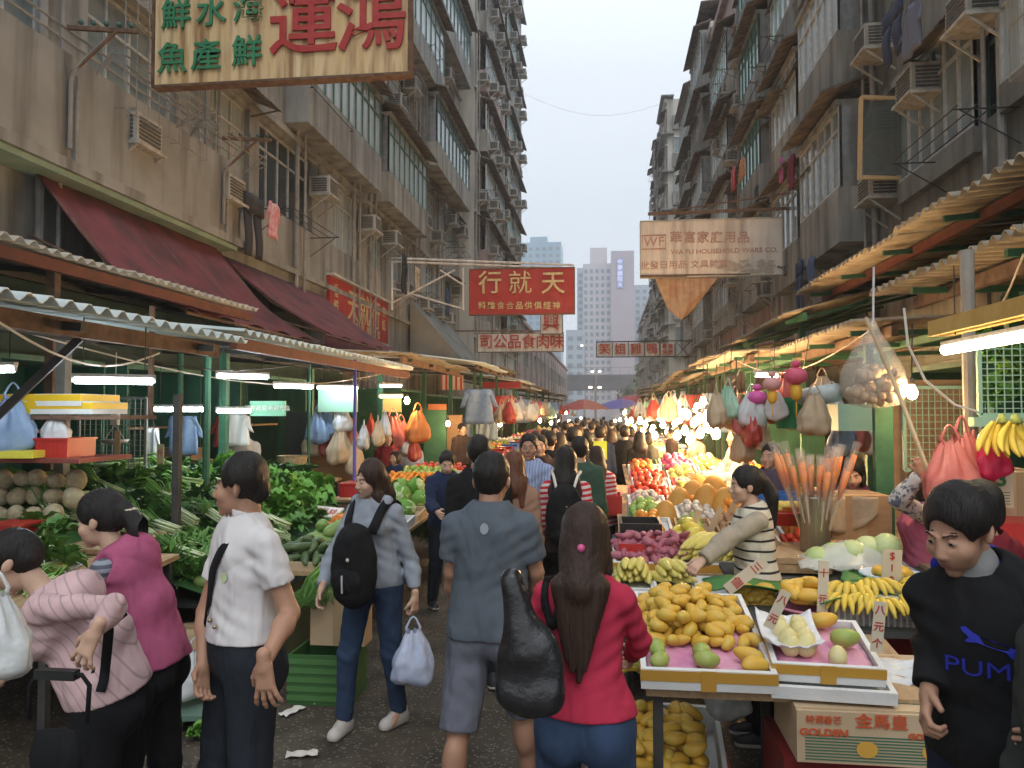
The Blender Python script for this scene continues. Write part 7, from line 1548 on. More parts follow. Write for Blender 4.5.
# loose wiring and junk under the roofs
for i,(x0_,y0_,z0_,x1_,y1_,z1_,sg_) in enumerate(((-3.0,3.4,2.40,-3.4,5.6,2.35,.18),(-3.6,4,2.55,-3.2,8,2.42,.22),(-4.2,5,2.5,-3.0,11,2.5,.3),(-3.1,8,2.45,-3.3,14,2.7,.25),(2.4,7.4,2.65,1.9,12,2.7,.3),(2.0,8,2.65,2.6,11,2.6,.2),(2.5,5,2.85,3.1,7,2.8,.2),(1.9,11,2.7,2.3,16,2.8,.35))):
    b=MB(); b.tube([(x0_+(x1_-x0_)*t/10,y0_+(y1_-y0_)*t/10,z0_+(z1_-z0_)*t/10-sg_*math.sin(math.pi*t/10)) for t in range(11)],.007,5); tag(b.build('electric_wire',M_dark if i%2 else M_white),'loose %s electric wire sagging under the %s roofs, %s from the front'%('black' if i%2 else 'white','left' if x0_<0 else 'right',nth(i%4)),'wire')
# umbrellas far
def umbrella(c,R_,label,m1,m2):
    root=empty('market_umbrella',(c[0],c[1],0)); tag(root,label,'umbrella'); n=16; b=MB(); V=[];F_=[]
    for i in range(5):
        q=i/4; 
        for k in range(n): t=2*math.pi*k/n; V.append((c[0]+R_*q*math.cos(t)+.001*k*(i==0),c[1]+R_*q*math.sin(t),c[2]+.5*(1-q**1.6)-.05*(k%2)*q))
    for i in range(4):
        for k in range(n): F_.append((i*n+k,i*n+(k+1)%n,(i+1)*n+(k+1)%n,(i+1)*n+k)); b.M.append((k//2)%2 if 0 else 0)
    b.M=[]; b.add(V,F_); b.M=[((j%n)//4)%2 for j in range(len(F_))]; b.build('canopy',[m1,m2],root,True)
    b=MB(); b.tube([(c[0],c[1],.0),(c[0],c[1],c[2]+.5)],.025,6); b.build('pole',M_pipe,root)
p=PY(588,415,40); umbrella((p.x-.2,40,2.05),1.3,'dull red market umbrella at the far end, left one',mat('umbrella_red',(.42,.08,.07),.7),mat('umbrella_red2',(.50,.16,.12),.7))
p=PY(622,414,42); umbrella((p.x,42,2.1),1.45,'blue and violet market umbrella at the far end, right of the red one',mat('umbrella_blue',(.16,.16,.52),.7),mat('umbrella_violet',(.26,.18,.48),.7))
p=PY(634,409,47); umbrella((p.x,47,2.4),1.5,'crimson market umbrella just behind the blue one',mat('umbrella_crimson',(.50,.04,.08),.7),mat('umbrella_crimson2',(.50,.04,.08),.7))
# litter
for i,(px,py,rz) in enumerate(((302,755,.3),(322,700,1.0),(296,668,.2),(306,680,1.6),(690,760,.5),(292,712,1.2))):
    p=PZ(px,py,.01); b=MB(); b.slab(lambda u,v:(p.x+(u-.5)*.17*math.cos(rz)-(v-.5)*.07*math.sin(rz),p.y+(u-.5)*.17*math.sin(rz)+(v-.5)*.07*math.cos(rz),.012+.012*math.sin(u*7+v*5)**2),6,3,(0,0,.003)); tag(b.build('paper_scrap',M_white if i!=2 else M_bgw),['flat pale paper scrap on the ground right of the man in white','bent paper scrap near the white sneaker','crumpled white scrap beside the green crate','second crumpled scrap beside the green crate','paper scrap under the mango table','small scrap behind the man in white'][i],'paper scrap')
for i,(px,py) in enumerate(((195,712),(215,725),(200,735),(188,700),(225,705),(180,722))):
    p=PZ(px,py,.03); use('bright_lettuce','cabbage_leaf',(p.x,p.y,.03),(rr.uniform(-.5,.5),0,rr.uniform(0,6)),.55,'torn green leaf dropped on the ground below the leafy counter','leaf','torn leaves on the ground')
# red goods on the awning mid left
b=MB(); A=PY(480,388,26);Bq=PY(520,382,26); tag(b.box(A.x,26,A.z,Bq.x,26.6,Bq.z).build('red_tray',M_redp),'long red plastic tray stored on a far left canopy','tray')
panel('small striped red and white sign on the left row roof',(441,375),(463,390),22,mat('striped_sign',(.72,.60,.5),.6,(.75,.62,.5),5,wave=((1,0,0),7,(.55,.06,.04),.45)),'striped_sign','sign')
for k,(o,f) in list(LIB.items()):
    if not f:
        for c in list(KIDS.get(o.name,[])): bpy.data.objects.remove(c)
        bpy.data.objects.remove(o)
bpy.data.objects.remove(AC)
# ================= people
from mathutils.bvhtree import BVHTree
def kid(root,nm):
    for c in KIDS.get(root.name,[]):
        if c.name.split('.')[0]==nm: return c
def bvh(*obs):
    V=[];F_=[]
    for o in obs:
        k=len(V); V+=[tuple(v.co) for v in o.data.vertices]; F_+=[tuple(i+k for i in p.vertices) for p in o.data.polygons]
    return BVHTree.FromPolygons(V,F_)
def ribbon(name,B,pts,w,m,parent,t=.006,n=26,off=.006,free=()):
    """strap draped over a surface: pts = rough control points, snapped to the nearest surface point"""
    P=[]; pts=[Vector(p) for p in pts]
    for i in range(len(pts)-1):
        for k in range(n//(len(pts)-1)+1): P.append(pts[i].lerp(pts[i+1],k/(n//(len(pts)-1)+1)))
    P.append(pts[-1]); C=[];N=[]
    for p in P:
        q,nn,_,_=B.find_nearest(p); C.append(q+nn*off);N.append(nn)
    for _ in range(3):
        C=[C[0]]+[(C[i-1]+C[i]*2+C[i+1])/4 for i in range(1,len(C)-1)]+[C[-1]]; N=[N[0]]+[((N[i-1]+N[i]*2+N[i+1])/4).normalized() for i in range(1,len(N)-1)]+[N[-1]]
    b=MB(); V=[]
    for i in range(len(C)):
        d=(C[min(i+1,len(C)-1)]-C[max(i-1,0)]).normalized(); s=d.cross(N[i]).normalized()*w/2
        V+=[C[i]-s,C[i]+s,C[i]+s+N[i]*t,C[i]-s+N[i]*t]
    F_=[]
    for i in range(len(C)-1):
        for k in range(4): a=i*4+k; c=i*4+(k+1)%4; F_.append((a,c,c+4,a+4))
    F_+= [(3,2,1,0),tuple(len(V)-4+k for k in range(4))]
    b.add(V,F_); return b.build(name,m,parent,True,world=False)
def decal(txt,B,c,size,m,parent,dirn=(0,1,0),sx=1,name='chest_lettering',poly=None,off=.004,flip=False):
    """flat lettering pressed onto cloth along dirn"""
    if txt: 
        o=text(txt,size,m,(0,0,0),(0,0,0),parent,name,.0,.0,1,world=False)
        bm=__import__('bmesh').new(); bm.from_mesh(o.data); bmesh_=__import__('bmesh'); 
        bmesh_.ops.subdivide_edges(bm,edges=[e for e in bm.edges if e.calc_length()>size*.12],cuts=2); bm.to_mesh(o.data); bm.free()
    else: o=meshobj(name,[(x,y,0) for x,y in poly],[tuple(range(len(poly)))],m,parent)
    d=Vector(dirn).normalized(); up=Vector((0,0,1)); r_=d.cross(up).normalized()
    for v in o.data.vertices:
        p=Vector(c)+r_*v.co.x*sx+up*v.co.y-d*.25; h=B.ray_cast(p,d)
        v.co=(h[0]-d*off) if h[0] else Vector(c)+r_*v.co.x*sx+up*v.co.y-d*.02
    o.data.update(); return o
def L2(root,w):  # world -> local
    q=Vector(w)-root.location if hasattr(root,'location') else Vector(w)-Vector(root[0]); a=-(root.rotation_euler.z if hasattr(root,'rotation_euler') else root[1])
    return (q.x*math.cos(a)-q.y*math.sin(a),q.x*math.sin(a)+q.y*math.cos(a),q.z)
def sdfthing(name,label,cat,loc,rz,parts,mats,amp=.004,v=.009):
    root=empty(name,loc,rz); tag(root,label,cat)
    for nm,fn,m in parts:
        S_=SDF((-.35,-.35,-.5),(.35,.35,.5),v); fn(S_); X,Y,Z=S_.coords(); S_.D=S_.D+(amp*np.sin(X*27+2*np.sin(Z*15)+Y*11)*np.sin(Z*31+Y*12)).astype(np.float32); npmesh(nm,[(*S_.mesh(),0)],[m],root)
    return root
D_jean=clothmat('denim_blue',(.035,.06,.115)); D_dark=clothmat('denim_charcoal',(.022,.026,.034)); D_blk=clothmat('trouser_black',(.012,.012,.014)); D_grey=clothmat('shorts_grey',(.17,.18,.22)); 
C_white=clothmat('polo_white',(.66,.63,.62),None,c2=(.60,.57,.57)) ; C_grey=clothmat('shirt_slate',(.105,.125,.15)); C_red=clothmat('knit_coral_red',(.50,.035,.075)); C_black=clothmat('cloth_black',(.014,.014,.015)); C_hood=clothmat('hoodie_light_grey',(.30,.33,.38)); C_pv=clothmat('vest_dusty_pink',(.42,.10,.19)); C_navy=clothmat('cloth_navy',(.02,.03,.07)); C_brown=clothmat('coat_tan',(.34,.20,.14)); C_dkbrown=clothmat('cloth_dark_brown',(.06,.04,.035))
C_str=_cloth('blouse_pink_stripe',(.62,.42,.42),wave=((0,.77,.64),30,(.40,.28,.28),.16)); C_strb=_cloth('sweater_cream_stripe',(.66,.60,.48),wave=((.05,.05,1),17,(.03,.03,.035),.22)); C_strg=_cloth('shirt_grey_stripe',(.30,.32,.36),wave=((0,0,1),34,(.10,.11,.14),.5)); C_rst=_cloth('sleeve_red_white_stripe',(.70,.62,.58),wave=((.1,0,1),24,(.55,.03,.05),.5)); C_blu=_cloth('shirt_blue_stripe',(.27,.34,.55),wave=((1,0,0),40,(.40,.46,.66),.4)); C_chk=_cloth('apron_check',(.62,.60,.58),wave=((1,0,0),28,(.18,.18,.20),.3)); C_cam=mat('sleeve_camo_blue',(.10,.12,.18),.9,(.58,.58,.60),26,lo=.45,hi=.52); C_olv=clothmat('jacket_dark_olive',(.045,.05,.045)); C_pink=clothmat('cloth_pink',(.55,.16,.26)); C_mar=clothmat('cloth_maroon',(.18,.02,.03)); C_green=clothmat('cloth_green',(.05,.10,.07)); C_beige=clothmat('cloth_beige',(.4,.34,.26)); C_pur=clothmat('cloth_purple_grey',(.10,.08,.12))
S_white=mat('sneaker_leather',(.60,.57,.53),.5,(.5,.46,.42),9); S_sole=mat('shoe_sole',(.5,.48,.44),.7); S_dark=mat('shoe_dark',(.02,.02,.022),.5)
# 1 man in white polo
Y=2.95; p=PY(243,640,Y); base=(p.x,Y,0.004); rz=R(-42); bb=(base,rz)
J=person('man in a white polo shirt with a dark strap across his chest looking left',base,rz,1.72,'m','tan',.85,lean=0,twist=0,head=(-42,4,0),top=(C_white,.60,.016,.026,.07,.0045,'polo_shirt',C_white),bottom=(D_dark,1.97,.016,.03),shoes=(S_dark,S_sole),hair=('short',HB),
  elb=[L2(bb,PY(290,613,2.86)),L2(bb,PY(206,612,3.02))],wrist=[L2(bb,PY(264,663,2.64)),L2(bb,PY(203,665,2.90))],legs=((2,2,4),(6,4,3)),
  hands=[{'curl':.25,'spread':.35,'n':(.6,-.78,.15),'dir':(.08,.05,-1),'thumb':(-.74,-.67,0),'th':.5},{'curl':.5,'n':(-1,-.3,0)}],fat=.004,bare_collar=.058)
sh=kid(J['root'],'polo_shirt'); B_=bvh(sh)
nk=J['nk']; ribbon('shoulder_strap',B_,[nk+V3(.05,.06,-.02),nk+V3(.085,-.02,-.02),nk+V3(.05,-.2,-.16),nk+V3(-.05,-.2,-.32),nk+V3(-.17,-.06,-.46)],.036,C_black,J['root'])
decal('',B_,tuple(nk+V3(.075,0,-.20)),.03,mat('badge_pale_green',(.45,.55,.30),.7),J['root'],poly=[(.018*math.cos(t*.7),.018*math.sin(t*.7)) for t in range(9)],name='chest_badge')
b=MB(); p_=J['pel']; 
for k,(dx,dz) in enumerate(((0,.155),(.05,.14))): b.ball(tuple(V3(.01+dx,-.135,dz)+p_),.009,8,6)
b.build('trouser_button',mat('brass_button',(.4,.33,.2),.3,metal=.8),J['root'],True,world=False)
# 2 woman with backpack on her front
Y=4.6; p=PY(374,640,Y); base=(p.x,Y,.004); rz=R(-14); bb=(base,rz)
J=person('woman in a light grey hooded top and blue jeans walking towards the camera',base,rz,1.615,'f','light',.95,lean=2,head=(-32,12,6),top=(C_hood,1.93,.022,.018,-.02,.0045,'hooded_top'),bottom=(D_jean,1.98,.010,.014),shoes=(S_white,S_sole,(0,0),(-14,4)),hair=('shoulder',HN),
  elb=[L2(bb,PY(411,562,4.62)),L2(bb,PY(331,560,4.58))],wrist=[L2(bb,PY(415,597,4.52)),L2(bb,PY(322,588,4.42))],legs=((-6,8,1),(12,10,5)),hands=[{'curl':1.1,'n':(1,-.2,0),'dir':(0,-.05,-1)},{'curl':.6,'n':(-1,-.3,.1),'dir':(-.1,-.4,-1)}])
R2=J['root']; ht=kid(R2,'hooded_top'); B_=bvh(ht); nk=J['nk']
S_=SDF(nk-.24,nk+.2,.009); 
for s in(1,-1): S_.cone(nk+V3(s*.03,.085,-.02),nk+V3(s*.10,-.03,-.01),.045,.034,k=.03); S_.cone(nk+V3(s*.10,-.03,-.01),nk+V3(s*.05,-.11,-.11),.034,.02,k=.03)
S_.cone(nk+V3(0,.10,-.06),nk+V3(0,.09,.0),.06,.05,k=.04); npmesh('hood',[(*S_.mesh(),0)],[C_hood],R2)
wp=Vector(base)+Matrix.Rotation(rz,3,'Z')@Vector((-.0,-.225,1.03))
def bp_body(S_): S_.ell((0,0,-.02),(.135,.085,.205),k=.03); S_.cone((0,0,-.14),(0,0,.12),.12,.105,k=.05,op='+'); S_.D=np.maximum(S_.D,0*S_.D-9); S_.plane((0,.07,0),(0,1,0)); S_.plane((0,-.11,0),(0,-1,0))
def bp_pocket(S_): S_.ell((0,-.085,-.09),(.10,.045,.09),k=.02)
bpk=sdfthing('backpack','black backpack worn on the chest of the woman in the grey hooded top','backpack',tuple(wp),rz,[('body',bp_body,C_black),('pocket',bp_pocket,C_black)],None)
b=MB(); b.bar((.005,-.135,-.05),(.003,-.128,-.15),.008); b.build('zip_pull',M_bgw,bpk,world=False); b=MB(); b.ball((.03,-.118,.035),.011,8,6,sc=(1,.3,1)); b.build('badge',M_white,bpk,True,world=False)
off=Vector(wp)-Vector(base); inv=Matrix.Rotation(-rz,3,'Z'); o3=inv@off
for s in(1,-1):
    st=ribbon('strap',B_,[nk+V3(s*.12,.06,-.04),nk+V3(s*.115,-.04,.0),nk+V3(s*.11,-.22,-.12),nk+V3(s*.09,-.3,-.22)],.055,C_black,bpk,t=.012,off=.008); st.location=-o3
# carrier bag in her hand
w=J['wr',0]; hp=Vector(base)+Matrix.Rotation(rz,3,'Z')@Vector(tuple(w+V3(0,-.02,-.10))); bag(tuple(hp+Vector((0,0,-.12))),'translucent pale blue plastic bag hanging from the hand of the backpack woman',mat('bag_lilac_plastic',(.50,.56,.74),.3,(.60,.66,.82),9,sss=.2,bump=.5,bscale=16),.98,.3,seed=2)
# 3 man in slate shirt from behind
Y=3.62; p=PY(490,600,Y); base=(p.x,Y,.004); rz=R(176); bb=(base,rz)
J=person('man in a slate grey polo shirt and grey shorts walking away, seen from behind',base,rz,1.73,'m','tan',.85,lean=2,head=(0,6,0),top=(C_grey,.70,.026,.030,-.045,.005,'polo_shirt',C_grey),bottom=(D_grey,1.0,.022,.026),shoes=(S_dark,S_sole),hair=('short',HB),
  elb=[L2(bb,PY(452,572,3.66)),L2(bb,PY(536,572,3.66))],wrist=[L2(bb,PY(455,622,3.85)),L2(bb,PY(540,622,3.85))],legs=((-14,8,4),(22,12,5)),hands=[{'curl':.7},{'curl':.6}],fat=.010)
sh=kid(J['root'],'polo_shirt'); B_=bvh(sh); nk=J['nk']; decal('',B_,tuple(nk+V3(0,0,-.07)),.02,mat('emblem_grey',(.28,.30,.32),.7),J['root'],dirn=(0,-1,0),poly=[(.02*math.cos(t*.7),.026*math.sin(t*.7)) for t in range(9)],name='back_emblem')
# 4 woman in red sweater from behind
Y=2.66; p=PY(585,640,Y); base=(p.x,Y,.004); rz=R(172); bb=(base,rz)
J=person('long haired woman in a coral red sweater and jeans walking away',base,rz,1.575,'f','light',.8,lean=1,head=(-4,2,0),top=(C_red,1.97,.008,.010,.035,.0035,'sweater'),bottom=(D_jean,1.98,.008,.012),shoes=(S_dark,S_sole),hair=('long',HC if 0 else HN),
  elb=[L2(bb,PY(523,645,2.72)),L2(bb,PY(640,640,2.74))],wrist=[L2(bb,PY(545,640,2.95)),L2(bb,PY(632,655,2.95))],legs=((4,4,2),(-4,6,2)),hands=[{'curl':.9},{'curl':.9}],fat=-.002)
RR=J['root']; sw_=kid(RR,'sweater'); B_=bvh(sw_); nk=J['nk']
wp=PY(527,645,2.42); 
def sb(S_): S_.cone((.05,0,.20),(.0,0,-.02),.035,.06,k=.05); S_.cone((-.07,0,-.15),(.05,0,-.15),.05,.05,k=.04); S_.ell((-.01,0,-.07),(.105,.05,.15),k=.04)
hb=sdfthing('shoulder_bag','shiny black slouchy shoulder bag on the left arm of the woman in the red sweater','bag',tuple(wp),R(172),[('body',sb,mat('soft_black_leather',(.012,.012,.013),.32,(.02,.02,.022),9,bump=.5,bscale=14,spec=.6,bdist=.02))],None,amp=.003)
o3=Matrix.Rotation(-R(172),3,'Z')@(wp-Vector(base))
for dx in(.0,.02):
    st=ribbon('strap',B_,[Vector(o3)+Vector((-.03+dx,.05,.16)),nk+V3(.135+dx*.5,.12,-.18),nk+V3(.125,.06,-.045),nk+V3(.12,-.02,-.03)],.022,C_black,hb,t=.008,off=.006); st.location=-o3
b=MB(); h_=J['hc']; b.ball(tuple(h_+V3(-.005,.125,-.015)),.014,8,6); b.build('hair_clip',mat('hair_clip_pink',(.6,.1,.25),.4),RR,True,world=False)
# 5 man in black hoodie, right
Y=2.40; p=PY(1000,640,Y); base=(p.x,Y,.004); rz=R(-26); bb=(base,rz)
J=person('man in a black hooded sweatshirt with blue chest lettering looking down at the right',base,rz,1.70,'m','tan',.8,lean=7,side=-8,swk=.84,head=(-32,26,0),top=(C_black,1.95,.020,.022,-.06,.006,'hooded_sweatshirt'),bottom=(clothmat('denim_navy',(.012,.016,.035)),1.98,.02,.03),shoes=(S_dark,S_sole),hair=('short',HB),fat=.006,
  elb=[L2(bb,PY(1045,640,2.35)),L2(bb,PY(938,628,2.48))],wrist=[L2(bb,PY(1040,700,2.2)),L2(bb,PY(929,690,2.36))],legs=((4,4,3),(10,8,3)),hands=[{'curl':.5},{'curl':.9,'n':(-1,-.3,0)}])
Rm=J['root']; hs_=kid(Rm,'hooded_sweatshirt'); B_=bvh(hs_); nk=J['nk']; M_blt=mat('print_blue',(.02,.03,.38),.7)
decal('PUMA',B_,tuple(nk+V3(.035,0,-.25)),.066,M_blt,Rm,sx=1.25)
cat=[(-.10,-.03),(-.06,-.012),(-.02,.008),(.02,.016),(.06,.03),(.085,.048),(.10,.044),(.095,.03),(.075,.014),(.088,.0),(.078,-.004),(.05,.0),(.01,-.012),(-.03,-.022),(-.05,-.045),(-.06,-.04),(-.055,-.022)]
decal('',B_,tuple(nk+V3(.05,0,-.175)),.1,M_blt,Rm,poly=[(-x*.8,y*.8) for x,y in cat][::-1],name='chest_emblem')
S_=SDF(nk-.26,nk+.2,.008)
for s in(1,-1): S_.cone(nk+V3(s*.03,.09,.02),nk+V3(s*.085,.0,.005),.040,.026,k=.03)
S_.cone(nk+V3(-.05,.10,-.02),nk+V3(.05,.10,-.02),.06,.06,k=.04); npmesh('hood',[(*S_.mesh(),0)],[clothmat('hood_lining_blue',(.02,.035,.30))],Rm)
S_=SDF(nk-.15,nk+.15,.008); S_.cone(nk-V3(0,0,.04),nk+V3(0,-.02,.02),.078,.064,k=.01); npmesh('undershirt',[(*S_.mesh(),0)],[clothmat('tee_grey',(.28,.28,.28))],Rm)
# 6 dark sleeve person cut by the right edge
Y=1.95; p=PY(1092,640,Y); person('person in a dark olive jacket mostly cut off by the right edge',(p.x,Y,.004),R(-80),1.62,'m','tan',1.3,top=(C_olv,1.95,.03,.03,-.06),bottom=(D_blk,1.98,.02,.03),shoes=(S_dark,S_sole),hair=('short',HB),arms=((8,0,0,10,0,0),(8,0,0,10,0,0)))
# 7 woman in pink vest, ponytail
Y=3.02; p=PY(148,660,Y); base=(p.x,Y,.004); rz=R(-84); bb=(base,rz)
J=person('ponytailed woman in a dusty pink vest bending to the left counter',base,rz,1.60,'f','light',.85,lean=24,head=(-2,14,0),top=(C_pv,0,.026,.008,-.01,.005,'vest'),sleeves=(C_strg,.75,.012),bottom=(D_blk,1.98,.012,.016),shoes=(S_dark,S_sole),hair=('ponytail',HB),
  arms=((6,34,0,30,0,0),(6,40,0,30,0,0)),legs=((6,6,2),(-4,4,2)),hands=[{'curl':.6},{'curl':.6}],fat=.008)
b=MB(); hd=J['hc']; Mh=J['Mh']; b.lathe([(.028,-.012),(.036,-.006),(.036,.006),(.028,.012)],tuple(hd+Mh@V3(0,.118,.012)),14); b.build('hair_tie',mat('hair_tie_cream',(.6,.52,.38),.7),J['root'],True,world=False)
b=MB(); pl=J['pel']; b.tube([tuple(pl+V3(.16,-.05,.19)),tuple(pl+V3(.175,0,.10)),tuple(pl+V3(.17,.02,-.04)),tuple(pl+V3(.165,.03,-.2))],.006,5); b.build('red_cord',mat('cord_red',(.6,.06,.03),.5),J['root'],world=False)
# 8 woman in striped blouse, lower left
Y=2.72; p=PY(108,700,Y); base=(p.x,Y,.004); rz=R(-72); bb=(base,rz)
J=person('woman in a pink striped blouse bending over at the lower left corner',base,rz,1.56,'f','light',.8,lean=40,head=(-10,30,0),top=(C_str,1.9,.018,.006,-.0,.005,'blouse'),bottom=(D_blk,1.98,.018,.03),shoes=(S_dark,S_sole),hair=('short',HB),fat=.002,
  elb=[L2(bb,PY(114,606,2.50)),None and 0],wrist=[L2(bb,PY(95,632,2.36)),None],legs=((4,2,2),(0,2,2)),arms=((6,50,0,20,0,0),(6,60,0,20,0,0)),hands=[{'curl':.45,'n':(.9,-.3,.3),'dir':(.1,-.45,-1),'spread':.5},{'curl':.6}])
Rb=J['root']; bl_=kid(Rb,'blouse'); B_=bvh(bl_); 
ribbon('bag_strap',B_,[J['wa']+V3(.22,.16,.20),J['wa']+V3(.24,.10,.08),J['pel']+V3(.24,.04,.08)],.032,C_black,Rb)
hc_w=PY(12,676,2.0); 
bag(tuple(PY(-6,640,1.9)+Vector((0,0,.10))),'crinkled white translucent plastic bag held at the lower left edge',mat('bag_cloudy_plastic',(.68,.70,.70),.25,(.76,.78,.76),9,sss=.2,bump=.8,bscale=14,alpha=.85),.72,.5,seed=3)
p1=PY(90,745,2.15); hbg=empty('handbag',tuple(p1)); tag(hbg,'black handbag with bar handle hanging before the woman in the striped blouse','handbag')
hbg.location=PY(56,738,2.2)
b=MB(); b.lathe([(.02,-.16),(.07,-.15),(.085,-.05),(.06,.02),(.02,.025)],n=18,sy=.4); b.build('body',C_black,hbg,True,world=False); b=MB(); b.tube([(-.09,0,.05),(-.09,0,.15),(-.07,0,.185),(.08,0,.19),(.105,0,.16),(.10,0,.05)],.007,6); b.build('handle',C_black,hbg,True,world=False); b=MB(); b.obox((.0,-.002,.19),(.13,.03,.028)); b.build('handle_bar',M_blackp,hbg,world=False)
# ---- vendors right
Y=4.72; p=PY(757,560,Y); base=(p.x,Y,.13); rz=R(-88); bb=(base,rz)
J=person('ponytailed vendor in a cream sweater with thin black stripes behind the corn trays',(p.x,Y,.0),rz,1.575,'f','light',.95,lean=6,head=(0,4,0),top=(C_strb,1.75,.020,.022,-.05,.005,'sweater'),bottom=(D_blk,1.98,.012,.02),shoes=(S_dark,S_sole),hair=('ponytail',HB),
  elb=[L2(((p.x,Y,0),rz),PY(728,538,4.55)),L2(((p.x,Y,0),rz),PY(735,535,4.9))],wrist=[L2(((p.x,Y,0),rz),PY(703,560,4.45)),L2(((p.x,Y,0),rz),PY(712,552,4.75))],hands=[{'curl':.8,'n':(.6,.0,.8)},{'curl':.8,'n':(-.6,0,.8)}],
  sleeves=(C_beige,1.97,.026))
Y=5.98; p=PY(853,500,Y); J=person('vendor in a pink vest and checked apron with head bowed between cartons',(p.x,Y,.0),R(-12),1.58,'f','light',1.0,lean=8,head=(-8,24,0),top=(C_pink,0,.026,.01,-.02,.005,'vest'),sleeves=(C_dkbrown,1.9,.016),bottom=(D_blk,1.98,.012,.02),hair=('bob',HB),arms=((8,30,0,55,20,0),(8,30,0,55,20,0)))
S_=J['nk']; B_=bvh(kid(J['root'],'vest')); 
b=MB(); q=[];nn=10
V=[];
for j in range(9):
    for i in range(nn+1):
        x=(i/nn-.5)*.26; z=S_[2]-.12-j*.05; h=B_.ray_cast(Vector((x,S_[1]-.6,z)),Vector((0,1,0))); yy=h[0].y-.008 if h[0] else S_[1]-.13; V.append((x,yy,z))
b.add(V,[(j*(nn+1)+i,(j+1)*(nn+1)+i,(j+1)*(nn+1)+i+1,j*(nn+1)+i+1) for j in range(8) for i in range(nn)]); b.build('apron',C_chk,J['root'],True,world=False)
Y=5.35; p=PY(922,540,Y); rz=R(-95); bb=((p.x,Y,0),rz); person('stall worker in pink with a blue camouflage sleeve reaching up a pole',(p.x,Y,0),rz,1.52,'f','tan',1.1,top=(C_pink,0,.022,.02,-.04),sleeves=(C_cam,1.93,.026),bottom=(D_blk,1.98,.012,.02),hair=('bob',HB),elb=[L2(bb,PY(898,500,5.1)),None],wrist=[L2(bb,PY(922,474,5.0)),None],hands=[{'curl':1.0,'n':(.8,0,.3),'dir':(0,-.2,1)},{'curl':.6}])
Y=3.75; p=PY(984,540,Y); person('person with short black hair half hidden behind the man in the black hoodie',(p.x,Y,0),R(200),1.58,'f','light',1.1,head=(0,8,0),top=(C_mar,1.9,.02,.02,-.03),bottom=(D_blk,1.98,.012,.02),shoes=(S_dark,S_sole),hair=('bob',HB))
# ---- mid crowd (label, px, Y, rz, h, sex, top, sleeves, bottom, hair, hairmat, skin)
def cp(label,px,Y,rz,h,sex,tm,sl,bm_,hr,hm,res=1.5,**k):
    p=PY(px,520,Y); return person(label,(p.x,Y,.004),R(rz),h,sex,k.pop('skin','light'),res,top=(tm,sl,.026,.026,-.05),bottom=(bm_,1.98,.014,.02),shoes=(S_dark,S_sole),hair=(hr,hm),face=res<1.6,legs=k.pop('legs',((8,6,2),(-6,8,2))),**k)
J=cp('woman with a black backpack and red striped sleeves walking away in the middle',566,6.0,176,1.62,'f',C_dkbrown,0,D_blk,'shoulder',HB,1.2,sleeves=(C_rst,1.3,.026))
p=PY(566,530,6.0); wpb=(p.x+.005,5.80,1.15)
bpk=sdfthing('backpack','black backpack with pale straps on the woman with striped sleeves','backpack',wpb,0,[('body',lambda S_:(S_.ell((0,0,-.02),(.145,.085,.21),k=.03),S_.cone((0,0,-.14),(0,0,.12),.12,.10,k=.05)),C_black)],None,v=.014)
b=MB(); 
for s in(1,-1): b.tube([(s*.06,-.02,.17),(s*.09,.06,.27),(s*.11,.14,.30)],.012,6)
b.build('strap',M_white,bpk,True,world=False); b=MB(); b.box(-.015,-.105,.03,.02,-.098,.065); b.build('badge',M_bgt,bpk,world=False)
cp('man in a blue striped shirt and glasses walking towards the camera',529,7.0,-8,1.69,'m',C_blu,.7,D_dark,'short',HB,1.2,skin='tan',head=(8,0,0))
g_=[o for o in COL.objects if o.get('label','').startswith('man in a blue striped')][0]
b=MB(); hz=1.69-.115
for s in(1,-1): b.lathe([(.0205,-.002),(.0225,-.002),(.0225,.002),(.0205,.002)],(0,0,0),12,cap=False)
n_=len(b.V)//2; b.V=[((.031 if i<n_ else -.031)+v[0],-.125+v[2],hz+v[1]*.75) for i,v in enumerate(b.V)]; b.tube([(-.009,-.126,hz),(.009,-.126,hz)],.002,4); b.build('glasses',M_dark,g_,world=False)
cp('man with a round face behind the man in the blue shirt',540,8.6,0,1.63,'m',C_dkbrown,1.9,D_dark,'short',HB,1.5)
cp('person in a tan coat with auburn hair walking away',514,5.7,178,1.60,'f',C_brown,1.9,D_blk,'shoulder',HC,1.4)
cp('man in a black jacket just beyond the man in slate grey',479,5.5,186,1.72,'m',C_black,1.9,D_blk,'short',HB,1.3)
cp('boy in a navy and white top looking down at the tangerines',446,7.4,28,1.52,'m',C_navy,1.9,D_dark,'short',HB,1.3,head=(-10,22,0),arms=((8,30,0,50,10,0),(8,30,0,50,10,0)))
cp('person with black hair and a dark green bag beyond the backpack woman',580,7.2,180,1.66,'m',C_green,1.9,D_dark,'short',HB,1.8)
cp('person in a red and white striped top half hidden in the crowd',597,7.6,172,1.56,'f',C_rst,1.9,D_blk,'shoulder',HN,1.8)
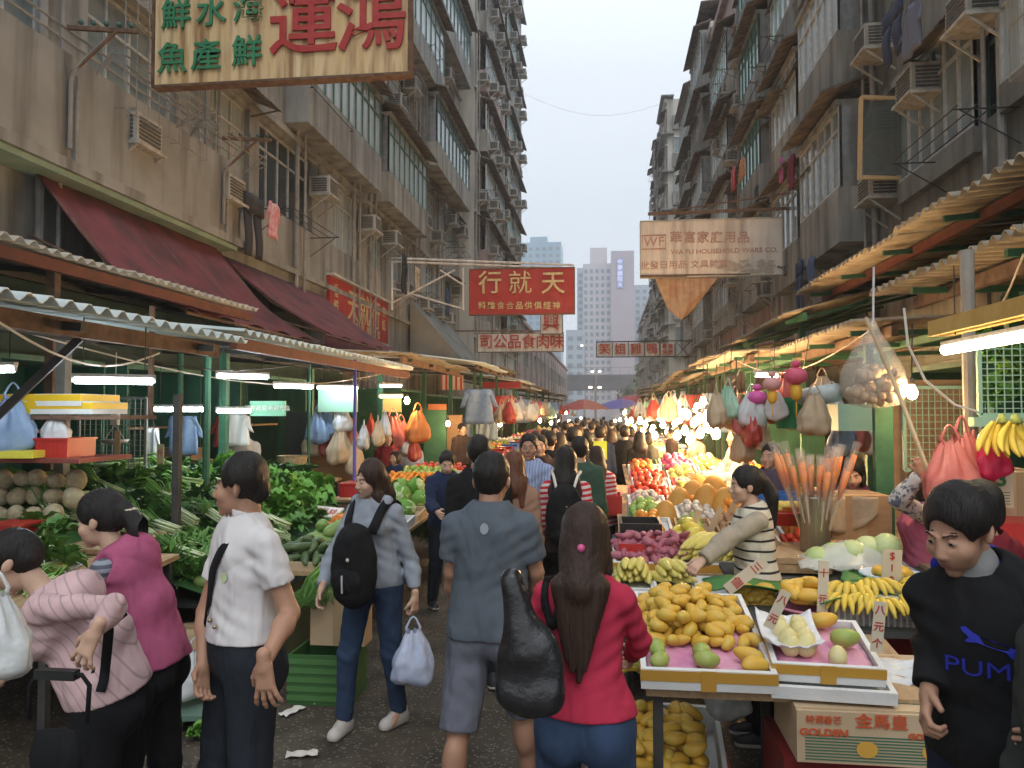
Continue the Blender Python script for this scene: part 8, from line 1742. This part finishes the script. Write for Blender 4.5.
crowd=[(550,9.4,180,1.66,'m',C_black,'short',HB,'black jacketed man'),(560,10.5,180,1.62,'f',C_pur,'shoulder',HN,'woman in a purple grey coat'),(573,9.8,175,1.70,'m',C_olv,'short',HB,'man in an olive jacket'),(588,11.4,180,1.6,'f',C_black,'bob',HB,'woman in black with bobbed hair'),
 (600,11.8,184,1.68,'m',C_navy,'short',HB,'man in navy'),(612,13.5,180,1.6,'f',C_mar,'shoulder',HN,'woman in maroon'),(625,12.6,180,1.67,'m',C_black,'short',HB,'man in a long black coat'),(640,12.0,190,1.6,'f',C_black,'shoulder',HB,'broad woman in a black coat'),(648,12.6,200,1.58,'f',C_olv,'bob',HB,'woman in a dark olive coat'),
 (556,14,0,1.65,'m',C_beige,'short',HB,'man in beige'),(545,13,180,1.6,'f',C_mar,'shoulder',HN,'woman in dark maroon'),(566,16,180,1.7,'m',C_navy,'short',HB,'second man in navy'),(579,14.5,5,1.62,'f',C_pink,'shoulder',HN,'woman in pink'),(592,17,180,1.68,'m',C_grey,'short',HB,'man in slate'),(604,18,180,1.6,'f',C_dkbrown,'bob',HN,'woman in dark brown'),
 (571,20,0,1.66,'m',C_white,'short',HB,'man in white'),(584,22,180,1.65,'m',C_black,'short',HB,'second man in black'),(597,24,180,1.62,'f',C_red,'shoulder',HN,'woman in red'),(612,22,180,1.67,'m',C_olv,'short',HB,'second man in olive'),(560,23,180,1.62,'f',C_navy,'bob',HB,'woman in navy'),(589,29,0,1.66,'m',C_blu,'short',HB,'man in blue'),(602,31,180,1.63,'f',C_black,'shoulder',HB,'third person in black'),(577,27,180,1.68,'m',C_dkbrown,'short',HB,'man in dark brown'),(594,36,180,1.6,'f',C_mar,'bob',HN,'far woman in maroon'),(585,38,180,1.65,'m',C_black,'short',HB,'far man in black'),(604,40,180,1.65,'m',C_navy,'short',HB,'far man in navy'),(536,11,178,1.62,'f',C_olv,'shoulder',HN,'woman in dull olive'),(620,17,180,1.64,'m',C_grey,'short',HB,'second man in slate'),(632,16,175,1.6,'f',C_pur,'bob',HB,'woman in dull purple')]
for i,(px,Y,rz,h,sx,tm,hr,hm,wd) in enumerate(crowd):
    res=2.0 if Y<15 else 2.8
    cp('%s in the packed crowd down the middle of the street'%wd,px,Y,rz,h,sx,tm,1.9,[D_dark,D_blk,D_jean][i%3],hr,hm,res,group='shoppers in the far crowd')
# yellow-green bag
p=PY(600,450,11.5); b=MB(); b.obox((p.x,11.45,p.z),(.2,.12,.26)); tag(b.build('courier_bag',mat('lime_bag',(.50,.62,.06),.6)),'lime yellow bag on the back of a man in the crowd','bag')
# vendors left and right far
def vend(label,px,Y,rz,h,tm,hr,hm,z=0,res=1.6,**k): p=PY(px,480,Y); return person(label,(p.x,Y,z),R(rz),h,'f' if hr in('bob','shoulder','ponytail') else 'm',k.pop('skin','light'),res,top=(tm,k.pop('sl',1.9),.024,.026,-.04),bottom=(D_blk,1.98,.014,.02),hair=(hr,hm),face=res<1.7,**k)
vend('grey haired vendor in white behind the man in the white polo',240,8.7,20,1.68,C_white,'short',HG,.13)
vend('orange lit vendor in maroon among the hanging bags',387,11.2,30,1.62,C_mar,'bob',HB,.0); vend('vendor in blue leaning behind a box left of the orange bags',411,12.4,10,1.5,C_blu,'short',HB)
vend('vendor in a brown coat under the bare bulb, left row',462,15.2,40,1.66,C_dkbrown,'short',HB); 
vend('vendor in a pale shirt beneath the bright bulbs on the right',737,9.3,-80,1.72,C_white,'short',HB,0,1.6,arms=((8,30,0,60,0,0),(8,30,0,60,0,0))); vend('vendor in dull purple behind the canister stall',771,7.3,-40,1.60,C_pur,'short',HB,0,1.6)
vend('brown silhouetted vendor in the bright lamp glow',697,13.3,-60,1.62,C_brown,'bob',HN); vend('vendor with folded arms far right row',672,15,-90,1.6,C_dkbrown,'short',HB)
vend('child vendor in dark top beside the cartons, left row',395,10.6,-20,1.35,C_navy,'bob',HB)
# ================= air
hz=MB(); hz.box(-60,-12,-1.5,60,420,112); o=hz.build('haze',mat('haze_air',(1,1,1)))
m=o.data.materials[0]; n=m.node_tree.nodes; L=m.node_tree.links
for q in list(n):
    if q.type!='OUTPUT_MATERIAL': n.remove(q)
v=n.new('ShaderNodeVolumePrincipled'); v.inputs['Color'].default_value=(.86,.92,1,1); v.inputs['Density'].default_value=.0018; v.inputs['Anisotropy'].default_value=.3
L.new(v.outputs[0],[q for q in n if q.type=='OUTPUT_MATERIAL'][0].inputs['Volume'])
tag(o,kind='stuff')
